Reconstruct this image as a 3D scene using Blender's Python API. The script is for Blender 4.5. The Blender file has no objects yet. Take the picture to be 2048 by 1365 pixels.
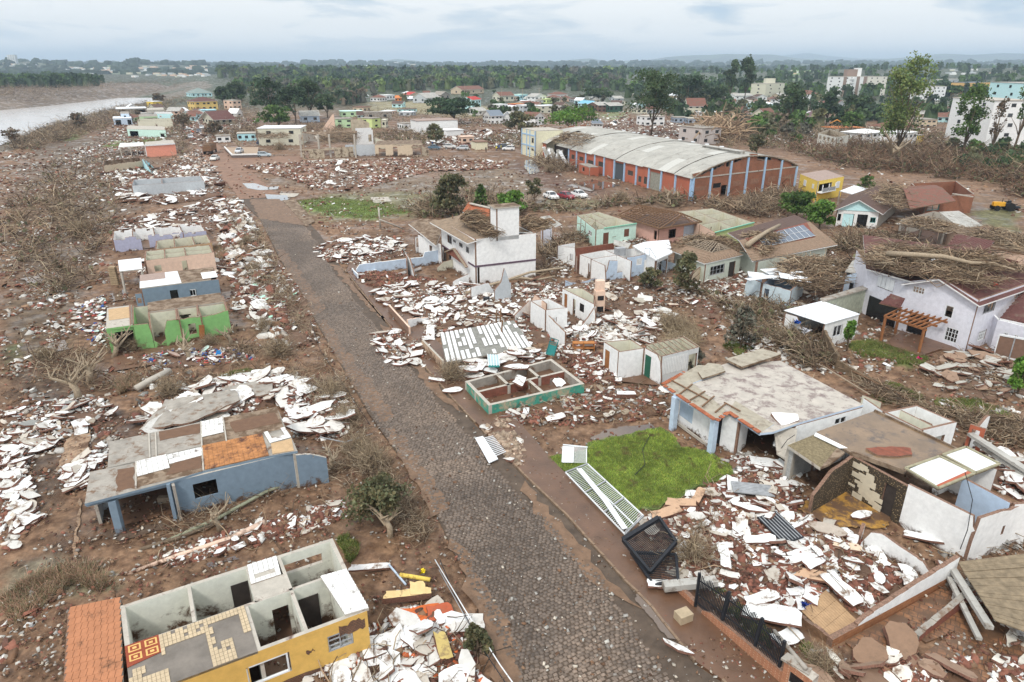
import bpy,math,random
import numpy as np
from mathutils import Vector,Matrix
R=math.radians
random.seed(7); rng=np.random.default_rng(7)
SC=bpy.context.scene; COL=SC.collection
# ---------------------------------------------------------------- camera
CH=26.0; PITCH=22.0; FPX=1365.3
cam=bpy.data.cameras.new('camera'); cam.lens=24; cam.sensor_width=36
cam.clip_start=.5; cam.clip_end=40000
co=bpy.data.objects.new('camera',cam); COL.objects.link(co)
co.location=(0,0,CH); co.rotation_euler=(R(90-PITCH),0,0); SC.camera=co
# ---------------------------------------------------------------- light
SUN_EL,SUN_AZ=52.0,205.0      # azimuth clockwise from +Y
EXPO=0.56
HAZE_D=0.00015
SC.view_settings.view_transform='Standard'; SC.view_settings.look='None'
SC.view_settings.exposure=EXPO; SC.view_settings.gamma=1
SC.view_settings.use_curve_mapping=False
try:
 SC.cycles.use_denoising=True; SC.cycles.max_bounces=6
 SC.cycles.volume_bounces=0; SC.cycles.volume_step_rate=8; SC.cycles.volume_max_steps=32
except Exception: pass
sl=bpy.data.lights.new('sun','SUN'); sl.energy=1.5; sl.angle=R(10); sl.color=(1,.96,.9)
so=bpy.data.objects.new('sun',sl); COL.objects.link(so)
so.rotation_euler=(R(90-SUN_EL),0,R(180-SUN_AZ))
so.location=(0,0,80)
W=bpy.data.worlds.new('World'); SC.world=W; W.use_nodes=True
nt=W.node_tree; nt.nodes.clear()
def N(nt,t,**k):
 n=nt.nodes.new(t)
 for a,b in k.items():
  if a=='i':
   for q,v in b.items(): n.inputs[q].default_value=v
  else: setattr(n,a,b)
 return n
L=lambda nt,a,b: nt.links.new(a,b)
def ramp(nt,fac,stops):
 r=N(nt,'ShaderNodeValToRGB'); e=r.color_ramp.elements
 while len(e)<len(stops): e.new(.5)
 for k,(p,c) in enumerate(stops):
  e[k].position=p; e[k].color=tuple(c)+(1,) if len(c)==3 else c
 L(nt,fac,r.inputs[0]); return r
def build_world():
 sky=N(nt,'ShaderNodeTexSky',sky_type='NISHITA',sun_disc=False)
 sky.sun_elevation=R(SUN_EL); sky.sun_rotation=R(SUN_AZ); sky.air_density=1; sky.dust_density=2
 tc=N(nt,'ShaderNodeTexCoord')
 mp=N(nt,'ShaderNodeMapping',i={'Scale': (1.7,1.7,9.0),'Location': (.35,.1,.2),'Rotation': (0,R(1.5),0)})
 L(nt,tc.outputs['Generated'],mp.inputs[0])
 n1=N(nt,'ShaderNodeTexNoise',i={'Scale': 2.9,'Detail': 9,'Roughness': .56,'Distortion': .5})
 L(nt,mp.outputs[0],n1.inputs['Vector'])
 n2=N(nt,'ShaderNodeTexNoise',i={'Scale': 1.1,'Detail': 4,'Roughness': .5})
 L(nt,mp.outputs[0],n2.inputs['Vector'])
 a=N(nt,'ShaderNodeMath',operation='MULTIPLY_ADD',i={1: .6}); L(nt,n1.outputs[0],a.inputs[0])
 b=N(nt,'ShaderNodeMath',operation='MULTIPLY',i={1: .45}); L(nt,n2.outputs[0],b.inputs[0]); L(nt,b.outputs[0],a.inputs[2])
 cl=ramp(nt,a.outputs[0],[(.40,(.30,.42,.57)),(.44,(.40,.49,.58)),(.48,(.54,.59,.635)),(.52,(.73,.735,.73)),(.62,(.74,.745,.74)),(.72,(.56,.60,.64))])
 # bank of paler cloud low over the horizon
 sp=N(nt,'ShaderNodeSeparateXYZ'); L(nt,tc.outputs['Generated'],sp.inputs[0])
 hz=N(nt,'ShaderNodeMapRange',i={'From Min': .0,'From Max': .05,'To Min': .9,'To Max': 0}); L(nt,sp.outputs[2],hz.inputs[0])
 mh=N(nt,'ShaderNodeMix',data_type='RGBA'); L(nt,hz.outputs[0],mh.inputs[0]); L(nt,cl.outputs[0],mh.inputs[6]); mh.inputs[7].default_value=(.92,.91,.89,1)
 b1=N(nt,'ShaderNodeBackground',i={'Strength': .1}); L(nt,sky.outputs[0],b1.inputs[0])
 b2=N(nt,'ShaderNodeBackground'); L(nt,mh.outputs[2],b2.inputs[0])
 zr=N(nt,'ShaderNodeMapRange',i={'From Min': .0,'From Max': 1.,'To Min': .98,'To Max': 1.65}); L(nt,sp.outputs[2],zr.inputs[0]); L(nt,zr.outputs[0],b2.inputs[1])  # an overcast sky is brighter overhead
 mx=N(nt,'ShaderNodeMixShader',i={0: .9}); L(nt,b1.outputs[0],mx.inputs[1]); L(nt,b2.outputs[0],mx.inputs[2])
 o=N(nt,'ShaderNodeOutputWorld'); L(nt,mx.outputs[0],o.inputs[0])
build_world()
# ---------------------------------------------------------------- helpers
_cp,_sp=math.cos(R(PITCH)),math.sin(R(PITCH))
def P(x,y,h=0.0):
 """point of the world at height h seen at photograph pixel (x, y)"""
 dx,dy=(x-1024)/FPX,(682.5-y)/FPX
 d=(dx,_cp+dy*_sp,-_sp+dy*_cp); t=(CH-h)/-d[2]
 return Vector((d[0]*t,d[1]*t,h))
def PD(x,y,Y):
 """point at world depth Y seen at pixel"""
 dx,dy=(x-1024)/FPX,(682.5-y)/FPX
 d=(dx,_cp+dy*_sp,-_sp+dy*_cp); t=Y/d[1]
 return Vector((d[0]*t,Y,CH+d[2]*t))
def PP(l,h=0): return [P(x,y,h) for x,y in l]
def HT(x,yb,yt): return PD(x,yt,P(x,yb).y).z
def hsh(*a): return (math.sin(sum((k+1)*12.9898*v for k,v in enumerate(a)))*43758.5453)%1
def tag(o,label=None,cat=None,group=None,kind=None):
 for k,v in (('label',label),('category',cat),('group',group),('kind',kind)):
  if v: o[k]=v
 return o
def thing(name,loc,label,cat,group=None):
 o=bpy.data.objects.new(name,None); COL.objects.link(o); o.location=loc; o.empty_display_size=.3
 return tag(o,label,cat,group)
def link(o,parent=None,world=True):
 COL.objects.link(o)
 if parent is not None:
  o.parent=parent
  if world:
   p=Matrix.Identity(4); q=parent
   # vertices are in world coordinates: cancel the parents' placement
   off=Vector((0,0,0))
   while q is not None:
    off+=q.location if q.type=='EMPTY' else Vector((0,0,0)); q=q.parent
   o.matrix_parent_inverse=Matrix.Translation(-off)
 return o
class MB:
 def __init__(s): s.v=[]; s.f=[]; s.m=[]
 def face(s,pts,m=0):
  n=len(s.v); s.v+=[tuple(p) for p in pts]; s.f.append(tuple(range(n,n+len(pts)))); s.m.append(m)
 def prism(s,top,t,m=(0,0,0),up=None):
  """top: ring of points (counter-clockwise from above); t thickness downward; m = top, side, bottom"""
  n=len(s.v); k=len(top); d=Vector((0,0,t)) if up is None else Vector(up)*t
  top=[Vector(p) for p in top]
  ar=sum((top[i].x*top[(i+1)%k].y-top[(i+1)%k].x*top[i].y) for i in range(k))
  if ar<0: top=top[::-1]
  s.v+=[tuple(p) for p in top]+[tuple(p-d) for p in top]
  s.f.append(tuple(range(n,n+k))); s.m.append(m[0])
  s.f.append(tuple(range(n+2*k-1,n+k-1,-1))); s.m.append(m[2])
  for i in range(k):
   j=(i+1)%k; s.f.append((n+i,n+k+i,n+k+j,n+j)); s.m.append(m[1])
 def box(s,c,sx,sy,sz,rz=0,m=0,rx=0,ry=0):
  M_=Matrix.Rotation(rz,3,'Z') @ Matrix.Rotation(ry,3,'Y') @ Matrix.Rotation(rx,3,'X'); c=Vector(c); n=len(s.v)
  for z in (-.5,.5):
   for x,y in ((-.5,-.5),(.5,-.5),(.5,.5),(-.5,.5)): s.v.append(tuple(c+M_ @ Vector((x*sx,y*sy,z*sz))))
  for q in ((3,2,1,0),(4,5,6,7),(0,1,5,4),(1,2,6,5),(2,3,7,6),(3,0,4,7)): s.f.append(tuple(n+i for i in q)); s.m.append(m)
 def bar(s,a,b,w,h=None,m=0):
  a,b=Vector(a),Vector(b); d=b-a; l=d.length
  if l<1e-5: return
  h=h or w; d/=l; u=d.cross(Vector((0,0,1)))
  u=Vector((1,0,0)) if u.length<1e-3 else u.normalized(); v=u.cross(d); n=len(s.v)
  for p in (a,b):
   for x,y in ((-1,-1),(1,-1),(1,1),(-1,1)): s.v.append(tuple(p+u*x*w/2+v*y*h/2))
  for q in ((0,1,2,3),(7,6,5,4),(0,4,5,1),(1,5,6,2),(2,6,7,3),(3,7,4,0)): s.f.append(tuple(n+i for i in q)); s.m.append(m)
 def tube(s,pts,rad,k=6,m=0):
  n=len(s.v); pts=[Vector(p) for p in pts]
  for i,p in enumerate(pts):
   d=(pts[min(i+1,len(pts)-1)]-pts[max(i-1,0)]).normalized()
   u=d.cross(Vector((.13,.97,.2))).normalized(); v=d.cross(u); r=rad[i] if hasattr(rad,'__len__') else rad
   for j in range(k):
    a=2*math.pi*j/k; s.v.append(tuple(p+(u*math.cos(a)+v*math.sin(a))*r))
  for i in range(len(pts)-1):
   for j in range(k):
    q=(j+1)%k; s.f.append((n+i*k+j,n+i*k+q,n+(i+1)*k+q,n+(i+1)*k+j)); s.m.append(m)
  s.f.append(tuple(n+j for j in range(k))[::-1]); s.m.append(m)
  e=n+(len(pts)-1)*k; s.f.append(tuple(e+j for j in range(k))); s.m.append(m)
 def mesh(s,name,mats,org=None,smooth=False):
  me=bpy.data.meshes.new(name); o=Vector(org) if org is not None else None
  me.from_pydata([tuple(Vector(p)-o) for p in s.v] if o is not None else s.v,[],s.f)
  for m in (mats if isinstance(mats,(list,tuple)) else [mats]): me.materials.append(m)
  if len(me.materials)>1: me.polygons.foreach_set('material_index',s.m)
  if smooth: me.polygons.foreach_set('use_smooth',[True]*len(s.f))
  me.update(); return me
 def build(s,name,mats,parent=None,org=None,smooth=False):
  o=bpy.data.objects.new(name,s.mesh(name,mats,org,smooth)); link(o,parent,world=parent is not None)
  if org is not None: o.location=org
  return o
def put(me,name,loc,rot=(0,0,0),scale=(1,1,1),parent=None,color=None):
 o=bpy.data.objects.new(name,me); link(o,parent); o.location=loc; o.rotation_euler=rot; o.scale=scale
 if color: o.color=tuple(color)+(1,)
 return o
def copy_thing(root,loc,rz,scale=1,**k):
 r=root.copy(); COL.objects.link(r); r.location=loc; r.rotation_euler=(root.rotation_euler[0],root.rotation_euler[1],rz)
 r.scale=(scale,)*3 if not hasattr(scale,'__len__') else scale
 for c in root.children:
  d=c.copy(); COL.objects.link(d); d.parent=r
  for g in c.children: e=g.copy(); COL.objects.link(e); e.parent=d
 tag(r,**k); return r
# ---------------------------------------------------------------- materials
MUD=(.105,.058,.034)
_mats={}
def M(name,rgb=(.5,.5,.5),rough=.85,var=.18,scale=2.5,dirt=0.,dirtcol=MUD,zf=.2,bump=.25,src=None,spec=.3,bscale=30,extra=None,tr=0):
 key=name
 if key in _mats: return _mats[key]
 m=bpy.data.materials.new(name); m.use_nodes=True; t=m.node_tree; t.nodes.clear()
 bs=N(t,'ShaderNodeBsdfPrincipled',i={'Roughness': rough,'Specular IOR Level': spec}); out=N(t,'ShaderNodeOutputMaterial'); L(t,bs.outputs[0],out.inputs[0])
 geo=N(t,'ShaderNodeNewGeometry'); pos=geo.outputs['Position']
 n1=N(t,'ShaderNodeTexNoise',i={'Scale': scale,'Detail': 5,'Roughness': .65}); L(t,pos,n1.inputs['Vector'])
 if src=='obj': c=N(t,'ShaderNodeObjectInfo').outputs['Color']
 elif src=='col': c=N(t,'ShaderNodeAttribute',attribute_name='col').outputs['Color']
 else:
  q=N(t,'ShaderNodeRGB'); q.outputs[0].default_value=tuple(rgb)+(1,); c=q.outputs[0]
 if extra: c=extra(t,c,pos)
 mr=N(t,'ShaderNodeMapRange',i={'From Min': .3,'From Max': .7,'To Min': 1-var,'To Max': 1+var*.6}); L(t,n1.outputs[0],mr.inputs[0])
 hs=N(t,'ShaderNodeMix',data_type='RGBA',blend_type='MULTIPLY',i={0: 1.0}); L(t,c,hs.inputs[6]); L(t,mr.outputs[0],hs.inputs[7]); c=hs.outputs[2]
 if dirt>0:
  n2=N(t,'ShaderNodeTexNoise',i={'Scale': 1.1,'Detail': 7,'Roughness': .7,'Distortion': .3}); L(t,pos,n2.inputs['Vector'])
  sp=N(t,'ShaderNodeSeparateXYZ'); L(t,pos,sp.inputs[0])
  a=N(t,'ShaderNodeMath',operation='MULTIPLY_ADD',i={1: -zf}); L(t,sp.outputs[2],a.inputs[0]); L(t,n2.outputs[0],a.inputs[2])
  r=N(t,'ShaderNodeMapRange',i={'From Min': .62-dirt,'From Max': .74-dirt}); L(t,a.outputs[0],r.inputs[0])
  d=N(t,'ShaderNodeMix',data_type='RGBA'); L(t,r.outputs[0],d.inputs[0]); L(t,c,d.inputs[6]); d.inputs[7].default_value=tuple(dirtcol)+(1,); c=d.outputs[2]
 L(t,c,bs.inputs['Base Color'])
 if bump>0:
  n3=N(t,'ShaderNodeTexNoise',i={'Scale': bscale,'Detail': 4}); L(t,pos,n3.inputs['Vector'])
  b=N(t,'ShaderNodeBump',i={'Strength': bump,'Distance': .03}); L(t,n3.outputs[0],b.inputs['Height']); L(t,b.outputs[0],bs.inputs['Normal'])
 if tr>0:
  tb=N(t,'ShaderNodeBsdfTranslucent'); L(t,c,tb.inputs[0])
  mx=N(t,'ShaderNodeMixShader',i={0: tr}); L(t,bs.outputs[0],mx.inputs[1]); L(t,tb.outputs[0],mx.inputs[2]); L(t,mx.outputs[0],out.inputs[0])
 _mats[key]=m; return m
def brickpat(c1,c2,mortar,sc=4.0,size=.012,rot=None,w=.5,h=.25):
 def f(t,c,pos):
  b=N(t,'ShaderNodeTexBrick',i={'Scale': sc,'Color1': c1+(1,),'Color2': c2+(1,),'Mortar': mortar+(1,),'Mortar Size': size,'Brick Width': w,'Row Height': h})
  # lay the courses along whichever vertical face it is: x+y against z
  if rot is None:
   sp=N(t,'ShaderNodeSeparateXYZ'); L(t,pos,sp.inputs[0]); a=N(t,'ShaderNodeMath',operation='ADD'); L(t,sp.outputs[0],a.inputs[0]); L(t,sp.outputs[1],a.inputs[1])
   cb=N(t,'ShaderNodeCombineXYZ'); L(t,a.outputs[0],cb.inputs[0]); L(t,sp.outputs[2],cb.inputs[1]); L(t,cb.outputs[0],b.inputs['Vector'])
  else:
   mp=N(t,'ShaderNodeMapping',i={'Rotation': (0,0,rot)}); L(t,pos,mp.inputs[0]); L(t,mp.outputs[0],b.inputs['Vector'])
  return b.outputs[0]
 return f
def paint(name,rgb,dirt=.16,**k):
 k.setdefault('zf',.3); dirt=dirt*1.35
 return M('paint_'+name,rgb,dirt=dirt,rough=.8,var=.13,bump=.2,**k)
WHITE=paint('white',(.80,.80,.785)); CREAM=paint('cream',(.62,.60,.48)); ROOMW=paint('room_white',(.66,.66,.58),dirt=.2,zf=.12)
LILAC=paint('lilac',(.70,.70,.76),dirt=.10); SKY=paint('pale_blue',(.50,.60,.72)); BLUE=paint('grey_blue',(.19,.255,.32),dirt=.16)
MINT=paint('mint',(.58,.80,.70)); GREEN=paint('bright_green',(.22,.45,.16),dirt=.2); LIME=paint('lime',(.60,.70,.30)); TEAL=paint('teal',(.03,.21,.20),dirt=.2)
PINK=paint('pink',(.66,.40,.33)); SALMON=paint('salmon',(.80,.33,.23),dirt=.08); YELLOW=paint('yellow',(.66,.41,.11),dirt=.12); OCHRE=paint('ochre',(.80,.58,.12))
PALEG=paint('pale_green',(.50,.68,.42)); PGREY=paint('pale_grey',(.5,.53,.55)); BEIGE=paint('beige',(.58,.47,.34),dirt=.25); LAV=paint('lavender',(.42,.43,.56)); PEACH=paint('peach',(.72,.52,.40)); CYAN=paint('cyan',(.45,.74,.80)); AQUA=paint('aqua',(.55,.82,.84)); RUST=paint('rust_red',(.42,.12,.065),dirt=.1)
BRICK=M('brick',extra=brickpat((.28,.085,.05),(.20,.07,.045),(.16,.11,.085),4.2,.018),var=.25,dirt=.12,bump=.5)
BRICKO=M('brick_orange',extra=brickpat((.32,.125,.07),(.25,.10,.055),(.2,.13,.09),2.2,.016),var=.22,dirt=.06,scale=.5)
BEDGE=M('brick_edge',(.25,.15,.105),var=.5,scale=9,bump=.7,dirt=.2,dirtcol=(.16,.11,.08))
CONC=M('concrete',(.33,.30,.26),var=.3,scale=1.2,dirt=.10,dirtcol=(.17,.105,.065),zf=0)
CONCD=M('muddy_concrete',(.27,.20,.14),var=.35,scale=.9,dirt=.18,dirtcol=(.12,.075,.045),zf=0)
CONCL=M('pale_concrete',(.46,.42,.36),var=.22,scale=1.1,dirt=.06,dirtcol=(.15,.10,.08),zf=0)
MUDM=M('wet_mud',(.135,.072,.042),rough=.42,var=.3,scale=.6,bump=.5,bscale=6,spec=.5)
MUDF=M('mud_floor',(.155,.086,.052),rough=.5,var=.25,scale=.8,bump=.3,spec=.4)
DRYM=M('dry_mud',(.20,.125,.078),var=.35,scale=1.5,bump=.5)
WOOD=M('wood',(.20,.115,.065),var=.4,scale=6); WOODG=M('grey_wood',(.33,.26,.19),var=.4,scale=7); WOODO=M('orange_wood',(.30,.12,.04),var=.3)
DARK=M('shade_and_dark_pane',(.012,.012,.014),rough=.25,var=.1,bump=0,spec=.5)  # near-black colour paints shade in openings; also used for dark panes and doors
GLASS=M('window_glass',(.03,.035,.04),rough=.1,var=.2,bump=0,spec=.7)
METALW=M('white_metal',(.72,.74,.75),rough=.45,var=.08,bump=0); METALB=M('black_metal',(.018,.02,.025),rough=.5,var=.3,bump=.1); METALG=M('grey_metal',(.33,.34,.35),rough=.5,var=.3)
TILER=M('roof_tile_red',(.21,.085,.06),var=.35,scale=5,dirt=.14,dirtcol=(.14,.10,.07),zf=0); TILED=M('roof_tile_dark',(.115,.07,.055),var=.45,scale=4); TILEM=M('roof_tile_maroon',(.125,.052,.045),var=.3,scale=5,dirt=.08,dirtcol=(.16,.12,.09),zf=0)
SHEET=M('fibre_cement',(.42,.405,.37),var=.2,scale=.5,dirt=.10,dirtcol=(.22,.19,.16),zf=0); SHEETW=M('white_sheet',(.74,.76,.78),var=.08,rough=.5)
FRAG=M('broken_wall',src='obj',var=.14,dirt=.085,dirtcol=(.18,.115,.075),zf=.0,rough=.85); FRAGE=M('broken_edge',(.20,.10,.07),var=.5,scale=12,bump=.6)
FRAGM=M('coloured_piece',src='obj',var=.25,rough=.8); VCOL=M('loose_debris',src='col',var=.25,scale=8,bump=.3); LEAF=M('leaf',src='col',var=.25,scale=1.2,rough=.6,bump=0,tr=.25)
BARK=M('bark',(.17,.125,.085),var=.4,scale=9,bump=.6); BARKP=M('pale_bark',(.36,.285,.20),var=.35,scale=7,bump=.5)
def pm(name,rgb,**k): return M(name,rgb,**k)
# ---------------------------------------------------------------- walls, roofs, windows
def xy(p): return Vector((p[0],p[1]))
def wall(par,a,b,h,ops=(),prof=None,m=(WHITE,WHITE,BEDGE),t=.18,jag=0.,z0=-.25,name='wall',seed=None,step=.5):
 """wall from a to b, its outer face on the right hand; ops = (s0,s1,z0,z1) openings, prof = (s,h) broken top"""
 a,b=xy(a),xy(b); d=b-a; l=d.length; d=d/l; n=Vector((d.y,-d.x)); rr=random.Random(seed if seed is not None else int(a.x*91+b.y*37))
 br={0.,1.}
 for o in ops: br |= {o[0],o[1]}
 if prof:
  for s,_ in prof: br.add(s)
 if jag>0 or (prof and jag>=0):
  k=max(1,int(l/step))
  for i in range(1,k): br.add(i/k+(rr.random()-.5)*.3/k)
 br=sorted(x for x in br if 0<=x<=1); bb=[br[0]]
 for x in br[1:]:
  if x-bb[-1]>1e-4: bb.append(x)
 def top(s):
  if not prof: return h
  for (s0,h0),(s1,h1) in zip(prof,prof[1:]):
   if s0<=s<=s1: return h0+(h1-h0)*(s-s0)/max(1e-6,s1-s0)
  return prof[0][1] if s<prof[0][0] else prof[-1][1]
 mb=MB(); J=abs(jag) if jag else (0)
 for s0,s1 in zip(bb,bb[1:]):
  e=(s1-s0)*.02
  ta,tb=top(s0+e),top(s1-e)
  if J: j=(rr.random()-.5)*2*J; ta=max(.05,ta+j); tb=max(.05,tb+j*(.3+rr.random()))
  if ta<=.03 and tb<=.03: continue
  iv=[[z0,None]]
  for o in sorted(ops,key=lambda o: o[2]):
   if o[0]<=s0+1e-4 and o[1]>=s1-1e-4:
    iv[-1][1]=o[2]; iv.append([o[3],None])
  for zb,zt in iv:
   za,zc=(ta,tb) if zt is None else (min(zt,ta),min(zt,tb))
   if za-zb<.02 and zc-zb<.02: continue
   za=max(za,zb+.01); zc=max(zc,zb+.01)
   p,q=a+d*l*s0,a+d*l*s1; pi,qi=p-n*t,q-n*t
   A,B=(p.x,p.y),(q.x,q.y); C,D=(qi.x,qi.y),(pi.x,pi.y)
   mb.face([A+(zb,),B+(zb,),B+(zc,),A+(za,)],0); mb.face([C+(zb,),D+(zb,),D+(za,),C+(zc,)],1)
   mb.face([A+(za,),B+(zc,),C+(zc,),D+(za,)],2); mb.face([D+(zb,),C+(zb,),B+(zb,),A+(zb,)],2)
   mb.face([B+(zb,),C+(zb,),C+(zc,),B+(zc,)],2); mb.face([D+(zb,),A+(zb,),A+(za,),D+(za,)],2)
 return mb.build(name,list(m),par) if mb.f else None
def unit_mesh(name,mat,f=None):
 mb=MB(); mb.box((0,0,0),1,1,1); return mb.mesh(name,mat)
_um={}
def U(mat):
 if mat.name not in _um: _um[mat.name]=unit_mesh('unit_'+mat.name,mat)
 return _um[mat.name]
def at_wall(a,b,s,z,out=0.):
 a,b=xy(a),xy(b); d=(b-a).normalized(); p=a+(b-a)*s+Vector((d.y,-d.x))*out
 return Vector((p.x,p.y,z)),math.atan2(d.y,d.x)
def window(par,a,b,s0,s1,z0,z1,frame=METALW,pane=GLASS,cols=2,rows=1,shut=None,name='window'):
 l=(xy(b)-xy(a)).length; w=(s1-s0)*l; c,rz=at_wall(a,b,(s0+s1)/2,(z0+z1)/2,-.05); h=z1-z0
 mb=MB(); f=.07
 M3=Matrix.Rotation(rz,3,'Z')
 def bx(x,z,sx,sz,mb=mb,y=0,sy=.1): mb.box(c+M3 @ Vector((x,y,z)),sx,sy,sz,rz)
 bx(0,h/2-f/2,w,f); bx(0,-h/2+f/2,w,f); bx(-w/2+f/2,0,f,h-2*f); bx(w/2-f/2,0,f,h-2*f)
 for i in range(1,cols): bx(-w/2+w*i/cols,0,.04,h-2*f)
 for i in range(1,rows): bx(0,-h/2+h*i/rows,w-2*f,.035,sy=.06)
 o=mb.build(name,frame,par); g=MB(); bx(0,0,w-2*f,h-2*f,g,.0,.02); g.build('pane',pane,o)
 if shut:
  for sx in (-1,1):
   g=MB(); bx(sx*(w/2+w*.24),0,w*.46,h+.06,g,-.1,.05)
   for k in range(5): bx(sx*(w/2+w*.24),-h/2+h*(k+.5)/5,w*.36,.05,g,-.13,.02)
   g.build('shutter',shut,o)
 return o
def simple_windows(par,a,b,lst,mat=GLASS,name='window'):
 l=(xy(b)-xy(a)).length
 for s,w,z,h in lst:
  c,rz=at_wall(a,b,s,z+h/2,.02); put(U(mat),name,c,(0,0,rz),(w,.08,h),par)
class Q:
 """a quadrilateral frame: q(s,t) in plan from four corner pixels seen at height h (front-left, front-right, back-right, back-left)"""
 def __init__(s,pts,h): s.c=[xy(P(x,y,h)) for x,y in pts]; s.h=h
 def __call__(s,u,v,z=None):
  a,b,c,d=s.c; p=(a*(1-u)+b*u)*(1-v)+(d*(1-u)+c*u)*v
  return p if z is None else Vector((p.x,p.y,z))
 def mid(s): return s(.5,.5,0)
def quadwalls(par,q,h,mats,ops={},profs={},t=.18,jag=0,skip=(),z0=-.25):
 """four outer walls; ops[k], profs[k] for k = 0 front, 1 right, 2 back, 3 left"""
 cs=q.c
 for k in range(4):
  if k in skip: continue
  a,b=cs[k],cs[(k+1)%4]; d=(b-a).normalized()
  m=mats[k] if isinstance(mats,dict) else mats
  wall(par,a+d*t,b,h+.004*k,ops.get(k,()),profs.get(k),m,t,jag,z0)
def slab(par,pts,t=.14,m=(CONC,CONC,CONC),name='roof_slab'):
 mb=MB(); mb.prism(pts,t,(0,1,2)); return mb.build(name,list(m),par)
def panel(par,pts,m,name='panel',t=.02,edge=None):
 mb=MB(); mb.prism(pts,t,(0,1,1)); return mb.build(name,[m,edge or m],par)
def ragged(pts,amp=.15,step=.6,seed=1):
 rr=random.Random(seed); out=[]
 for i in range(len(pts)):
  a,b=Vector(pts[i]),Vector(pts[(i+1)%len(pts)]); l=(b-a).length; k=max(1,int(l/step)); n=Vector((a.y-b.y,b.x-a.x,0)).normalized() if l>0 else Vector()
  for j in range(k):
   p=a.lerp(b,j/k)
   if j: p=p+n*(rr.random()-.5)*2*amp
   out.append(p)
 return out
def tiles(par,q4,nx,ny,mat,t=.03,gap=.03,name='tile',skip=None,tone=None,lift=0.01,base=None):
 """grid of separate tiles on the quad q4 (3-D corners, ccw from front-left); one shared mesh, each its own object"""
 a,b,c,d=[Vector(p) for p in q4]; ux=((b-a)+(c-d))/2; vy=((d-a)+(c-b))/2
 me=U(mat); rz=math.atan2(ux.y,ux.x); w,h=ux.length/nx,vy.length/ny
 n=ux.cross(vy).normalized()
 rot=Matrix((ux.normalized(),(n.cross(ux)).normalized(),n)).transposed().to_euler()
 for i in range(nx):
  for j in range(ny):
   if skip and skip((i+.5)/nx,(j+.5)/ny): continue
   u,v=(i+.5)/nx,(j+.5)/ny; p=(a.lerp(b,u)).lerp(d.lerp(c,u),v)+n*(lift+t/2+random.random()*.006)
   k=.88+random.random()*.2
   put(me,name,p,rot,(w-gap,h-gap,t),par,color=tuple(x*k for x in tone) if tone else None)
def roof_gable(par,q,h,rise,ov=.4,m=TILER,axis=0,under=WOOD,t=.12,gable=None,name='roof'):
 """ridge parallel to front (axis 0) or running front to back (axis 1)"""
 A,B,C,D=[Vector((p.x,p.y,h)) for p in q.c]
 if axis: A,B,C,D=B,C,D,A
 e1,e2=(A+D)/2,(B+C)/2; up=Vector((0,0,rise)); ax=(e2-e1).normalized()
 r1,r2=e1+up-ax*ov,e2+up+ax*ov
 for (p,s,sgn) in ((A,B,1),(D,C,-1)):
  o=(p-e1).normalized(); sl_=rise/max(.1,(p-e1).length)
  p2=p+o*ov-ax*ov-Vector((0,0,sl_*ov)); s2=s+o*ov+ax*ov-Vector((0,0,sl_*ov))
  mb=MB(); mb.prism([p2+Vector((0,0,t)),s2+Vector((0,0,t)),r2+Vector((0,0,t)),r1+Vector((0,0,t))],t,(0,1,1)); mb.build(name,[m,under],par)
 if gable:
  for (p,s) in ((A,D),(C,B)):
   mb=MB(); e=(p+s)/2+up
   d=(s-p).normalized(); nn=Vector((-d.y,d.x,0))*.1
   mb.prism([p,s,e],.01); mb.v=[]; mb.f=[]; mb.m=[]
   n0=len(mb.v); mb.v=[tuple(x) for x in (p-nn*0,s,e,p+nn,s+nn,e+nn)]; mb.f=[(0,1,2),(5,4,3),(0,2,5,3),(1,4,5,2)]; mb.m=[0]*4
   mb.build('gable',gable,par)
def roof_hip(par,q,h,rise,ov=.5,m=TILER,t=.12,flat=.45,name='roof'):
 c=q.mid(); A,B,C,D=[Vector((p.x,p.y,h)) for p in q.c]; c=Vector((c.x,c.y,h))
 A,B,C,D=[p+(p-c).normalized()*ov*1.3-Vector((0,0,.0)) for p in (A,B,C,D)]
 l1,l2=(B-A).length,(D-A).length
 if l1>l2: r1=(A+D)/2; r2=(B+C)/2
 else: r1=(A+B)/2; r2=(D+C)/2
 k=.5*min(l1,l2)/max(l1,l2); R1=r1.lerp(r2,k)+Vector((0,0,rise)); R2=r1.lerp(r2,1-k)+Vector((0,0,rise))
 fs=([(A,B,R2,R1),(C,D,R1,R2),(D,A,R1),(B,C,R2)] if l1>l2 else [(D,A,R1,R2),(B,C,R2,R1),(A,B,R1),(C,D,R2)])
 mb=MB()
 for f in fs: mb.face([p+Vector((0,0,t)) for p in f],0)
 mb.face([D,C,B,A],1)
 for a,b in ((A,B),(B,C),(C,D),(D,A)): mb.face([a,b,b+Vector((0,0,t)),a+Vector((0,0,t))],1)
 return mb.build(name,[m,WHITE],par)
def battens(par,pts,nx,ny,m=WOOD,w=.09,name='batten',miss=.15,over=.3):
 a,b,c,d=[Vector(p) for p in pts]; rr=random.Random(int(a.x*10))
 for i in range(nx+1):
  if rr.random()<miss: continue
  u=i/nx; mb=MB(); mb.bar(a.lerp(b,u),d.lerp(c,u),w,w*1.3); mb.build('rafter',m,par)
 for j in range(ny+1):
  if rr.random()<miss: continue
  v=j/ny; s0=rr.random()*miss; s1=1-rr.random()*miss; p,q_=a.lerp(d,v),b.lerp(c,v); up=Vector((0,0,w))
  mb=MB(); mb.bar(p.lerp(q_,s0)+up,p.lerp(q_,s1)+up,w*.8); mb.build(name,m,par)
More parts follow.
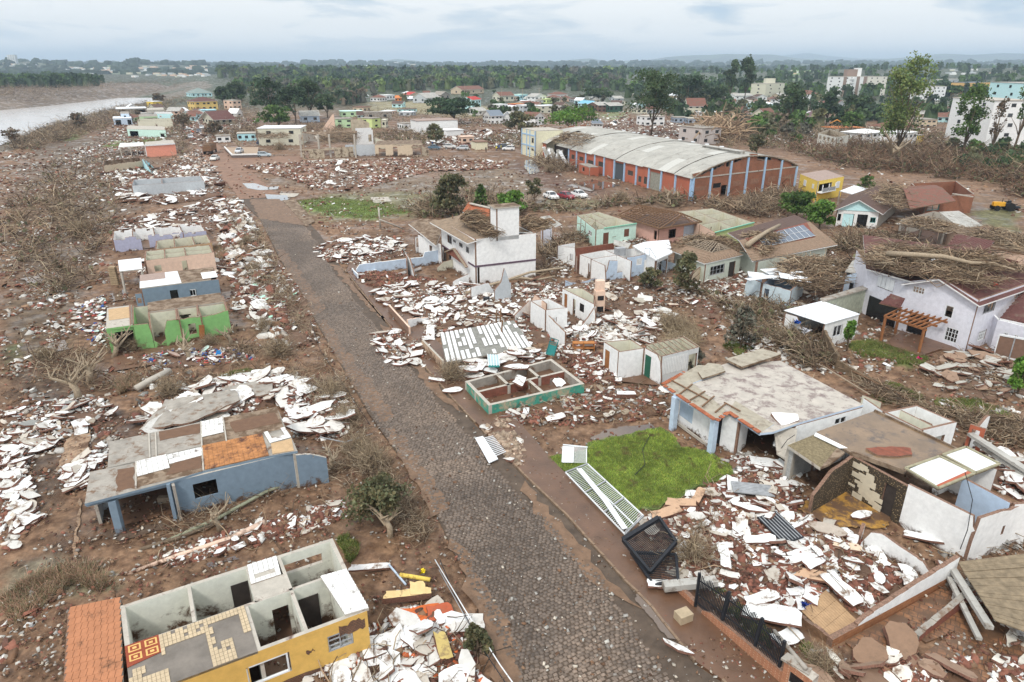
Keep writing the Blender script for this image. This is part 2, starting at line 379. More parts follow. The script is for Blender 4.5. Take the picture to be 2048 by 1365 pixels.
# ---------------------------------------------------------------- masses of small pieces
def inpoly(x,y,poly):
 ins=np.zeros(len(x),bool); n=len(poly)
 for i in range(n):
  x1,y1=poly[i][0],poly[i][1]; x2,y2=poly[(i+1)%n][0],poly[(i+1)%n][1]
  if y1==y2: continue
  c=((y1>y)!=(y2>y)) & (x<(x2-x1)*(y-y1)/(y2-y1)+x1); ins ^= c
 return ins
def dpoly(x,y,poly):
 d=np.full(len(x),1e9); n=len(poly)
 for i in range(n):
  x1,y1=poly[i][0],poly[i][1]; x2,y2=poly[(i+1)%n][0],poly[(i+1)%n][1]; dx,dy=x2-x1,y2-y1
  t=np.clip(((x-x1)*dx+(y-y1)*dy)/(dx*dx+dy*dy+1e-9),0,1); d=np.minimum(d,np.hypot(x-x1-t*dx,y-y1-t*dy))
 return d
def vnoise(x,y,s):
 """cheap smooth noise 0..1"""
 xi,yi=x/s,y/s; X,Y=np.floor(xi),np.floor(yi); fx,fy=xi-X,yi-Y; fx=fx*fx*(3-2*fx); fy=fy*fy*(3-2*fy)
 h=lambda a,b: (np.sin(a*127.1+b*311.7)*43758.5453)%1
 return (h(X,Y)*(1-fx)+h(X+1,Y)*fx)*(1-fy)+(h(X,Y+1)*(1-fx)+h(X+1,Y+1)*fx)*fy
def sample(poly,n):
 p=np.array([(q[0],q[1]) for q in poly]); lo,hi=p.min(0),p.max(0); xs=[]; ys=[]; got=0
 while got<n:
  x=rng.uniform(lo[0],hi[0],n*3); y=rng.uniform(lo[1],hi[1],n*3); k=inpoly(x,y,poly); xs.append(x[k]); ys.append(y[k]); got+=k.sum()
  if k.sum()==0: break
 return np.concatenate(xs)[:n],np.concatenate(ys)[:n]
def samplepx(polypx,n,h=0):
 """sample evenly in the picture, so density falls with distance"""
 p=np.array(polypx,float); lo,hi=p.min(0),p.max(0); xs=[]; ys=[]; got=0
 while got<n:
  x=rng.uniform(lo[0],hi[0],n*3); y=rng.uniform(lo[1],hi[1],n*3); k=inpoly(x,y,polypx); xs.append(x[k]); ys.append(y[k]); got+=k.sum()
 x=np.concatenate(xs)[:n]; y=np.concatenate(ys)[:n]; dx=(x-1024)/FPX; dy=(682.5-y)/FPX; dz=-_sp+dy*_cp; t=(CH-h)/-dz
 return dx*t,(_cp+dy*_sp)*t
def rotmats(n,tilt=1.0,spin=True):
 a=rng.uniform(0,2*np.pi,n); b=rng.normal(0,tilt,n)*.6; c=rng.normal(0,tilt,n)*.6
 ca,sa,cb,sb,cc,sc_=np.cos(a),np.sin(a),np.cos(b),np.sin(b),np.cos(c),np.sin(c)
 Rz=np.zeros((n,3,3)); Rz[:,0,0]=ca; Rz[:,0,1]=-sa; Rz[:,1,0]=sa; Rz[:,1,1]=ca; Rz[:,2,2]=1
 Rx=np.zeros((n,3,3)); Rx[:,0,0]=1; Rx[:,1,1]=cb; Rx[:,1,2]=-sb; Rx[:,2,1]=sb; Rx[:,2,2]=cb
 Ry=np.zeros((n,3,3)); Ry[:,1,1]=1; Ry[:,0,0]=cc; Ry[:,0,2]=sc_; Ry[:,2,0]=-sc_; Ry[:,2,2]=cc
 return Rz @ Rx @ Ry
class NB:
 """numpy mesh: pieces of quads with one colour per piece"""
 def __init__(s): s.V=[]; s.F=[]; s.C=[]; s.n=0
 def add(s,V,F,C):
  """V (n,k,3), F (m,4) within piece, C (n,3)"""
  n,k=V.shape[:2]
  if n==0: return
  s.V.append(V.reshape(-1,3)); s.F.append((F[None]+(np.arange(n)*k)[:,None,None]+s.n).reshape(-1,4)); s.C.append(np.repeat(C,k,0)); s.n+=n*k
 def grid(s,X,Y,Z,keep,C):
  h,w=X.shape; idx=np.arange(h*w).reshape(h,w); F=np.stack([idx[:-1,:-1],idx[:-1,1:],idx[1:,1:],idx[1:,:-1]],-1)
  k=keep[:-1,:-1] & keep[:-1,1:] & keep[1:,1:] & keep[1:,:-1]; F=F[k]
  s.V.append(np.stack([X,Y,Z],-1).reshape(-1,3)); s.F.append(F+s.n); s.C.append(C.reshape(-1,3)); s.n+=h*w
 def build(s,name,mat,kind='stuff',label=None,parent=None,smooth=False,cat=None):
  if not s.V: return None
  V=np.concatenate(s.V).astype(np.float32); F=np.concatenate(s.F).astype(np.int32); C=np.concatenate(s.C).astype(np.float32)
  me=bpy.data.meshes.new(name); me.vertices.add(len(V)); me.vertices.foreach_set('co',V.ravel()); me.loops.add(F.size); me.loops.foreach_set('vertex_index',F.ravel())
  me.polygons.add(len(F)); me.polygons.foreach_set('loop_start',np.arange(0,F.size,4,dtype=np.int32)); me.polygons.foreach_set('loop_total',np.full(len(F),4,np.int32))
  if smooth: me.polygons.foreach_set('use_smooth',np.ones(len(F),bool))
  me.update(calc_edges=True); me.validate()
  at=me.attributes.new('col','FLOAT_COLOR','POINT'); at.data.foreach_set('color',np.concatenate([C,np.ones((len(C),1),np.float32)],1).ravel())
  me.materials.append(mat); o=bpy.data.objects.new(name,me); link(o,parent); tag(o,label,cat,None,kind); return o
CUBE=np.array([(-.5,-.5,-.5),(.5,-.5,-.5),(.5,.5,-.5),(-.5,.5,-.5),(-.5,-.5,.5),(.5,-.5,.5),(.5,.5,.5),(-.5,.5,.5)])
CUBEF=np.array([(3,2,1,0),(4,5,6,7),(0,1,5,4),(1,2,6,5),(2,3,7,6),(3,0,4,7)])
def chunks(nb,x,y,z,S,cols,tilt=.7,jit=.18,cv=.2):
 n=len(x); V=CUBE[None]+rng.normal(0,jit*.5,(n,8,3)); V=V*S[:,None,:]; V=np.einsum('nij,nkj->nki',rotmats(n,tilt),V); V+=np.stack([x,y,z],-1)[:,None,:]
 cols=np.array(cols); C=cols[rng.integers(0,len(cols),n)]*(1+rng.normal(0,cv,(n,1))); nb.add(V,CUBEF[1:],np.clip(C,.005,.9))
def sticks(nb,x,y,z,ln,rad,cols,tilt=.35,az=None,bend=.15,cv=.25):
 n=len(x); a=rng.uniform(0,2*np.pi,n) if az is None else az+rng.normal(0,.5,n); e=np.abs(rng.normal(0,tilt,n)); e=np.minimum(e,1.5)
 d=np.stack([np.cos(a)*np.cos(e),np.sin(a)*np.cos(e),np.sin(e)],-1); u=np.stack([-np.sin(a),np.cos(a),np.zeros(n)],-1); v=np.cross(d,u)
 p0=np.stack([x,y,z],-1); off=(u*rng.normal(0,1,(n,1))+v*rng.normal(0,1,(n,1)))*(ln*bend)[:,None]
 V=np.zeros((n,9,3))
 for i,(f,w) in enumerate(((0,1.),(.5,.75),(1,.35))):
  c=p0+d*(ln*f)[:,None]+(off if i==1 else 0)
  for j in range(3):
   t=2*np.pi*j/3; V[:,i*3+j]=c+(u*math.cos(t)+v*math.sin(t))*(rad*w)[:,None]
 F=np.array([(i*3+j,i*3+(j+1)%3,i*3+3+(j+1)%3,i*3+3+j) for i in range(2) for j in range(3)])
 cols=np.array(cols); C=cols[rng.integers(0,len(cols),n)]*(1+rng.normal(0,cv,(n,1))); nb.add(V,F,np.clip(C,.01,.9))
LQ=np.array([(-.5,-.5,0),(.5,-.5,0),(.5,.5,0),(-.5,.5,0)])
def leafquads(nb,p,size,C):
 n=len(p); V=LQ[None]*size[:,None,None]; q=rng.normal(0,1,(n,3,3)); Rm,_=np.linalg.qr(q)
 V=np.einsum('nij,nkj->nki',Rm,V)+p[:,None,:]; nb.add(V,np.array([(0,1,2,3)]),np.clip(C,.005,.9))
TWIG=[(.29,.205,.13),(.31,.23,.15),(.16,.105,.07),(.38,.30,.205),(.11,.075,.05)]
BRK=[(.22,.088,.058),(.17,.07,.048),(.25,.105,.07),(.125,.06,.042)]
WHT=[(.76,.75,.72),(.64,.61,.56),(.46,.41,.35)]
GRY=[(.36,.34,.31),(.28,.25,.22),(.42,.40,.36)]
BRN=[(.18,.10,.058),(.13,.072,.043),(.22,.135,.082)]
class HF:
 """height field of a heap inside a plan polygon"""
 def __init__(s,poly,h,w=None,seed=0): s.p=poly; s.h=h; s.w=w or max(.6,h*1.3); s.k=seed
 def __call__(s,x,y):
  x=np.atleast_1d(np.asarray(x,float)); y=np.atleast_1d(np.asarray(y,float)); d=np.where(inpoly(x,y,s.p),dpoly(x,y,s.p),0)
  e=np.clip(d/s.w,0,1); e=e*e*(3-2*e); return s.h*e*(.35+.65*vnoise(x+s.k*17,y,1.7))*(.7+.5*vnoise(x,y+s.k*9,.7))
_hk=[0]
def heap(px,h,label,n,cols=BRK+BRN+WHT,size=(.08,.4),base=(.15,.09,.06),nst=0,stl=(.6,2.),name='rubble',w=None,flat=.35,build=True,tilt=.7):
 """one heap of small broken stuff; returns its height field"""
 _hk[0]+=1; poly=PP(px) if not hasattr(px[0],'z') else px; hf=HF(poly,h,w,_hk[0]); nb=NB(); P2=np.array([(p.x,p.y) for p in poly]); lo,hi=P2.min(0),P2.max(0)
 st=max(.3,(hi-lo).max()/90); X,Y=np.meshgrid(np.arange(lo[0],hi[0]+st,st),np.arange(lo[1],hi[1]+st,st)); sh=X.shape
 Z=hf(X.ravel(),Y.ravel()).reshape(sh); ins=inpoly(X.ravel(),Y.ravel(),poly).reshape(sh)
 C=np.array(base)[None,None]*(.75+.5*vnoise(X,Y,.6))[...,None]; nb.grid(X,Y,Z-.04+rng.normal(0,.02,sh),ins,np.clip(C,0,1))
 if n:
  x,y=sample(poly,int(n*.85)); k=vnoise(x,y,2.2)*.65+vnoise(x,y,.8)*.35>.36; x,y=x[k],y[k]; n=len(x); s=size[0]+(size[1]-size[0])*rng.random(n)**2.5
  S=np.stack([s*rng.uniform(.8,1.6,n),s*rng.uniform(.6,1,n),s*rng.uniform(.15,.15+flat,n)],-1)
  chunks(nb,x,y,hf(x,y)+S[:,2]*.3,S,cols,tilt)
 if nst:
  x,y=sample(poly,nst); n=len(x); sticks(nb,x,y,hf(x,y)+.02,rng.uniform(stl[0],stl[1],n),rng.uniform(.015,.05,n),TWIG,.22)
 if build: nb.build(name,VCOL,'stuff',label)
 return hf
# ---- fragments of wall and slab, each an object of its own
FR=[]
def _mkfr():
 for k in range(18):
  r=random.Random(100+k); n=r.randint(5,9); a0=r.random()*6; asp=r.uniform(.45,.95); pts=[]
  for i in range(n):
   a=a0+2*math.pi*(i+r.uniform(-.3,.3))/n; rad=.5*r.uniform(.72,1.1); pts.append(Vector((math.cos(a)*rad,math.sin(a)*rad*asp,0)))
  if k%3==0: pts=[Vector(p) for p in ((-.5,-.3,0),(.1,-.33,0),(.48,-.28,0),(.5,.1,0),(.42,.3,0),(-.1,.27,0),(-.47,.33,0))]; pts=[p+Vector((r.uniform(-.07,.07),r.uniform(-.05,.05),0)) for p in pts]
  pts=ragged(pts,.035,.16,k); mb=MB(); n=len(pts); t=.13
  top=[p+Vector((0,0,t)) for p in pts]; bot=[p*r.uniform(.92,1.07)+Vector((0,0,r.uniform(-.01,.01))) for p in pts]
  mb.face(top,0); mb.face(bot[::-1],1 if k%2 else 0)
  for i in range(n): j=(i+1)%n; mb.face([top[i],bot[i],bot[j],top[j]],1)
  FR.append(mb.mesh('wall_fragment_mesh',[FRAG,FRAGE]))
_mkfr()
CW=[(.80,.80,.78),(.77,.76,.73),(.68,.65,.60),(.80,.80,.78),(.52,.47,.40),(.62,.60,.56)]
_req=[]
def frags(px,n,smin,smax,label,group,cols=CW,hf=None,tilt=.22,name='wall_fragment',pile=.0,picture=False):
 n=int(n*1.3)
 if hasattr(px[0],'z'): x,y=sample(px,n)
 elif picture: x,y=samplepx(px,n)
 else: x,y=sample(PP(px),n)
 cx,cy,rx,ry=x.mean(),y.mean(),x.std()+.1,y.std()+.1
 for i in range(len(x)):
  s=smin+(smax-smin)*random.random()**1.8; z=float(hf(x[i],y[i])[0]) if hf else 0.
  z+=.04+pile*random.random(); c=random.choice(cols); k=random.uniform(.88,1.03); tl=random.gauss(0,tilt),random.gauss(0,tilt); fi=random.randrange(18); ax=random.uniform(.85,1.6)
  _req.append((s*ax/math.hypot(x[i],y[i]),fi,(x[i],y[i],z+s*.18*(abs(tl[0])+abs(tl[1]))),(tl[0],tl[1],random.uniform(0,6.28)),(s*ax,s,random.uniform(.7,1.3)),[q*k for q in c],label,group,((x[i]-cx)/rx,(y[i]-cy)/ry,(s-smin)/(smax-smin)),name))
def place_frags(top=285):
 """the largest in the picture are objects of their own, the rest one mass per heap"""
 _req.sort(key=lambda r: -r[0]); used={}
 for sz,fi,loc,rot,sc,c,label,group,(u,v,w),name in _req[:top]:
  o=put(FR[fi],name,loc,rot,sc,None,c)
  size='very large' if w>.75 else 'large' if w>.45 else 'middling' if w>.2 else 'smaller'; shp='long' if sc[0]/sc[1]>1.4 else 'oblong' if sc[0]/sc[1]>1.15 else 'squarish'
  pos=('front' if v<-.5 else 'back' if v>.5 else 'middle')+(' left' if u<-.5 else ' right' if u>.5 else ''); t='steep' if abs(rot[0])+abs(rot[1])>.4 else 'flat'
  lb=f"{size} {shp} {t} {label}, {pos}"
  for w_ in (t+' ','large ','broken ','lying ','very ','wall ',shp+' '):
   if len(lb.replace('-',' ').split())>15: lb=lb.replace(w_,'',1) if w_!='large ' else lb.replace('large white','white')
  tag(o,lb,'debris',group)
 by={}
 for r in _req[top:]: by.setdefault(r[6],[]).append(r)
 fm=M('broken_wall_mass',src='col',var=.14,dirt=.085,dirtcol=(.18,.115,.075),zf=.0)
 for lb,rs in by.items():
  V=[]; F=[]; C=[]; Mi=[]
  for sz,fi,loc,rot,sc,c,*_ in rs:
   me=FR[fi]; mt=Matrix.LocRotScale(Vector(loc),__import__('mathutils').Euler(rot),Vector(sc)); n0=len(V); V+=[tuple(mt @ v.co) for v in me.vertices]; C+=[tuple(c)+(1,)]*len(me.vertices)
   for p in me.polygons: F.append(tuple(n0+k for k in p.vertices)); Mi.append(p.material_index)
  me=bpy.data.meshes.new('wall_fragments'); me.from_pydata(V,[],F); me.materials.append(fm); me.materials.append(FRAGE); me.polygons.foreach_set('material_index',Mi); a=me.attributes.new('col','FLOAT_COLOR','POINT'); a.data.foreach_set('color',np.array(C,np.float32).ravel())
  o=bpy.data.objects.new('wall_fragments',me); COL.objects.link(o); tag(o,'lesser pieces: '+lb,None,None,'stuff')
def slabpiece(x,y,sx,sy,rz,label,col=(.8,.8,.78),tilt=(0,0),z=.05,name='wall_fragment',k=0,cat='debris',thick=1.):
 o=put(FR[k%18],name,P(x,y)+Vector((0,0,z)),(tilt[0],tilt[1],R(rz)),(sx,sy,thick),None,col); return tag(o,label,cat)
# ================================================================ SETTING
RIV_N=[(-900,470),(-500,400),(-200,335),(0,291),(45,277),(75,258),(130,243),(165,232),(235,215),(290,206),(345,193),(385,184),(402,176)]
RIV_F=[(400,170),(370,174),(330,183),(260,194),(205,200),(100,212),(0,221),(-300,240),(-900,262)]
RWZ=-0.3
RIVP=[(p.x,p.y) for p in PP(RIV_N,RWZ)+PP(RIV_F,RWZ)]
RIDGES=[(1400,380,[(-900,150),(900,150),(1200,152),(1400,146),(1560,143),(1700,140),(1850,138),(2048,136),(3500,134)]),
 (2700,500,[(-900,124),(0,126),(60,123),(120,128),(165,133),(230,128),(270,126),(330,130),(420,132),(520,135),(700,140),(1000,142),(3500,136)]),
 (4600,800,[(-900,128),(0,129),(500,131),(680,127),(760,128),(850,131),(900,132),(1000,128),(1130,129),(1180,127),(1290,128),(1500,128),(3500,126)]),
 (9000,1400,[(-900,133),(0,132),(700,130),(760,126),(790,119),(830,122),(860,126),(1000,127),(1080,126),(1140,121),(1180,118),(1215,124),(1290,121),(1330,115),(1390,112),(1450,108),(1540,110),(1590,118),(1660,121),(1750,119),(1850,112),(1880,109),(1940,111),(2000,107),(2060,108),(3500,106)]),
 (13500,1300,[(-900,131),(1500,122),(1560,112),(1610,107),(1650,112),(1720,117),(1800,119),(3500,112)])]
def G(x,y):
 x=np.atleast_1d(np.asarray(x,float)); y=np.atleast_1d(np.asarray(y,float)); z=(vnoise(x,y,3.1)-.5)*.12+(vnoise(x,y,11)-.5)*.16
 z=z*np.clip((y-5)/20,.5,1)
 d=dpoly(x,y,RIVP); ins=inpoly(x,y,RIVP); far=(~ins) & (x<-60-(y-100)*.28) & (d<400) & (y>60)
 z=np.where(ins,np.maximum(-3,-.5-d*.3),z)
 # the far bank of the river stands higher
 fx=inpoly(x,y,FARB); z=np.where(fx & ~ins,np.minimum(d*.22,6)-.35+z,z)
 nb_=(~ins) & (~fx); z=np.where(nb_ & (d<6),z*(d/6)-.4*(1-d/6),z)
 rr_=np.hypot(x,y); px=1024+FPX*x/np.maximum(y,1)/.9272  # horizon pixel of this bearing
 for D,w,pr in RIDGES:
  k=y>D*.45
  if not k.any(): continue
  yt=np.interp(px,[p[0] for p in pr],[p[1] for p in pr]); tz=CH-D*(yt-131)/FPX*.86
  jj=(vnoise(x,y,w*.3)-.5)*.12*np.maximum(tz,5)
  z=np.where(k,np.maximum(z,(tz+jj)*np.exp(-((y-D)/w)**2)+np.where(y>D,0,0)),z)
 return z
FARB=[(p.x,p.y) for p in PP(RIV_F[::-1],RWZ)]+[(-400,900),(-900,900),(-1500,500),(-900,120)]
# colour patches of the ground: (pixel polygon, colour)
GP=[
([(0,470),(210,470),(215,590),(60,640),(0,650)],(.125,.085,.058)),
([(0,290),(330,262),(390,300),(300,420),(0,470)],(.135,.095,.065)),
([(0,600),(160,600),(150,700),(0,780)],(.115,.078,.048)),
([(0,690),(45,690),(40,740),(0,750)],(.10,.10,.04)),
([(200,295),(210,285),(330,275),(340,285),(240,300)],(.16,.19,.055)),
([(110,272),(160,268),(165,278),(130,284)],(.15,.17,.06)),
([(155,262),(170,258),(175,268),(160,272)],(.15,.17,.06)),
([(470,360),(1040,320),(1180,380),(1100,420),(600,380)],(.175,.125,.085)),
([(500,330),(800,310),(1000,330),(900,360),(560,365)],(.20,.13,.09)),
([(580,400),(640,388),(880,380),(900,420),(820,440),(640,450)],(.17,.15,.08)),
([(585,405),(650,395),(770,405),(830,425),(740,442),(650,432),(600,425)],(.13,.19,.045)),
([(1040,310),(1180,370),(1260,385),(1200,400),(1100,395),(1000,330)],(.13,.075,.05)),
([(1530,300),(1700,290),(2048,360),(2048,400),(1850,385),(1650,340),(1560,330)],(.215,.13,.08)),
([(1700,370),(2048,395),(2048,420),(1940,410),(1720,385)],(.19,.12,.075)),
([(1930,420),(2048,410),(2048,470),(1960,452)],(.13,.12,.055)),
([(1090,395),(1250,400),(1180,425),(1060,420)],(.15,.13,.07)),
([(700,205),(900,200),(1010,215),(1000,240),(720,225)],(.26,.22,.12)),
([(1190,225),(1260,222),(1260,240),(1200,242)],(.18,.19,.08)),
([(1205,240),(1300,235),(1320,265),(1200,262)],(.22,.13,.085)),
([(1560,155),(1570,150),(1625,150),(1640,158),(1590,175),(1560,170)],(.20,.32,.09)),
([(0,165),(20,160),(60,165),(10,172)],(.18,.26,.09)),
([(1440,690),(1510,665),(1540,680),(1480,710)],(.10,.13,.035)),
([(1690,685),(1740,680),(1860,720),(1830,740),(1720,715)],(.10,.15,.035)),
([(1750,770),(1845,795),(1830,812),(1750,800)],(.10,.16,.03)),
([(1840,740),(2000,720),(2010,790),(1880,780)],(.115,.105,.05)),
([(0,700),(160,760),(150,1000),(0,1100)],(.10,.065,.043)),
([(0,1130),(130,1100),(180,1170),(0,1250)],(.20,.165,.11)),
([(120,1140),(200,1125),(260,1180),(150,1200)],(.17,.15,.09)),
([(140,800),(330,830),(240,920),(140,900)],(.10,.060,.040)),
]
def make_ground():
 ys=np.concatenate([np.arange(-40,14,3.),np.geomspace(14,16500,420)]); u=np.linspace(-1,1,350); u=np.sign(u)*np.abs(u)**1.15
 Y,Uu=np.meshgrid(ys,u,indexing='ij'); X=Uu*(np.maximum(Y,0)+55)*1.15; sh=X.shape; x,y=X.ravel(),Y.ravel(); z=G(x,y)
 base=np.array((.18,.105,.062)); C=np.repeat(base[None],len(x),0)*(.75+.5*vnoise(x,y,4.3))[:,None]
 wood=np.array((.045,.062,.03)); far=np.clip((y-380)/150,0,1)[:,None]*(0.9); C=C*(1-far)+wood*far*(.6+.8*vnoise(x,y,60)[:,None])
 fl=np.clip((y-1500)/800,0,1)*(vnoise(x,y,170)>.60); C=C*(1-fl[:,None]*.65)+np.array((.13,.17,.07))*fl[:,None]*.65
 fb=inpoly(x,y,FARB)[:,None] & (y[:,None]<900); C=np.where(fb,np.array((.17,.13,.10))*(.7+.6*vnoise(x,y,9))[:,None],C)
 d=dpoly(x,y,RIVP); nbk=((d<12) & ~fb[:,0])[:,None]; C=np.where(nbk,np.array((.15,.12,.085)),C)
 for poly,c in GP:
  w=[(p.x,p.y) for p in PP(poly)]; ins=inpoly(x,y,w)
  if not ins.any(): continue
  k=np.where(ins)[0]; dd=dpoly(x[k],y[k],w); sc=math.sqrt(abs(sum(w[i][0]*w[i-1][1]-w[i-1][0]*w[i][1] for i in range(len(w))))/2)
  f=np.clip(dd/(sc*.12)+(vnoise(x[k],y[k],sc*.12)-.5)*1.4,0,1)[:,None]; C[k]=C[k]*(1-f)+np.array(c)*f*(.8+.4*vnoise(x[k],y[k],1.3))[:,None]
 nb=NB(); nb.grid(X,Y,z.reshape(sh),np.ones(sh,bool),C.reshape(sh+(3,)))
 def ex(t,c,pos):
  n=N(t,'ShaderNodeTexNoise',i={'Scale': .9,'Detail': 12,'Roughness': .72}); L(t,pos,n.inputs['Vector'])
  r=ramp(t,n.outputs[0],[(.36,(.55,.50,.47)),(.5,(1,1,1)),(.60,(1.45,1.5,1.5))]); m=N(t,'ShaderNodeMix',data_type='RGBA',blend_type='MULTIPLY',i={0: 1.}); L(t,c,m.inputs[6]); L(t,r.outputs[0],m.inputs[7]); return m.outputs[2]
 gm=M('ground',src='col',var=.35,scale=2.2,rough=.8,bump=.6,bscale=7,extra=ex)
 o=nb.build('ground',gm,'structure',smooth=True)
 t=gm.node_tree; g=N(t,'ShaderNodeNewGeometry'); n=N(t,'ShaderNodeTexNoise',i={'Scale': .22,'Detail': 8,'Roughness': .65}); L(t,g.outputs[0],n.inputs['Vector']); r=ramp(t,n.outputs[0],[(.40,(.28,)*3),(.52,(.85,)*3)]); L(t,r.outputs[0],next(q for q in t.nodes if q.type=='BSDF_PRINCIPLED').inputs['Roughness'])
make_ground()
# ---- river
wm=M('river_water',(.50,.47,.45),rough=.16,var=.12,scale=.05,bump=.35,bscale=.8,spec=.5)  # base colour raised to imitate the sky reflected in the river
mb=MB(); pts=[Vector((p[0],p[1],RWZ)) for p in RIVP]; mb.face(pts[::-1] if sum(pts[i-1].x*pts[i].y-pts[i].x*pts[i-1].y for i in range(len(pts)))<0 else pts)
o=mb.build('river',wm); tag(o,kind='structure')
# ---- road
ROADL=[(1060,1420),(1035,1365),(905,1100),(850,985),(785,895),(735,825),(690,745),(640,660),(600,585),(560,520),(540,480),(520,440),(480,400)]
ROADR=[(1500,1430),(1440,1365),(1386,1328),(1299,1218),(1246,1164),(1132,1036),(1045,953),(960,862),(902,800),(820,705),(738,608),(687,543),(640,470),(600,428),(560,395)]
road=[P(x,y,.03) for x,y in ROADL]+[P(x,y,.03) for x,y in ROADR[::-1]]
ROADP=[(p.x,p.y) for p in road]
RM=M('road_joint',(.10,.072,.052),var=.4,scale=1.2,rough=.75,bump=.5)
def flat(name,pts,mat,z,kind='structure',label=None,cat=None,parent=None,rag=0,group=None):
 pts=[Vector((p[0],p[1],z)) for p in pts]
 if rag: pts=ragged(pts,rag,rag*2.2,int(abs(pts[0].x*10)))
 if sum(pts[i-1].x*pts[i].y-pts[i].x*pts[i-1].y for i in range(len(pts)))<0: pts=pts[::-1]
 me=bpy.data.meshes.new(name); me.from_pydata(pts,[],[tuple(range(len(pts)))]); me.materials.append(mat); o=bpy.data.objects.new(name,me); link(o,parent); return tag(o,label,cat,group,kind)
def bed(name,pts,mat,z,**k):
 """a sheet with sides down into the ground"""
 pts=[Vector((p[0],p[1],z)) for p in pts]
 if k.pop('rag',0): pts=ragged(pts,.12,.5,3)
 mb=MB(); mb.prism(pts,.35,(0,0,0)); return tag(mb.build(name,mat),**({'kind': 'structure'} | k))
bedr=bed('road',road,RM,.1)
old=[P(x,y) for x,y in [(480,400),(560,395),(505,345),(470,318),(440,292),(420,270),(404,262),(382,266),(390,290),(420,335),(455,370)]]
flat('dirt_road',old,M('dirt_road',(.23,.125,.075),var=.3,rough=.6,scale=.5),.09,rag=.4)
flat('dirt_road',PP([(430,318),(620,312),(640,330),(560,345),(450,345)]),M('dirt_road',(.23,.125,.075)),.085,rag=.5)
def cobbles():
 l=P(850,985); dirv=(P(735,825)-P(905,1100)).normalized(); ang=math.atan2(dirv.y,dirv.x); ca,sa=math.cos(ang),math.sin(ang); xs=[]; ys=[]
 pitch_l,pitch_w=.205,.25; U_,V_=[],[]
 for iu,u in enumerate(np.arange(-24,110,pitch_l)):
  v=np.arange(-34,34,pitch_w)+(iu%2)*pitch_w*.5+rng.normal(0,.02); U_.append(np.full(len(v),u)); V_.append(v)
 u=np.concatenate(U_); v=np.concatenate(V_); u=u+rng.normal(0,.026,len(u))+np.sin(v*1.3)*.12; v=v+rng.normal(0,.028,len(v))+np.sin(u*.35)*.15
 x=l.x+u*ca-v*sa; y=l.y+u*sa+v*ca; k=inpoly(x,y,ROADP) & (y<125) & (y>17.0); x,y=x[k],y[k]; d=dpoly(x,y,ROADP)
 # distance from the right-hand (muddy) kerb
 rl=[(p.x,p.y) for p in PP(ROADR)]; dr=np.full(len(x),1e9)
 for (x1,y1),(x2,y2) in zip(rl,rl[1:]):
  dx,dy=x2-x1,y2-y1; t=np.clip(((x-x1)*dx+(y-y1)*dy)/(dx*dx+dy*dy),0,1); dr=np.minimum(dr,np.hypot(x-x1-t*dx,y-y1-t*dy))
 nz=vnoise(x,y,2.3); nz2=vnoise(x,y,.5); mudk=np.clip((1.5-dr)/1.3+(nz-.5)*.6,0,1); k=~((dr<.9+nz*.7) & (nz2*.4+nz*.4<.75)) & (d>.1); x,y,mudk,nz=x[k],y[k],mudk[k],nz[k]
 n=len(x); V=CUBE[None]*np.ones((n,1,1)); V=V+rng.normal(0,.035,(n,8,3))*np.array((1,1,.35)); V[:,4:,:2]*=.86
 V=V*np.array((pitch_l-.022,pitch_w-.026,.12)); Rz=np.array([[ca,-sa,0],[sa,ca,0],[0,0,1]]); V=np.einsum('ij,nkj->nki',Rz,V)+np.stack([x,y,.085+rng.normal(0,.008,n)],-1)[:,None]
 a=np.array((.155,.118,.092)); b=np.array((.30,.21,.145)); g=rng.uniform(.68,1.32,(n,1)); mk=np.clip(mudk*1.1+np.clip((vnoise(x,y,3.7)-.6)*.8,0,.25),0,1)[:,None]
 C=(a*(1-mk)+b*mk)*g*(.75+.5*vnoise(x,y,3.1))[:,None]; r=np.argsort(y); near=[i for i in r if abs(x[i])<14][:300]; rest=np.ones(n,bool); rest[near]=False
 cm=M('cobble',src='col',var=.3,scale=7,rough=.62,bump=.4,bscale=22,spec=.4); nb=NB(); nb.add(V[rest],CUBEF[1:],C[rest]); s=nb.build('cobblestones',cm,'stuff',parent=bedr);
 cm2=M('cobble_single',src='obj',var=.3,scale=7,rough=.62,bump=.4,bscale=22,spec=.4); ms=[]
 for q in range(8):
  m_=MB(); m_.box((0,0,0),1,1,1); m_.v=[tuple(np.array(p)*((1,1,1) if p[2]<0 else (.86,.86,1))+np.array([random.gauss(0,.035),random.gauss(0,.035),random.gauss(0,.012)])) for p in m_.v]; ms.append(m_.mesh('cobble_mesh',cm2))
 for i in near: put(ms[i%8],'cobble',(x[i],y[i],.085+random.gauss(0,.008)),(0,0,ang),(pitch_l-.022,pitch_w-.026,.12),bedr,tuple(C[i]))
cobbles()
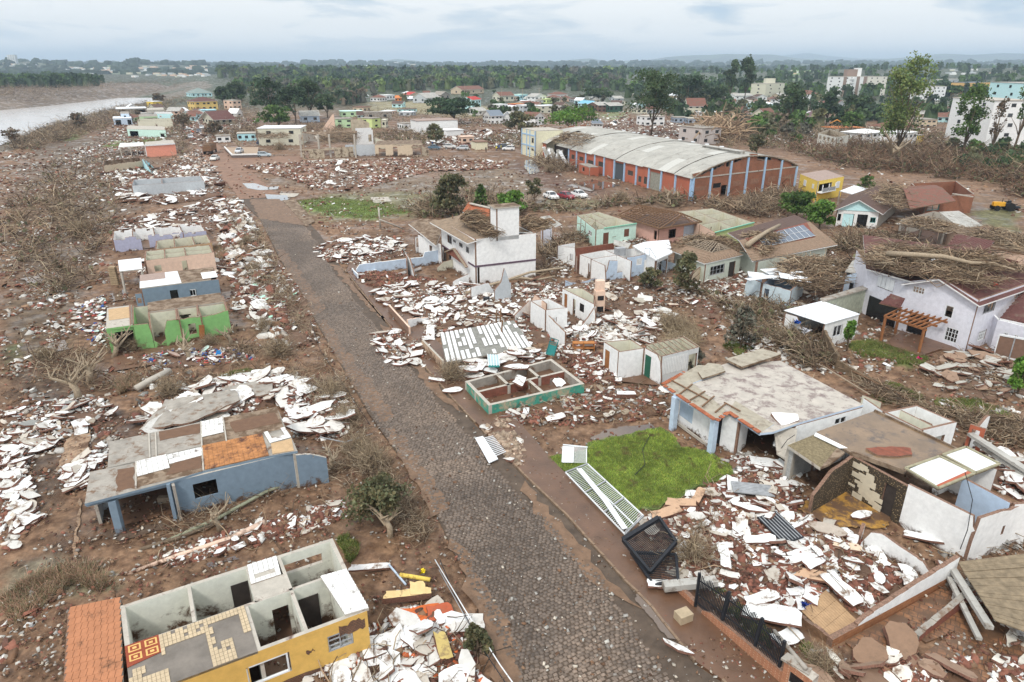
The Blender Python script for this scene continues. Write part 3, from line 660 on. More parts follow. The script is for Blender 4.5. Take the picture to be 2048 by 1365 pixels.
# ---- right-hand pavement under mud, with its kerb stones
SWO=[(1690,1480),(1560,1365),(1470,1275),(1405,1205),(1345,1150),(1260,1080),(1180,1000),(1100,918),(1045,855),(985,800),(935,745),(860,670),(800,610),(745,555),(700,525)]
sw=[P(x+6,y,.03) for x,y in ROADR[:12]]+[P(x,y,.03) for x,y in SWO[::-1]]
pav=bed('pavement',sw,MUDM,.17)
kl=[P(x+3,y) for x,y in ROADR[:12]]; kme=unit_mesh('kerb_stone_mesh',M('kerb',(.24,.165,.11),var=.4,scale=3,bump=.5))
for a,b in zip(kl,kl[1:]):
 l=(b-a).length; k=max(1,int(l/1.0)); rz=math.atan2(b.y-a.y,b.x-a.x)
 for i in range(k):
  if random.random()<.12 or a.y<14: continue
  p=a.lerp(b,(i+.5)/k); put(kme,'kerb_stone',(p.x,p.y,.11),(random.gauss(0,.02),random.gauss(0,.02),rz+random.gauss(0,.02)),(l/k-.04,.13,.2),pav)
PUD=M('standing_water',(.13,.09,.065),rough=.04,var=.05,bump=0,spec=.9)
flat('puddle',PP([(1275,1190),(1290,1200),(1340,1260),(1352,1285),(1335,1282),(1300,1240),(1270,1205)],0),PUD,.172,rag=.05)
flat('puddle',PP([(530,390),(575,392),(578,408),(560,415),(600,448),(575,440),(540,410)],0),M('painted_reflection_water',(.3,.3,.3),rough=.03,var=.05,bump=0,spec=1.5),.13,rag=.1)  # pale base colour paints the white reflection on this puddle
flat('puddle',PP([(485,368),(510,368),(535,376),(558,374),(555,380),(520,382),(495,378)],0),M('painted_reflection_water'),.13,rag=.1)
flat('puddle',PP([(1050,322),(1065,320),(1075,332),(1080,345),(1060,350),(1048,335)],0),M('painted_reflection_water'),.13,rag=.25)
flat('puddle',PP([(1210,862),(1260,855),(1300,850),(1310,858),(1250,875),(1190,888),(1180,880)],0),PUD,.12,rag=.12)
# old walkway slab beside the flooded road
o=bed('concrete_walkway',PP([(565,403),(590,401),(630,445),(612,455)]),CONCD,.22); o['kind']='structure'
# pale paving patches in the lot
for px in ([(560,388),(600,388),(590,395),(566,396)],[(740,396),(775,395),(785,404),(750,408)],[(620,322),(690,318),(720,330),(640,335)]): flat('concrete_patch',PP(px),CONCL,.12,rag=.3)
for px in ([(40,560),(110,545),(130,556),(70,570)],[(200,1070),(330,1050),(350,1062),(240,1085)],[(90,690),(130,680),(140,700),(100,708)],[(860,620),(905,612),(915,622),(870,632)],[(1440,750),(1500,740),(1520,752),(1460,765)],[(1130,372),(1190,360),(1240,372),(1180,384)],[(1650,318),(1720,312),(1740,320),(1680,328)],[(220,590),(250,580),(255,600),(225,605)],[(410,1130),(470,1115),(480,1122),(420,1140)]): flat('puddle',PP(px),PUD,.11,rag=.35)
for i,px in enumerate(([(1030,1390),(1045,1300),(985,1200),(930,1100),(900,1080),(960,1250),(1000,1380)],[(860,1040),(900,1020),(850,940),(790,860),(770,860),(820,960)],[(760,850),(790,835),(745,770),(690,700),(650,640),(640,655),(700,770)],[(620,640),(650,620),(610,560),(570,500),(555,500),(590,590)],[(880,800),(930,830),(850,740),(790,670),(760,650),(820,730)],[(1290,1225),(1240,1180),(1130,1060),(1050,965),(1040,985),(1120,1090),(1200,1180)],[(740,620),(780,650),(720,580),(680,535),(660,530),(700,580)],[(520,440),(620,455),(600,430),(560,400),(500,400)])): flat('mud_drift',PP(px),M('mud_drift',(.19,.115,.07),var=.4,scale=1.6,rough=.6,bump=.6),.141 if i<7 else .165,rag=.35)
# ================================================================ HOUSES LEFT OF THE ROAD
def lerp(a,b,t): return a+(b-a)*t
# ---- yellow roofless house, bottom left
def yellow_house():
 h=2.75; q=Q([(262,1398),(734,1222),(665,1077),(240,1213)],h); r=thing('roofless_house',q.mid(),'roofless yellow house with cream rooms and an orange tiled terrace roof','house')
 m=(YELLOW,ROOMW,CONCL); mi=(ROOMW,ROOMW,CONCL)
 quadwalls(r,q,h,{0: m,1: m,2: mi,3: mi},{0: ((.44,.62,1.0,2.1),(.80,.92,1.2,2.1)),2: ((.05,.25,1.6,2.2),),1: ()},t=.2)
 bm=M('bare_brick_patch',extra=brickpat((.20,.10,.06),(.15,.08,.05),(.07,.05,.04),2.6,.03),var=.3)
 # bare brick showing along the foot of the yellow wall and in its scars
 a,b=q.c[0],q.c[1]; d=(b-a).normalized(); n=Vector((d.y,-d.x))
 for s0,s1,z0,z1 in ((.30,.99,-.1,.55),(.40,.455,.75,1.1),(.86,.985,1.85,2.45),(.70,.74,1.6,1.75)):
  p0,p1=a.lerp(b,s0),a.lerp(b,s1); k=9; mb=MB()
  top=[(p0.lerp(p1,i/k)+n*.012,z1+random.uniform(-.12,.1)) for i in range(k+1)]; bot=[(p0.lerp(p1,i/k)+n*.012,z0+(random.uniform(-.08,.08) if z0>0 else 0)) for i in range(k+1)]
  for i in range(k): mb.face([(bot[i][0].x,bot[i][0].y,bot[i][1]),(bot[i+1][0].x,bot[i+1][0].y,bot[i+1][1]),(top[i+1][0].x,top[i+1][0].y,top[i+1][1]),(top[i][0].x,top[i][0].y,top[i][1])])
  mb.build('bare_brick',bm,r)
 window(r,a,b,.80,.92,1.2,2.1,METALG,GLASS,2,3)
 for s,g in ((.44,0),): window(r,a,b,.44,.62,1.0,2.1,METALW,DARK,1,1)
 V=lambda u0,v0,u1,v1,ops=(),mm=mi,t=.16,hh=h: wall(r,q(u0,v0),q(u1,v1),hh-.006,ops,None,mm,t,0)
 V(.015,.50,.985,.52,((.24,.30,0,2.1),(.62,.70,0,2.0)))            # spine
 V(.285,.985,.275,.52); V(.555,.985,.55,.52,((.1,.45,0,2.05),)); V(.71,.985,.71,.52)
 V(.50,.51,.50,.015); V(.71,.51,.71,.015,((.3,.6,0,2.05),)); V(.90,.51,.90,.015)
 # doors
 c,rz=at_wall(q(.015,.5),q(.985,.52),.80,1.02,.03); put(U(M('dark_door',(.045,.035,.03),var=.3)),'door',c,(0,0,rz),(.95,.06,2.05),r)
 c,rz=at_wall(q(.285,.985),q(.555,.985),.86,1.02,.12); put(U(M('dark_door')),'doorway',c,(0,0,rz),(.9,.05,2.0),r)
 # floor of mud inside
 flat('floor',[q(.01,.01),q(.99,.01),q(.99,.99),q(.01,.99)],MUDF,.12,None,parent=r)
 # slabs that survive: cream tiled deck front left, white tiled square at the back, white tiled strip on the right
 z=h+.02
 sl1=slab(r,[q(0,0,z),q(.50,0,z),q(.50,.53,z),q(0,.51,z)],.12,(M('deck_bed',(.20,.175,.15),var=.3,scale=1),CONC,CONC))
 cream=M('cream_tile',(.52,.41,.27),var=.2,scale=3,dirt=.04,zf=0); rr=random.Random(3)
 tiles(r,[q(0.0,0.0,z),q(.50,0,z),q(.50,.52,z),q(0,.51,z)],30,14,cream,.025,.015,skip=lambda u,v: (.30<u<.62 and .02<v<.74) or (.14<u<.30 and .26<v<.55) or (.70<u<.92 and .40<v<.86) or (u<.27 and v>.52) or (u>.82 and v<.45) or rr.random()<.07)
 # patterned red and yellow tile square
 c0,cx,cy=q(.0,.33,0),q(.135,.33,0)-q(0,.33,0),q(0,.52,0)-q(0,.33,0); z2=z+.035
 pt=lambda u,v: Vector((c0.x+cx.x*u+cy.x*v,c0.y+cx.y*u+cy.y*v,z2))
 panel(r,[pt(0,-.2),pt(1,0.),pt(1,1),pt(0,1)],M('oxide_tile',(.27,.06,.03),var=.2),'patterned_tile',.02)
 yt=M('yellow_tile',(.66,.40,.14),var=.15)
 for i in range(2):
  for j in range(2):
   cx_,cy_=.27+i*.48,.22+j*.5; k=.185
   for (dx,dy) in ((1,0),(-1,0),(0,1),(0,-1)):
    w=.055; a_=Vector((cx_+dx*k,cy_+dy*k)); tdx,tdy=-dy,dx
    o_=[pt(a_.x+tdx*k,a_.y+tdy*k),pt(a_.x-tdx*k,a_.y-tdy*k),pt(a_.x-tdx*(k-w)-dx*w,a_.y-tdy*(k-w)-dy*w),pt(a_.x+tdx*(k-w)-dx*w,a_.y+tdy*(k-w)-dy*w)]
    panel(r,[p+Vector((0,0,.012)) for p in o_],yt,'yellow_tile',.01)
   panel(r,[pt(cx_+a*.06,cy_+b*.06)+Vector((0,0,.012)) for a,b in ((-1,-1),(1,-1),(1,1),(-1,1))],yt,'yellow_tile',.01)
 wt=M('white_tile',(.72,.71,.68),var=.1,dirt=.05,zf=0)
 sq=[q(.555,.74,z),q(.70,.74,z),q(.71,1,z),q(.565,1,z)]; slab(r,sq,.12,(CONCL,BEDGE,CONC)); tiles(r,sq,6,5,wt,.02,.02,skip=lambda u,v: (.2<u<.85 and .1<v<.45))
 slab(r,[q(.555,.53,z-.02),q(.71,.53,z-.02),q(.71,.74,z-.02),q(.555,.74,z-.02)],.12,(CONCL,BEDGE,CONC))
 sq=[q(.90,.02,z+.1),q(1.01,.0,z+.1),q(.995,.52,z+.1),q(.865,.54,z+.1)]; slab(r,sq,.14,(WHITE,CONCL,CONC)); tiles(r,sq,5,12,wt,.02,.012)
 # orange terrace roof left of the rooms
 vy_=P(247,1400,h)-P(240,1196,h); tq=[P(139,1216,h)+vy_,P(247,1400,h),P(240,1196,h),P(139,1216,h)]; slab(r,tq,.2,(M('deck_bed'),CONCL,CONC),'terrace_slab')
 tiles(r,tq,8,15,M('terracotta_tile',(.42,.18,.09),var=.16,scale=2,dirt=.05,zf=0),.03,.016,name='terracotta_tile')
 wall(r,P(130,1400,h),P(141,1214,h),h-.22,(),None,(CONCL,CONCL,BEDGE),.15,0); wall(r,P(141,1214,h),P(240,1196,h),h-.22,(),None,(CONCL,CONCL,BEDGE),.15,0)
yellow_house()
# ---- grey-blue house with patched flat roof
def blue_house():
 h=2.75; A,B,C,D=P(169,1008,h),P(588,903,h),P(554,814,h),P(219,884,h)
 r=thing('flat_roofed_house',(A+C)/2*Vector((1,1,0)),'flat roofed grey blue house with patchwork concrete roof and open carport','house')
 r.location.z=0; m=(BLUE,PGREY,CONCL)
 fz=.07; f=lambda x,y: P(x,y,h); z=lambda x,y,k=0: P(x,y,h)+Vector((0,0,k))
 # left part of the roof, lower row, right part
 slab(r,[f(169,1008),f(338,964),f(407,942),f(404,893),f(272,926),f(180,944)],.16,(CONC,BLUE,CONC))
 slab(r,[f(215,936),f(404,892),f(402,844),f(219,884)],.16,(CONC,CONCL,CONC)); slab(r,[z(404,893,.004),z(568,858,.004),f(554,814),f(402,844)],.16,(CONCD,CONCL,CONC))
 slab(r,[z(407,942,-.004),z(540,912,-.004),z(595,902,-.004),z(575,858,-.004),z(568,859,-.004),z(404,894,-.004)],.16,(CONC,BLUE,CONC))
 panel(r,[z(272,976,.02),z(405,943,.02),z(404,900,.02),z(330,925,.02),z(275,930,.02)],CONCD,'concrete_panel',.02)
 mudp=M('mud_patch',(.155,.085,.05),var=.2,rough=.7,bump=.2)
 panel(r,ragged([z(330,952,.035),z(404,937,.035),z(404,905,.035),z(385,903,.035),z(350,925,.035)],.07,.5,5),mudp,'mud_patch',.015)
 panel(r,ragged([z(320,882,.025),z(400,866,.025),z(400,848,.025),z(318,864,.025)],.06,.5,6),mudp,'mud_patch',.02); panel(r,ragged([z(470,866,.02),z(560,845,.02),z(550,826,.02),z(460,845,.02)],.1,.5,7),mudp,'mud_patch',.02)
 panel(r,ragged([z(232,984,.02),z(268,975,.02),z(268,935,.02),z(235,940,.02)],.08,.5,8),mudp,'mud_patch',.02)
 wt=M('white_tile')
 tiles(r,[z(275,955,.03),z(340,937,.03),z(333,910,.03),z(270,925,.03)],6,4,wt,.02,.015); tiles(r,[z(340,930,.03),z(404,912,.03),z(403,896,.03),z(333,911,.03)],6,2,wt,.02,.015)
 tiles(r,[z(404,876,.03),z(447,866,.03),z(446,836,.03),z(401,845,.03)],5,5,wt,.02,.015)
 tiles(r,[z(540,888,.03),z(583,876,.03),z(569,856,.03),z(527,866,.03)],5,3,wt,.02,.015,skip=lambda u,v: .25<u<.8 and .3<v<.9)
 tiles(r,[z(410,941,.02),z(538,912,.02),z(524,868,.02),z(404,893,.02)],13,9,M('orange_clay_tile',(.42,.185,.07),var=.45,scale=1.6,dirt=.11,dirtcol=(.10,.045,.03),zf=0),.03,.012,name='clay_tile')
 panel(r,[z(545,909,.03),z(588,902,.03),z(583,878,.03),z(542,888,.03)],M('tan_panel',(.50,.34,.19),var=.2),'concrete_panel',.02)
 for x0,y0,x1,y1 in ((404,893,402,844),(446,835,453,884),(407,942,404,893),(272,978,272,925),(300,916,298,868),(313,914,311,866)): mb=MB(); mb.bar(z(x0,y0,.03),z(x1,y1,.03),.09,.07); mb.build('joint',CONCL,r)
 # walls
 w0,w1=P(341,961,h),P(592,900,h); wall(r,w0,w1,h-.15,((.14,.34,.95,2.15),),None,m,.18,0)
 window(r,w0,w1,.14,.34,.95,2.15,BLUE,DARK,1,1)  # near-black pane paints the shade of an unglazed window
 e=P(650,893,h); wall(r,P(591,906,h),e,h-.2,((.55,.58,2.1,2.25),),[(0,h-.2),(.5,h-.35),(1,h-.9)],m,.18,.05)
 wall(r,P(591,903,h),P(556,816,h),h-.17,(),None,m,.18,0); wall(r,P(556,816,h),P(222,886,h),h-.17,(),None,m,.18,0); wall(r,P(222,886,h),P(217,930,h),h-.17,(),None,m,.18,0); wall(r,P(217,938,h),P(182,945,h),h-.17,(),None,m,.18,0)
 wall(r,P(182,948,h),P(178,975,h),h-.17,(),None,m,.18,0)
 wall(r,P(322,900,h),P(343,968,h),h-.18,(),None,(PGREY,PGREY,CONC),.16,0)
 mb=MB(); a,b=P(219,1001,h-.35),P(236,997,h-.35)
 for p in (a,): mb.box((p.x+.15,p.y+.05,1.15),.42,.42,2.5,.2)
 mb.build('post',BLUE,r); mb=MB(); mb.bar(P(172,1009,h-.3),P(342,967,h-.3),.18,.28); mb.build('beam',BLUE,r); mb=MB(); mb.box(P(342,1000,1.4)+Vector((.1,0,0)),.2,.5,2.5,.2); mb.build('post',BLUE,r)
 flat('floor',PP([(225,1060),(350,1030),(330,940),(200,960)],0),MUDF,.13,None,parent=r)
 # things in the carport
 mb=MB(); mb.box((0,0,0),1.1,.35,.5,.1); o=mb.build('wooden_crate',WOODG); o.location=P(337,1018)+Vector((-.3,.6,.25)); tag(o,'small wooden box lying inside the carport of the grey blue house','box')
blue_house()
# ---- bright green house
def green_house():
 h=2.7; r=thing('ruined_house',P(330,680),'bright green roofless house with a broken front wall and cream rooms','house'); f=lambda x,y,k=0: P(x,y,h)+Vector((0,0,k))
 m=(GREEN,GREEN,BEDGE); mc=(CREAM,CREAM,BEDGE)
 wall(r,f(212,658),f(265,650),h-.15,((.28,.97,-.3,2.2),),None,m,.2,0); wall(r,f(266,651),f(299,647),h,(),[(0,h),(.9,h),(1,1.4)],m,.2,.06)
 wall(r,f(325,644),f(456,622),h,((.36,.47,.9,2.0),),[(0,1.7),(.06,h),(.3,h-.1),(.75,h-.2),(1,h)],m,.2,.06)
 wall(r,f(300,647),f(325,643),1.0,(),[(0,.9),(.5,.3),(1,.8)],m,.2,.08)
 wall(r,f(456,622),f(447,592),h,(),None,m,.2,0); wall(r,f(447,590),f(214,617),h-.2,(),None,(GREEN,CREAM,BEDGE),.2,0); wall(r,f(214,618),f(212,656),h-.15,(),None,m,.2,0)
 wall(r,f(264,612),f(264,648),h,(),None,m,.16,0); wall(r,f(296,610),f(296,645),h,(),[(0,h),(.6,h),(1,1.5)],mc,.16,0)
 wall(r,f(296,627),f(450,607),h-.02,((.4,.5,.8,2.1),(.38,.53,1.9,2.05)),None,mc,.16,0); wall(r,f(352,618),f(357,640),h,(),None,mc,.14,0); wall(r,f(393,612),f(400,632),h,(),None,mc,.14,0)
 slab(r,[f(212,658,.02),f(265,651,.02),f(263,611,.02),f(214,617,.02)],.2,(CONCL,GREEN,CONC)); slab(r,[f(296,625,.02),f(450,604,.02),f(440,586,.02),f(330,600,.02),f(295,606,.02)],.15,(CONCD,CONCL,CONC))
 panel(r,[f(218,642,.05),f(262,636,.05),f(262,614,.05),f(217,620,.05)],M('tan_panel'),'concrete_panel',.02)
 for x in (262,354,396): mb=MB(); mb.bar(f(x,650 if x<300 else 641-(x-350)*.2,.03),f(x-2,612 if x<300 else 620-(x-350)*.2,.03),.16,.12); mb.build('ring_beam',BEDGE,r)
 flat('floor',[f(215,690),f(450,655),f(445,600),f(216,625)],MUDF,.12,None,parent=r)
 mb=MB(); a=P(318,690); mb.box((a.x+4.1,a.y+.9,1.),.5,.1,1.5,.3,ry=.1); o=mb.build('orange_door',WOODO,r)
green_house()
# ---- small grey blue house behind it
def grey_house():
 h=2.7; q=Q([(280,579),(437,559),(427,536),(280,553)],h); r=thing('flat_roofed_house',q.mid(),'small slate blue house with white sheet roof panels behind the bright green house','house'); m=(BLUE,BLUE,BEDGE)
 quadwalls(r,q,h,m,{0: ((.34,.44,0,2.1),(.60,.68,1.1,1.9))},t=.18); slab(r,[q(0,0,h+.13),q(.52,0,h+.13),q(.5,1,h+.13),q(0,1,h+.13)],.12,(SHEETW,CONCL,CONC)); slab(r,[q(.52,.0,h+.12),q(.9,0,h+.12),q(1,1,h+.12),q(.5,1,h+.12)],.11,(CONCD,CONCL,CONC))
 panel(r,[q(0,.5,h+.15),q(.33,.5,h+.15),q(.33,1,h+.15),q(0,1,h+.15)],M('tan_panel2',(.35,.26,.22),var=.2),'roof_panel'); panel(r,[q(.8,.1,h+.15),q(1,.1,h+.15),q(1,.6,h+.15),q(.8,.6,h+.15)],WHITE,'roof_panel')
 window(r,q.c[0],q.c[1],.60,.68,1.1,1.9); c,rz=at_wall(q.c[0],q.c[1],.39,1.05,-.08); put(U(DARK),'door',c,(0,0,rz),(.9,.05,2.1),r)
 a,b=P(268,580,h),P(281,579,h); wall(r,a,b,2.2,((.2,.8,1.1,1.7),),None,m,.15,0)
 # carport and stone pillar of the next house
 r=thing('carport',P(265,560),'pale carport slab on posts beside a stepped stone pillar','carport'); s=[P(239,543,h),P(284,538,h),P(282,516,h),P(236,521,h)]; slab(r,s,.14,(SHEETW,CONCL,CONC))
 for x,y in ((242,545),(283,540),(238,524)): mb=MB(); p=P(x,y,h); mb.box((p.x,p.y,1.25),.2,.2,2.6); mb.build('post',CONCL,r)
 mb=MB(); p=P(232,570)
 for k in range(8): mb.box((p.x,p.y,.15+k*.3),.9-.02*k,.6,.26,.1)
 mb.build('stone_pillar',M('tan_stone',(.36,.27,.17),var=.3),r)
grey_house()
def lowrise(label,quad,h,mats,ops={},roof=None,cat='house',name='ruined_house',t=.2,jag=0,profs={},inner=(),floor=True,skip=()):
 q=Q(quad,h); r=thing(name,q.mid(),label,cat); quadwalls(r,q,h,mats,ops,profs,t,jag,skip)
 for u0,v0,u1,v1 in inner: wall(r,q(u0,v0),q(u1,v1),h-.03,(),None,mats[1:2]*2+mats[2:] if isinstance(mats,tuple) else (WHITE,WHITE,BEDGE),.15,jag)
 if roof: slab(r,[q(0,0,h+.14),q(1,0,h+.14),q(1,1,h+.14),q(0,1,h+.14)],.12,(roof,CONCL,CONC))
 elif floor: flat('floor',[q(.02,.02),q(.98,.02),q(.98,.98),q(.02,.98)],MUDF,.12,None,parent=r)
 return r,q
W3=(WHITE,WHITE,BEDGE); C3=(CREAM,CREAM,BEDGE)
LAV3=(LAV,WHITE,BEDGE)
lowrise('roofless row of pale rooms with peach walls beyond the stone pillar',[(288,522),(428,506),(420,490),(290,503)],2.6,(PEACH,CREAM,BEDGE),{0: ((.1,.2,1,1.8),(.5,.58,0,2))},inner=((.3,0,.3,1),(.6,0,.6,1),(0,.5,1,.5)),jag=.04)
lowrise('roofless house with two lavender front walls under white slabs',[(224,481),(412,462),(402,448),(226,464)],1.9,(LAV,WHITE,BEDGE),{0: ((.28,.36,0,2),(.62,.7,1,1.9))},inner=((.22,0,.22,1),(.45,0,.45,1),(.75,0,.75,1)),jag=.3)
lowrise('low roofless house with tan and cream rooms right behind the lavender one',[(310,500),(424,486),(415,470),(312,482)],1.5,(M('tan_wall',(.45,.30,.17),var=.2),CREAM,BEDGE),{},inner=((.35,0,.35,1),(.7,0,.7,1)),jag=.05)
r,q=lowrise('long pale grey roofless house with broken white slabs lying over it',[(262,372),(408,362),(402,352),(266,360)],2.6,(PGREY,PGREY,BEDGE),{},inner=((.42,0,.42,1),),jag=.0)
r,q=lowrise('salmon box shaped house with white rim at the river side',[(289,292),(350,288),(346,281),(291,285)],3.4,(SALMON,SALMON,WHITE),{},CONCL,name='house')
mb=MB(); c=[q(0,0,3.4),q(1,0,3.4)]; mb.bar(c[0]+Vector((-.1,-.15,.05)),c[1]+Vector((.1,-.15,.05)),.2,.45); mb.build('parapet',WHITE,r)
r=thing('carport',P(262,312),'white roofed open carport left of the salmon house','carport'); slab(r,[P(237,294,2.9),P(288,291,2.9),P(286,285,2.9),P(240,287,2.9)],.25,(SHEETW,WHITE,CONC))
for x,y in ((239,294),(259,293),(271,292),(286,291)): p=P(x,y,2.9); mb=MB(); mb.box((p.x,p.y+.3,1.35),.25,.25,2.8); mb.build('post',CONCL,r)
lowrise('brown roofless shell half buried below the salmon house',[(205,332),(283,322),(280,315),(208,322)],2.2,(BEIGE,CONCD,BEDGE),{0: ((.3,.36,.3,1),)},jag=.12)
lowrise('leaning light blue wall remnant under the salmon house',[(284,318),(300,330),(312,322),(296,312)],2.6,(CYAN,CYAN,BEDGE),{},profs={0: [(0,2.7),(.5,2.),(1,.8)],1: [(0,.8),(1,.3)],2: [(0,.3),(1,.5)],3: [(0,.5),(1,2.6)]},jag=.2,floor=False)
lowrise('low mint green house with dark garage opening near the river',[(253,259),(331,261),(327,254),(256,252)],2.8,(MINT,MINT,BEDGE),{0: ((.06,.28,-.3,2.2),(.85,.95,-.3,1.5))},CONCL,name='house')
r,q=lowrise('long cream ruin above the low mint green house',[(274,243),(345,243),(343,237),(276,238)],2.8,(CREAM,CREAM,BEDGE),{0: ((.5,.55,0,2),)},jag=.15)
lowrise('dark fronted green and grey shed near the river bank',[(277,234),(315,233),(314,229),(278,230)],2.8,(PALEG,PALEG,BEDGE),{0: ((.25,.95,-.3,2.2),)},CONC,name='shed')
lowrise('pale aqua fronted house between shed and road',[(306,228),(346,228),(344,224),(308,224)],2.6,(AQUA,WHITE,BEDGE),{0: ((.3,.4,.9,1.8),)},jag=.06)
lowrise('flat white roof over dark opening by the river scrub',[(225,238),(263,237),(262,233),(226,234)],3.,(SKY,SKY,BEDGE),{0: ((.1,.4,.2,2.4),(.75,.95,.3,2.4))},SHEETW,name='house')
lowrise('small pale blue two floor house standing in branches',[(240,228),(258,228),(257,224),(241,224)],4.6,(SKY,SKY,BEDGE),{0: ((.35,.6,2.6,3.8),)},CONC,name='house')
lowrise('grey block house with small white window by the river',[(293,221),(328,220),(326,216),(294,217)],3.4,(CONCL,CONCL,BEDGE),{0: ((.1,.25,1.2,2.2),)},CONCL,name='house')
lowrise('long flat white slab roof over dark rooms near the water',[(230,219),(293,217),(291,214),(232,215)],3.,(CONC,CONC,BEDGE),{0: ((.6,.95,0,2.4),(.1,.3,.5,2.4))},SHEETW,name='house')
# ================================================================ CENTRE
def pw(par,x0,y0,x1,y1,h,m=W3,ops=(),prof=None,t=.16,jag=0.,z0=-.25,name='wall',hp=None):
 """wall between two pixels of its top edge (seen at height hp, normally h)"""
 hp=h if hp is None else hp
 return wall(par,P(x0,y0,hp),P(x1,y1,hp),h,ops,prof,m,t,jag,z0,name)
def up(p,z): return Vector((p[0],p[1],z))
def logs(name,pts,r0,r1,mat,label,cat='log',parent=None):
 mb=MB(); n=len(pts); mb.tube(pts,[r0+(r1-r0)*i/(n-1) for i in range(n)],7); o=mb.build(name,mat,parent,smooth=True)
 return tag(o,label,cat) if parent is None else o
def white_house():
 a,b=P(951,569),P(1071,554); H2=HT(951,569,479); d=(b-a).normalized(); L0=P(884,522)
 L0=a+(L0-a); c=b+(L0-a); r=thing('two_storey_house',(a+c)/2,'white two storey house with purple band, tall roof tower and debris covered roof','house')
 q=Q([(0,0)]*4,0); q.c=[xy(a),xy(b),xy(c),xy(L0)]; q.h=H2
 band=H2*.40; hl=H2*.93
 quadwalls(r,q,H2,{0: W3,1: W3,2: W3,3: W3},{0: ((.01,.045,.1,2.2),),3: ((.05,.30,.1,2.4),(.76,.84,H2*.60,H2*.74),(.56,.66,H2*.64,H2*.74),(.2,.33,H2*.56,H2*.76),(.38,.46,H2*.66,H2*.72))},t=.22)
 for k,(s0,s1) in ((0,(-.002,1.002)),(3,(.0,.33)),(3,(.82,1.0))):
  p0,p1=q.c[k],q.c[(k+1)%4]; mb=MB(); l=(p1-p0).length; cc,rz=at_wall(p0,p1,(s0+s1)/2,band,.03); mb.box(cc,l*(s1-s0),.07,.22,rz); mb.build('band',M('purple_band',(.12,.075,.105)),r)
 for s0,s1,z0,z1 in ((.76,.84,.60,.74),(.56,.66,.64,.74),(.2,.33,.56,.76),(.38,.46,.66,.72)): window(r,L0 if 0 else q.c[3],q.c[0],s0,s1,H2*z0,H2*z1,METALG,GLASS,2)
 cc,rz=at_wall(q.c[3],q.c[0],.175,1.2,-.1); put(U(WOOD),'door',cc,(0,0,rz),(1.3,.05,2.4),r)
 # roof: low muddy tile deck rising towards the tower
 D=lambda u,v,z: q(u,v,z); s=[D(-.02,-.0,H2-.05),D(.36,-.0,H2+.05),D(.36,1.06,H2+.9),D(-.1,1.08,H2+.1)]
 slab(r,[D(-.13,-.03,H2-.35),D(.36,.02,H2+.25),D(.4,.9,H2+.9),D(-.16,1.05,H2-.3)],.12,(M('muddy_tile',(.26,.19,.13),var=.35,scale=2),WHITE,WOOD),'roof')
 slab(r,[D(.40,.25,H2+.2),D(1.02,.06,H2-.15),D(1.06,1.1,H2-.1),D(.42,1.05,H2+.8)],.12,(M('muddy_tile'),WHITE,WOOD),'roof')
 ht=HT(992,563.5,418); tq=Q([(0,0)]*4,0); e=(b-a); n=Vector((-d.y,d.x,0)); t0=a+e*.345; t1=a+e*.715; tq.c=[xy(t0),xy(t1),xy(t1+n*2.1),xy(t0+n*2.1)]
 quadwalls(r,tq,ht,W3,z0=H2-.5,t=.2); cp=[Vector((p.x,p.y,ht+.16)) for p in tq.c]; m_=sum(cp,Vector())/4; slab(r,[p+(p-m_).normalized()*.28 for p in cp],.16,(CONCD,CONCL,CONCL),'tower_cap')
 # surviving red tiles over the ridge
 tl=[PD(926,421,t0.y+4.6),PD(978,442,t0.y+1.2),PD(978,418,t0.y+5),PD(940,407,t0.y+8.2)]; tl[0].z=H2+1.1; tl[1].z=H2+1.0; tl[2].z=H2+2.3; tl[3].z=H2+2.3
 tl=[P(926,423,H2+.9),P(979,444,H2+.9),P(979,418,H2+2.),P(938,406,H2+2.)]
 slab(r,tl,.1,(BRICK,WOOD,WOOD),'roof_deck'); tiles(r,[tl[1],tl[0],tl[3],tl[2]][::-1] and tl,13,7,M('orange_roof_tile',(.38,.125,.06),var=.35),.07,.03,'roof_tile',lift=.02)
 for x,y in ((905,430),(960,452),(978,446)): mb=MB(); p=P(x,y,H2+.9); mb.bar(up(p,H2),p,.12); mb.build('rafter',WOOD,r)
 mb=MB(); mb.bar(P(940,407,H2+2.1),P(982,417,H2+2.1),.5,.12); mb.build('ridge_cap',CONCL,r)
 # small grey gable at the right
 g=[P(1063,443,H2*.86),P(1080,436,H2*1.05),P(1112,452,H2*.86),P(1096,457,H2*.8)];
 slab(r,[P(1082,434,H2+.3),P(1111,454,H2-.9),P(1123,449,H2-.9),P(1098,431,H2+.3)],.08,(SHEET,WHITE,WOOD),'small_gable_roof'); slab(r,[P(1082,434,H2+.3),P(1072,441,H2-.5),P(1088,438,H2-.5),P(1098,431,H2+.3)],.08,(SHEET,WHITE,WOOD),'small_gable_roof')
 w=lowrise('white roofed lean-to behind the white two storey house',[(1084,460),(1104,457),(1100,449),(1082,452)],3.,(LILAC,LILAC,BEDGE),roof=CONC,cat='shed',name='lean_to')
 # triangular porch gable on the left face
 n3=Vector((-(q.c[0]-q.c[3]).normalized().y*-1,0,0)); dl=(q.c[0]-q.c[3]).normalized(); nl=Vector((dl.y,-dl.x)); p0=q.c[3].lerp(q.c[0],.26)+nl*.5; p1=q.c[3].lerp(q.c[0],.88)+nl*.5; pm_=p0.lerp(p1,.42)
 zz=H2*.36; mb=MB(); A0,A1,A2=Vector((p0.x,p0.y,zz)),Vector((p1.x,p1.y,zz-.2)),Vector((pm_.x,pm_.y,zz+1.25)); bk=Vector((-nl.x,-nl.y,0))*.16
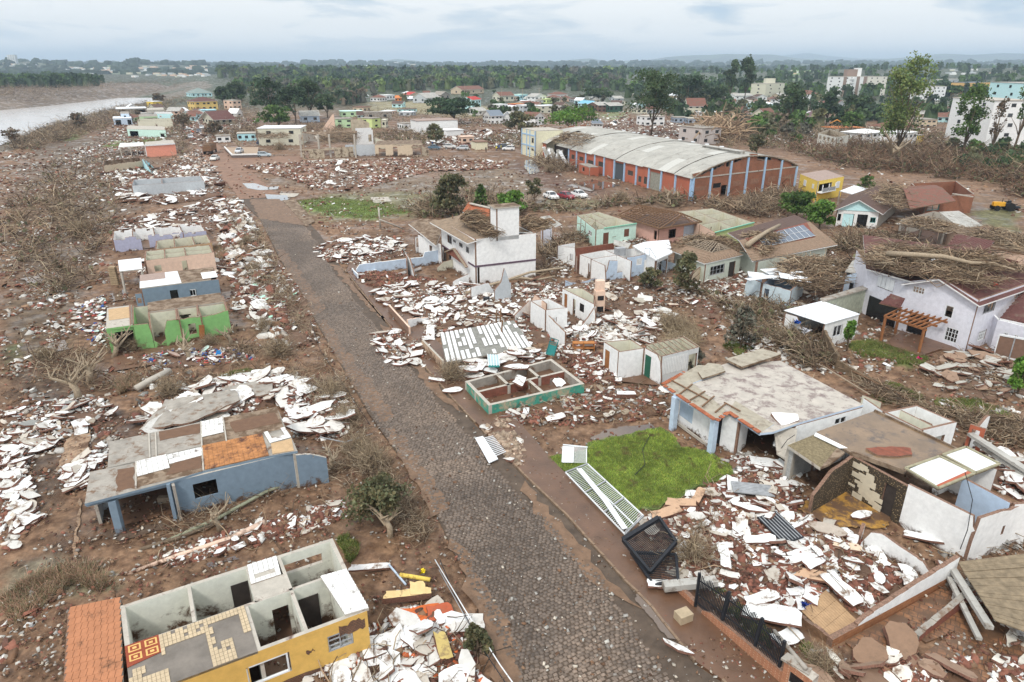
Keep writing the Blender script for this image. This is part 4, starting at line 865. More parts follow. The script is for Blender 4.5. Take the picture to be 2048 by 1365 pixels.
 mb.v=[tuple(v) for v in (A0,A1,A2,A0+bk,A1+bk,A2+bk)]; mb.f=[(0,1,2),(5,4,3),(0,3,4,1),(1,4,5,2),(2,5,3,0)]; mb.m=[0]*5; mb.build('porch_gable',BRICK,r)
 for u,v in ((A0,A2),(A2,A1)): mb=MB(); k=Vector((nl.x,nl.y,0))*.12; mb.bar(u+k,v+k,.3,.14); mb.build('fascia',WOODG,r)
 # annex on the left with flat grey roof
 s3=3.1; sl_=slab(r,[P(817,448,s3+.5),P(872,492,s3),P(884,462,s3+.3),P(876,440,s3+.9),P(844,437,s3+.8)],.14,(CONCD,WHITE,WOOD),'annex_roof')
 ax=[P(832,459,s3),P(876,500,s3)]; wall(r,P(830,478,2.2),P(850,474,2.2),2.4,((.1,.8,.9,2.2),),None,W3,.2); pw(r,836,470,882,492,2.8,ops=((.5,.62,0,2.1),),prof=[(0,2.8),(1,3.0)])
white_house()
def fallen_logs():
 logs('log',[P(930,588,.3),P(965,574,.9),P(1010,562,1.6),P(1060,545,2.2),P(1110,538,2.4),P(1130,537,2.3)],.22,.1,BARKP,'long curved bare trunk lying against the foot of the white two storey house')
 logs('log',[P(1015,560,.6),P(1040,556,.6),P(1075,560,.5),P(1110,553,.7)],.2,.12,BARKP,'shorter bare trunk lying beside the longer trunk at the white house')
fallen_logs()
def garden_wall():
 r=thing('garden_wall',P(800,540),'long pale blue wall between rubble and muddy yard of the white house','wall'); m=(SKY,SKY,WHITE); pr=[(0,.75),(.04,1.35),(.55,1.3),(.78,1.2),(.8,1.9),(1,2.0)]
 wall(r,P(714,550),P(883,527),1.3,(),pr,m,.2,.03); pw(r,703,533,714,549,.8,m,prof=[(0,.5),(1,.8)],jag=.05)
 pw(r,812,508,826,520,2.6,W3,prof=[(0,2.6),(.5,2.3),(1,.6)]); pw(r,812,508,812,522,2.4)
 r2=thing('low_wall',P(830,545),'low white wall with sloping end in front of the white house','wall'); wall(r2,P(775,556),P(843,541),.35,(),[(0,.15),(.6,.5),(.62,.3),(1,.5)],W3,.2,.03); wall(r2,P(874,544),P(906,538),1.,(),[(0,.5),(.4,1.2),(1,1.3)],C3,.2,.0); wall(r2,P(906,575),P(938,568),.9,(),[(0,.7),(.2,.9),(1,1.3)],W3,.2,.0)
garden_wall()
def mint_house():
 h=2.8; q=Q([(1191,460),(1273,448),(1198,424),(1154,431)],h); r=thing('roofless_house',q.mid(),'mint green roofless house with cream rooms and brown shuttered windows','house')
 m=(MINT,CREAM,BEDGE); quadwalls(r,q,h,m,{0: ((.19,.31,0,2.1),(.70,.82,1.,2.2)),3: ((.65,.82,1.2,2.0),)},t=.16)
 br=M('brown_shutter',(.16,.07,.045),var=.3); a,b=q.c[0],q.c[1]
 c,rz=at_wall(a,b,.25,1.05,-.02); put(U(br),'door',c,(0,0,rz),(.95,.06,2.1),r); c,rz=at_wall(a,b,.76,1.6,-.02); o=put(U(br),'shutter',c,(0,0,rz),(.95,.08,1.2),r)
 window(r,q.c[3],a,.65,.82,1.2,2.0)
 for u0,v0,u1,v1 in ((.0,.5,1,.5),(.33,0,.33,1),(.66,.5,.66,1),(.0,.75,.33,.75)): wall(r,q(u0,v0),q(u1,v1),h-.03,((.4,.5,0,2.1),),None,C3,.14)
 mb=MB(); c,rz=at_wall(a,b,.6,h+.06,.03); mb.box(c,(b-a).length*.8,.22,.14,rz); mb.build('ring_beam',paint('sea_green',(.22,.50,.36)),r); flat('floor',[q(.02,.02),q(.98,.02),q(.98,.98),q(.02,.98)],MUDF,.12,None,parent=r)
mint_house()
def pink_house():
 h=2.7; q=Q([(1317,457),(1398,444),(1345,426),(1243,434)],h); r=thing('hip_roofed_house',q.mid(),'pink house with bare roof battens and no tiles left','house'); m=(PINK,PINK,BEDGE)
 quadwalls(r,q,h,m,{0: ((.25,.42,.8,2.2),(.62,.98,.1,2.4)),3: ((.9,.97,.8,2.2),)},t=.18); window(r,q.c[0],q.c[1],.25,.42,.8,2.2,METALB); c,rz=at_wall(q.c[0],q.c[1],.8,1.2,-.08); put(U(SKY),'garage_door',c,(0,0,rz),((q.c[1]-q.c[0]).length*.36,.05,2.3),r)
 A,B,C,D=P(1319,458,2.9),P(1404,444,2.9),P(1350,424,3.),P(1236,431,2.9); T1,T2=P(1365,428,4.3),P(1277,411,4.3)
 battens(r,[D,A,T1,T2],15,9,WOOD,.11,miss=.1); battens(r,[A,B,T1,T1],4,5,WOOD,.1); battens(r,[D,T2,C,C],5,5,WOOD,.1)
 for u,v in ((D,A),(A,B),(T1,T2),(A,T1),(B,T1)): mb=MB(); mb.bar(u,v,.16,.22); mb.build('edge_beam',WOOD,r)
 flat('ceiling',[Vector((p.x,p.y,0)) for p in (A,B,C,D)],M('dark_loft',(.10,.06,.045),var=.4),2.75,None,parent=r)
pink_house()
def lime_house():
 h=2.8; q=Q([(1430,466),(1508,446),(1425,417),(1352,424)],h); r=thing('roofless_house',q.mid(),'lime green fronted roofless house with cream rooms next to the pink one','house')
 quadwalls(r,q,h,{0: (LIME,CREAM,BEDGE),1: C3,2: C3,3: (PEACH,CREAM,BEDGE)},{0: ((.1,.22,.9,1.8),(.75,.87,.8,2.0))},t=.16)
 for u0,v0,u1,v1 in ((0,.35,1,.35),(0,.7,1,.7),(.5,0,.5,1)): wall(r,q(u0,v0),q(u1,v1),h-.03,((.2,.3,0,2.1),),None,C3,.14)
 mb=MB(); c,rz=at_wall(q.c[0],q.c[1],.5,h+.06,.03); mb.box(c,(q.c[1]-q.c[0]).length,.22,.14,rz); mb.build('ring_beam',paint('sea_green',(.2,.5,.36)),r); flat('floor',[q(.02,.02),q(.98,.02),q(.98,.98),q(.02,.98)],MUDF,.12,None,parent=r)
 a=P(1415,490); wall(r,P(1400,488),P(1450,484),1.6,(),[(0,.6),(.3,1.8),(.7,1.9),(1,.9)],(LIME,LIME,BEDGE),.18,.05)
lime_house()
def blue_ruin():
 r=thing('ruined_house',P(1230,540),'white and pale blue roofless house with a scooped out front wall','house'); B3=(SKY,WHITE,BEDGE); h=2.75
 a,b=P(1130,575),P(1350,541); X=lambda x: (x-1130)/220.
 wall(r,a,b,h,((X(1229),X(1247),.9,2.9),(X(1267),X(1278),1.5,2.4),(X(1283),X(1296),0.,2.1)),[(0,.9),(X(1143),.5),(X(1155),.25),(X(1205),.8),(X(1210),1.5),(X(1213),2.7),(X(1229),2.5),(X(1230),h),(X(1262),h),(X(1285),2.9),(1,.9)],B3,.18,.04)
 window(r,a,b,X(1267),X(1278),1.5,2.4); c,rz=at_wall(a,b,X(1289.5),1.05,-.02); put(U(WHITE),'door',c,(0,0,rz),(1.,.06,2.1),r)
 pw(r,1160,510,1183,519,h,W3,((.75,.95,0,2.1),)); pw(r,1183,520,1212,533,h,W3,prof=[(0,h),(.9,h),(1,1.2)]); pw(r,1160,510,1210,501,h,W3); pw(r,1210,501,1262,523,h,W3); pw(r,1183,519,1233,511,h,W3,((.75,.85,.5,2.1),)); pw(r,1210,501,1275,497,h,W3); pw(r,1275,498,1312,520,h,(CREAM,WHITE,BEDGE))
 pw(r,1116,492,1152,497,h,W3,((.68,.85,1.,1.9),),[(0,h),(.93,h),(1,1.)]); pw(r,1152,497,1228,487,h+.35,(BRICK,WHITE,BEDGE)); pw(r,1116,492,1150,486,h,W3); pw(r,1152,500,1153,520,2.,W3)
 for x,y in ((1240,503),): mb=MB(); mb.box(P(x,y,h+.4),1.3,.9,1.0,.3); mb.build('water_tank_crate',METALG,r)
 sh=[P(1227,489,3.4),P(1256,497,3.4),P(1262,487,3.5),P(1228,480,3.5)]
 slab(r,sh,.08,(SHEET,SHEET,SHEET),'roof_sheet'); flat('floor',[P(1150,556),P(1330,535),P(1300,510),P(1170,520)],MUDF,.12,None,parent=r)
 r=thing('flat_roofed_garage',P(1310,520),'white flat roofed garage with outside stair between blue ruin and hip roofed house','garage'); s=[P(1265,492,2.9),P(1312,520,2.9),P(1345,505,2.9),P(1338,480,2.9),P(1290,484,2.9)]; slab(r,s,.18,(SHEETW,WHITE,CONC)); pw(r,1312,520,1337,509,2.7,W3,((.15,.95,-.3,2.2),)); pw(r,1312,521,1268,494,2.7,W3)
 c,rz=at_wall(P(1312,520,2.7),P(1337,509,2.7),.5,1.0,-.6); put(U(DARK),'garage_shade',c,(0,0,rz),(2.2,.05,2.2),r)  # near-black board stands in for the shade inside the garage
 mb=MB(); pts=[P(1290,497,3.9),P(1300,497,3.9),P(1318,525,2.5),P(1333,540,1.)]; mb.tube(pts,.04,5); mb.tube([p-Vector((0,0,.9)) for p in pts],.04,5)
 for p in pts: mb.bar(p,p-Vector((0,0,.95)),.05)
 mb.build('stair_rail',METALG,r)
blue_ruin()
def small_rooms():
 h=2.6
 r=thing('ruined_room',P(1095,640),'white box room with open top in the middle of the rubble','ruin'); q=Q([(1090,621),(1135,616),(1098,597),(1060,602)],h)
 quadwalls(r,q,h,W3,{0: ((.35,.5,1.2,1.7),)},{3: [(0,2.6),(.5,2.6),(.8,2.6),(1,2.6)]},t=.15); window(r,q.c[0],q.c[1],.35,.5,1.2,1.7); pw(r,1096,634,1130,660,2.2,W3,prof=[(0,2.3),(1,1.9)],jag=.05); pw(r,1030,626,1060,612,1.2,W3,prof=[(0,.9),(1,1.8)],jag=.05)
 pw(r,1060,585,1092,603,2.7,(PEACH,WHITE,BEDGE),prof=[(0,1.2),(.3,2.7),(1,2.4)])
 r=thing('ruined_room',P(1165,620),'white rooms with rust coloured door frame and brick barbecue chimney','ruin'); pw(r,1125,578,1191,611,h,W3,((.07,.16,0,2.2),(.34,.42,0,2.1),(.55,.68,1.1,2.0)),[(0,h),(.95,h),(1,1.6)]); pw(r,1166,577,1125,577,h,C3); pw(r,1190,592,1166,577,h,C3); pw(r,1191,612,1191,594,2.2,W3)
 c,rz=at_wall(P(1125,578,h),P(1191,611,h),.115,1.1,-.05); put(U(WOODO),'door',c,(0,0,rz),(.7,.06,2.2),r); c,rz=at_wall(P(1125,578,h),P(1191,611,h),.61,1.55,-.05); put(U(DARK),'window',c,(0,0,rz),(.9,.06,.9),r)
 mb=MB(); p=P(1197,626); mb.box((p.x,p.y,1.3),1.1,.9,2.8,.15); mb.box((p.x,p.y+.1,3.2),.95,.7,1.2,.15); mb.build('barbecue_chimney',PEACH,r); mb=MB(); mb.box((p.x+.1,p.y-.47,1.9),.7,.06,.5,.15); mb.box((p.x+.1,p.y-.47,.6),.7,.06,.6,.15); mb.build('barbecue_shade',DARK,r)  # near-black panels paint the shaded recesses onto the solid chimney
 r=thing('wall_remnant',P(1170,650),'broken sloping white wall between the rust door room and the rubble','wall'); wall(r,P(1158,665),P(1200,652),1.6,(),[(0,.2),(.35,1.2),(.6,1.9),(.75,2.4),(.78,1.),(1,.9)],W3,.16,.06)
 r=thing('ruined_house',P(1280,740),'white roofless rooms with orange and dark green doors','house'); h=2.7
 pw(r,1208,685,1238,704,h,W3,((.12,.42,0,2.15),)); pw(r,1238,705,1290,697,h,(WHITE,CREAM,BEDGE)); pw(r,1290,697,1325,716,h,W3,((.06,.40,0,2.2),),[(0,h),(.7,h),(.9,2.2),(1,.8)]); pw(r,1262,679,1208,684,h,C3); pw(r,1290,697,1262,679,h,C3)
 for (x0,y0,x1,y1),s,w,m_ in (((1208,685,1238,704),.27,.75,WOODO),((1290,697,1325,716),.23,.95,M('dark_green_door',(.025,.115,.075),var=.15))): c,rz=at_wall(P(x0,y0,h),P(x1,y1,h),s,1.07,-.04); put(U(m_),'door',c,(0,0,rz),(w,.07,2.15),r)
 q=Q([(1322,714),(1398,695),(1366,674),(1292,690)],h); quadwalls(r,q,h,{0: (M('white_cladding',(.62,.63,.62),var=.12,scale=12),CREAM,BEDGE),1: C3,2: C3,3: C3},{0: ((.74,.97,-.3,2.2),)},t=.15)
 wall(r,q(.5,0),q(.45,1),h-.03,((.4,.6,0,2.),),None,C3,.12); wall(r,q(0,.5),q(.5,.5),h-.02,(),None,C3,.12)
 for k in range(16): p,rz=at_wall(q.c[0],q.c[1],.05+k*.042,1.65,.02); mb=MB(); mb.box(p,.05,.04,1.5,rz); mb.build('cladding_batten',WHITE,r)
 for k in range(8): mb=MB(); mb.bar(q(k/7,-.02,h+.05),q(k/7,1,h+.07),.07,.09); mb.build('rafter',WOODG,r)
 flat('floor',PP([(1235,765),(1330,775),(1400,730),(1300,700),(1230,715)]),MUDF,.12,None,parent=r)
small_rooms()
def striped_slab():
 A,B,C,D=P(892,726,.7),P(1064,694,.6),P(1028,641,1.7),P(880,667,1.9); r=thing('fallen_ceiling_slab',up((A+C)/2,0),'collapsed ribbed ceiling slab with rows of white foam blocks, tilted','slab')
 slab(r,[A,B,C,D],.16,(M('rib_concrete',(.24,.235,.21),var=.3,scale=4),CONC,CONC),'ribbed_slab'); n=17; rr=random.Random(5)
 for i in range(n):
  if i in (7,): continue
  for j in range(7):
   if rr.random()<(.09 if i<12 else .2) or (i in (8,9,10,11) and j<2 and rr.random()<.5): continue
   u0,u1=(i+.16)/n,(i+.80)/n; v0,v1=(j+.06)/7,(j+.93+rr.random()*.1)/7; v1=min(v1,.99)
   f=lambda u,v: A.lerp(B,u).lerp(D.lerp(C,u),v)+Vector((0,0,.06))
   panel(r,[f(u0,v0),f(u1,v0),f(u1,v1),f(u0,v1)],M('foam_block',(.8,.8,.8),var=.06,dirt=.02,zf=0),'foam_block',.05)
 for x,y,l in ((992,650,1.6),(1000,655,2.),(1003,668,1.4)): mb=MB(); p=P(x,y,1.2); mb.bar(p,p+Vector((.1,.1,l)),.14,.1); mb.build('plank',WOOD,r)
striped_slab()
def foundations():
 h=.95; r=thing('foundation_walls',P(1050,780),'green and teal painted foundation walls around muddy sunken rooms','foundation'); m=(M('green_teal_paint',(.06,.30,.22),var=.4,scale=.8,dirt=.10,dirtcol=(.38,.31,.21),zf=-.05),CONC,CONCL)
 q=Q([(977,812),(1169,768),(1103,718),(930,763)],h); quadwalls(r,q,h,m,{0: ((.30,.33,.2,.5),(.5,.53,.2,.5))},t=.3); c3=(CONC,CONCD,CONCL)
 for u0,v0,u1,v1 in ((0,.52,1,.5),(.58,0,.58,.52),(.36,.5,.36,1),(.7,.5,.7,1)): wall(r,q(u0,v0),q(u1,v1),h-.03,((.8,.9,0,.6),),None,(BRICK,CONCD,CONCL),.28)
 flat('floor',[q(.02,.02),q(.98,.02),q(.98,.98),q(.02,.98)],MUDM,.13,None,parent=r)
 o=thing('teal_gate',P(1105,700),'dark teal metal gate with bars standing tilted above the foundations','gate'); mb=MB(); a,b,c,d=P(1092,708,.9),P(1108,712,.8),P(1117,681,2.2),P(1102,676,2.4); mb.prism([a,b,a.lerp(b,1).lerp(c,.62),a.lerp(d,.62)],.06); mb.build('gate_panel',TEAL,o)
 mb=MB()
 for u,v in ((a,d),(b,c),(d,c),(a.lerp(d,.8),b.lerp(c,.8)),(a.lerp(d,.7),b.lerp(c,.7))): mb.bar(u,v,.06)
 mb.build('gate_bars',M('teal_metal',(.02,.17,.17),var=.2),o)
 o=thing('roll_door',P(988,722),'pale roller shutter with teal edge lying on white slabs','shutter'); a,b,c,d=P(977,733,1.),P(999,733,1.),P(997,710,1.5),P(975,709,1.5); mb=MB(); mb.prism([a,b,c,d],.06); mb.build('shutter_sheet',M('pale_teal_sheet',(.42,.55,.58),var=.2),o)
 for i in range(5): mb=MB(); mb.bar(a.lerp(b,i/4)+Vector((0,0,.03)),d.lerp(c,i/4)+Vector((0,0,.03)),.06); mb.build('rib',METALW,o)
 mb=MB(); mb.bar(a,b,.3,.1); mb.build('bottom_rail',TEAL,o)
 # the peach and white walls left of the striped slab, and the kitchen unit
 r=thing('wall_remnant',P(790,640),'peach and white garden wall corner beside the pavement','wall'); pw(r,776,610,817,655,1.0,(BEDGE,PEACH,PEACH),t=.2); wall(r,P(817,660),P(858,645),1.,(),[(0,1.1),(.4,1.),(1,.5)],(WHITE,WHITE,PEACH),.2,.04)
 r=thing('wall_remnant',P(850,700),'muddy peach boundary wall at the foot of the striped slab','wall'); pw(r,843,680,884,722,1.0,(M('peach_dirty',(.5,.36,.25),dirt=.25),PEACH,CONCL),t=.2)
 r=thing('ruined_room',P(940,590),'low white wall with tall pale grey wall piece standing behind','ruin'); wall(r,P(943,602),P(988,590),1.8,(),[(0,1.7),(.75,1.7),(1,.4)],W3,.18,.03); wall(r,P(990,610),P(1022,603),2.5,(),[(0,1.7),(.1,2.),(.4,2.6),(.6,4.2),(.75,3.4),(.9,2.4),(1,2.3)],(PGREY,SKY,BEDGE),.18,.03);
 o=thing('kitchen_cabinet',P(1165,705),'orange wooden kitchen cabinet with open shelves among white rubble','cabinet'); mb=MB(); p=P(1176,706);
 for dx,sx in ((-1.0,1.),(0.05,1.)):
  for x in (-sx/2,sx/2): mb.box((p.x+dx+x,p.y,.55),.08,.6,1.1)
  for z in (.04,.55,1.08): mb.box((p.x+dx,p.y,z),sx,.6,.07)
 mb.build('cabinet_frame',M('orange_cabinet',(.42,.17,.05),var=.2),o); mb=MB(); mb.box((p.x-1.,p.y-.32,.3),.42,.04,.45); mb.box((p.x+.05,p.y+.28,.5),.9,.03,.9); mb.build('cabinet_panel',WHITE,o)
 o=thing('water_tank',P(973,606),'small black plastic drum beside the grey wall piece','drum'); mb=MB(); p=P(973,612); mb.tube([p,p+Vector((0,0,.5)),p+Vector((0,0,.95))],[.34,.38,.36],14); mb.build('drum_body',METALB,o); mb=MB(); mb.tube([p+Vector((0,0,.95)),p+Vector((0,0,1.02))],.4,14); mb.build('lid',METALB,o)
foundations()
# ================================================================ RIGHT SIDE
def porch_house():
 h=2.95; f=lambda x,y,k=0: P(x,y,h)+Vector((0,0,k)); r=thing('flat_roofed_house',P(1530,830),'large white house with wide pale stained concrete roof and pillared porch by the lawn','house')
 st=M('stained_roof',(.47,.425,.37),var=.18,scale=1,dirt=.13,dirtcol=(.22,.17,.155),zf=0,rough=.55)
 slab(r,[f(1347,788),f(1432,841),f(1456,825),f(1520,867),f(1546,864),f(1601,845),f(1727,810),f(1561,722),f(1454,727),f(1394,745)],.16,(st,SKY,CONC))
 ep=M('eave_concrete',(.37,.33,.26),var=.2,scale=2,dirt=.08,dirtcol=(.2,.16,.12),zf=0)
 panel(r,[f(1326,771,.0),f(1432,842,.03),f(1452,822,.06),f(1385,768,.06)],ep,'eave_slab',.2,SKY); panel(r,[f(1326,771,.0),f(1385,768,.06),f(1450,745,.2),f(1438,738,.25),f(1395,735,.2)],ep,'eave_slab',.2,SKY)
 panel(r,[f(1456,825,.02),f(1520,867,.0),f(1548,850,.05),f(1470,803,.06)],ep,'eave_slab',.2,SKY)
 panel(r,[f(1450,728,.45),f(1482,743,.4),f(1545,724,.45),f(1561,718,.45),f(1522,708,.5)],ep,'loose_slab',.18,CONCD); panel(r,[f(1404,764,.3),f(1450,750,.35),f(1440,738,.4),f(1415,735,.4),f(1395,750,.3)],ep,'loose_slab',.14,CONCD)
 for x0,y0,x1,y1 in ((1340,762,1415,803),(1358,792,1384,772),(1380,803,1410,786),(1404,816,1428,796),(1448,808,1480,826),(1430,828,1452,810)): mb=MB(); mb.bar(f(x0,y0,.12),f(x1,y1,.14),.1,.07); mb.build('roof_lath',WOOD,r)
 # clay tile stubs along the eaves
 tm=M('orange_roof_tile')
 for (x0,y0),(x1,y1),k in (((1329,774),(1431,843),34),((1434,843),(1456,827),8),((1458,827),(1520,868),22),((1327,770),(1372,745),14)):
  for i in range(k):
   if random.random()<.15: continue
   p=f(x0+(x1-x0)*i/k,y0+(y1-y0)*i/k,.09); put(U(tm),'roof_tile',p,(0,0,math.atan2((P(x1,y1)-P(x0,y0)).y,(P(x1,y1)-P(x0,y0)).x)+random.gauss(0,.1)),(.14,.34,.06),r)
 for x,y in ((1351,797),(1430,843)): mb=MB(); p=P(x,y,h-.1); mb.box((p.x+.1,p.y+.35,1.35),.42,.42,2.9,.5); mb.build('porch_pillar',SKY,r)
 pw(r,1352,775,1418,820,h-.2,W3,((.18,.58,.7,2.4),),hp=h-.2); c,rz=at_wall(P(1352,775,h-.2),P(1418,820,h-.2),.38,1.55,-.04); put(U(paint('shutter_blue',(.42,.52,.62))),'blue_shutter',c,(0,0,rz),(3.3,.06,1.7),r)
 pw(r,1438,822,1480,842,h-.2,W3,((.02,.2,0,2.3),)); c,rz=at_wall(P(1438,822,h-.2),P(1480,842,h-.2),.11,1.2,.02)
 for i in range(6): mb=MB(); p,_=at_wall(P(1438,822,h-.2),P(1480,842,h-.2),.03+i*.034,1.2,.0); mb.box(p,.04,.04,2.2); mb.build('door_bar',METALB,r)
 pw(r,1418,820,1438,822,h-.2,W3); pw(r,1480,842,1500,830,h-.2,W3)
 a,b=P(1588,850,h),P(1726,812,h); wall(r,a,b,h-.17,((.60,.78,1.9,2.5),),[(0,2.4),(.04,h-.17),(1,h-.17)],(WHITE,CONCL,BEDGE),.2,.0); window(r,a,b,.60,.78,1.9,2.5); wall(r,P(1726,811,h),P(1562,724,h),h-.17,(),None,W3,.2); wall(r,P(1560,724,h),P(1400,745,h),h-.17,(),None,W3,.2); wall(r,P(1396,747,h),P(1352,773,h),h-.17,(),None,W3,.2)
 # broken white ceiling piece hanging at the front edge
 panel(r,ragged([f(1541,832,.25),f(1563,851,.0),f(1598,843,.1),f(1594,836,.3)],.12,.5,4),WHITE,'broken_slab',.25,BEDGE)
 panel(r,[f(1548,846,-.2),f(1596,850,-.3),f(1592,885,-1.6),f(1560,868,-1.5)],CONCL,'hanging_slab',.12)
 mb=MB(); mb.bar(P(1548,886,1.4),P(1580,905,.9),.5,.2); mb.build('fallen_beam',WHITE,r)
 flat('floor',PP([(1345,838),(1430,895),(1480,880),(1590,935),(1620,880),(1600,800),(1400,780)]),MUDM,.14,None,parent=r)
 bed('porch_floor',PP([(1337,832),(1415,886),(1440,872),(1365,825)]),MUDM,.2,kind=None,rag=0).parent=None
 o=bpy.data.objects['porch_floor']; o['kind']='structure'
 mb=MB(); mb.bar(P(1336,833,.24),P(1412,889,.24),.12,.2); o=mb.build('porch_step_edge',CONCL); tag(o,kind='structure')
porch_house()
STONE=M('patterned_stone',extra=None,rgb=(.2,.15,.09),var=.3)
def stone_mat():
 def f(t,c,pos):
  v=N(t,'ShaderNodeTexVoronoi',i={'Scale': 9.0}); L(t,pos,v.inputs['Vector']); r=ramp(t,v.outputs['Distance'],[(.0,(.42,.33,.20)),(.22,(.28,.20,.11)),(.36,(.06,.045,.03))]); return r.outputs[0]
 return M('cobble_cladding',extra=f,var=.3,bump=.6)
SM=stone_mat()
def stone_house():
 h=3.0; f=lambda x,y,k=0: P(x,y,h)+Vector((0,0,k)); r=thing('flat_roofed_house',P(1800,950),'white house with flooded brown flat roof and stone clad open room','house')
 wr=M('flooded_roof',(.21,.135,.075),var=.35,scale=.6,rough=.22,dirt=.1,dirtcol=(.10,.07,.05),zf=0,bump=.1,spec=.6)
 slab(r,[f(1633,864),f(1702,906),f(1808,944),f(1913,900),f(1749,822)],.18,(wr,CONCD,CONC)); mb=MB()
 mb.bar(f(1702,905,.05),f(1808,943,.05),.14,.14); mb.bar(f(1808,944,.05),f(1913,899,.05),.14,.14); mb.bar(f(1913,899,.05),f(1749,822,.05),.12,.1); mb.build('roof_edge',CONCD,r)
 bp=ragged([f(1731,900,.12),f(1755,913,.1),f(1800,915,.1),f(1824,912,.1),f(1820,900,.14),f(1780,897,.15)],.07,.4,9); panel(r,bp,BRICK,'fallen_brick_panel',.22,BEDGE)
 moss=M('mossy_slab',(.22,.175,.10),var=.5,scale=7,bump=.6); h2=h-.1
 slab(r,[P(1575,891,h2),P(1641,936,h2),P(1674,896,h2),P(1630,869,h2)],.2,(moss,CONCL,CONC)); panel(r,[P(1641,936,h2+.05),P(1660,928,h2+.05),P(1690,905,h2+.15),P(1674,896,h2+.05)],CONCD,'slab_piece',.15); panel(r,[f(1632,866,.03),f(1695,897,.03),f(1680,897,.03),f(1628,872,.03)],WHITE,'white_flashing',.05)
 gw=M('grey_block_wall',extra=brickpat((.42,.42,.40),(.36,.36,.34),(.28,.28,.27),1.6,.015),var=.15); a,b=P(1577,894,h2-.2),P(1590,903,h2-.2)
 mb=MB(); mb.box((a.x+.3,a.y+.1,1.3),.4,.5,2.9,.6); mb.build('pillar',CONCL,r); wall(r,P(1575,891,h2),P(1600,880,h2),h2-.2,(),None,(gw,gw,CONC),.2) if 0 else None
 pw(r,1577,892,1588,899,h2-.2,(gw,gw,CONCL)); pw(r,1630,872,1576,892,h2-.2,(gw,gw,CONCL)); pw(r,1590,893,1632,872,h2-.2,(gw,gw,CONCL))
 # stone clad walls
 c0=P(1702,906,h); cw=[P(1641,938,h),c0,P(1812,966,h)]
 sm3=(CREAM,SM,BEDGE)
 wall(r,c0,P(1630,945,h),h-.2,(),[(0,h-.2),(.55,h-.4),(.8,1.9),(1,1.4)],(SM,SM,BEDGE),.22,.05)
 p0,p1=xy(c0),xy(P(1817,968,h)); wall(r,p0,p1,h-.2,((.66,.86,0,2.3),),None,(SM,WHITE,BEDGE),.22)
 c,rz=at_wall(p0,p1,.76,1.15,-.14); put(U(M('dark_door')),'door',c,(0,0,rz),((p1-p0).length*.19,.06,2.3),r)
 # plaster still on the stones in blocky patches
 rr=random.Random(12)
 for i in range(64):
  s=.10+.55*rr.random()**.9; z=.25+2.3*rr.random(); k=abs((s-.12)*3.6-(2.75-z)*.75)
  if k>.65 and not (s<.3 and z<.9): continue
  c,rz=at_wall(p0,p1,s,z,.01); put(U(M('cream_plaster',(.60,.53,.40),var=.12)),'plaster_patch',c,(0,0,rz),(.3+.5*rr.random(),.035+.01*rr.random(),.14+.25*rr.random()),r)
 q0,q1=xy(P(1630,945,h)),xy(c0)
 for s,z,w,hh in ((.85,2.4,.5,.5),(.8,2.2,.5,.3),(.5,1.2,.35,.6),(.44,1.35,.3,.4)): c,rz=at_wall(q0,q1,s,z,.01); c2=Vector((c.x,c.y,z)); c2+=Vector(((q1-q0).normalized().y,-(q1-q0).normalized().x,0))*.03; put(U(M('cream_plaster')),'plaster_patch',c2,(0,0,rz),(w,.05,hh),r)
 fl=M('mustard_floor',(.44,.24,.055),var=.3,scale=2.5,dirt=.20,dirtcol=(.13,.075,.045),zf=0,rough=.4)
 flat('floor',[P(1594,1023),P(1664,1058),P(1770,1062),P(1785,1035),P(1694,980),P(1640,985)],fl,.18,None,parent=r,rag=.1)
 # white panels on the right of the roof
 for pts in ([(1810,941),(1876,981),(1948,951),(1878,917)],[(1885,914),(1951,950),(1998,932),(1931,898)]):
  pp=[f(x,y,.12) for x,y in pts]; slab(r,pp,.16,(SHEETW,CONCD,CONC),'white_roof_panel')
  for i in range(4): mb=MB(); mb.bar(pp[i]+Vector((0,0,.03)),pp[(i+1)%4]+Vector((0,0,.03)),.14,.1); mb.build('panel_edge',M('mossy_rim',(.33,.30,.2),var=.3),r)
 pp=[f(1872,975,.17),f(1878,981,.17),f(1944,952,.17),f(1934,947,.17)]; panel(r,pp,RUST,'red_strip',.02)
 # big white wall, right hand room
 w0,w1=P(1817,969,h),P(1957,1038,h); wall(r,w0,w1,h,(),[(0,h),(.93,h),(.96,2.4),(1,2.2)],(WHITE,SKY,BEDGE),.2,.0); a,b=P(1958,1040,h),P(2064,1000,h)
 wall(r,a,b,h,((.55,.6,1.2,1.8),(.8,.98,1.5,2.4)),[(0,1.6),(.03,h),(.4,h),(.6,2.8),(1,2.9)],(WHITE,SKY,BEDGE),.2,.05); wall(r,P(2025,1005,h),P(1930,955,h),h,(),None,(WHITE,SKY,BEDGE),.2); wall(r,P(2066,1003,h),P(2025,1005,h),h,(),None,W3,.2)
 wall(r,P(1913,900,h),P(1875,915,h),h-.2,(),None,W3,.2); wall(r,P(1749,823,h),P(1636,864,h),h-.2,(),None,W3,.2)
 wall(r,P(1998,932,h),P(1913,900,h),h-.2,(),None,W3,.2)
 # roofless rooms behind
 q=Q([(1843,862),(1914,845),(1833,810),(1766,824)],h); quadwalls(r,q,h,W3,{0: ((.45,.72,0,2.2),),1: ((.45,.8,1.,2.2),)},t=.2); wall(r,q(.45,1),q(.4,0),h-.05,(),None,C3,.14); pw(r,1727,797,1765,823,h,(WHITE,CREAM,BEDGE)); pw(r,1765,805,1727,790,2.2,C3,((.2,.5,1,1.6),))
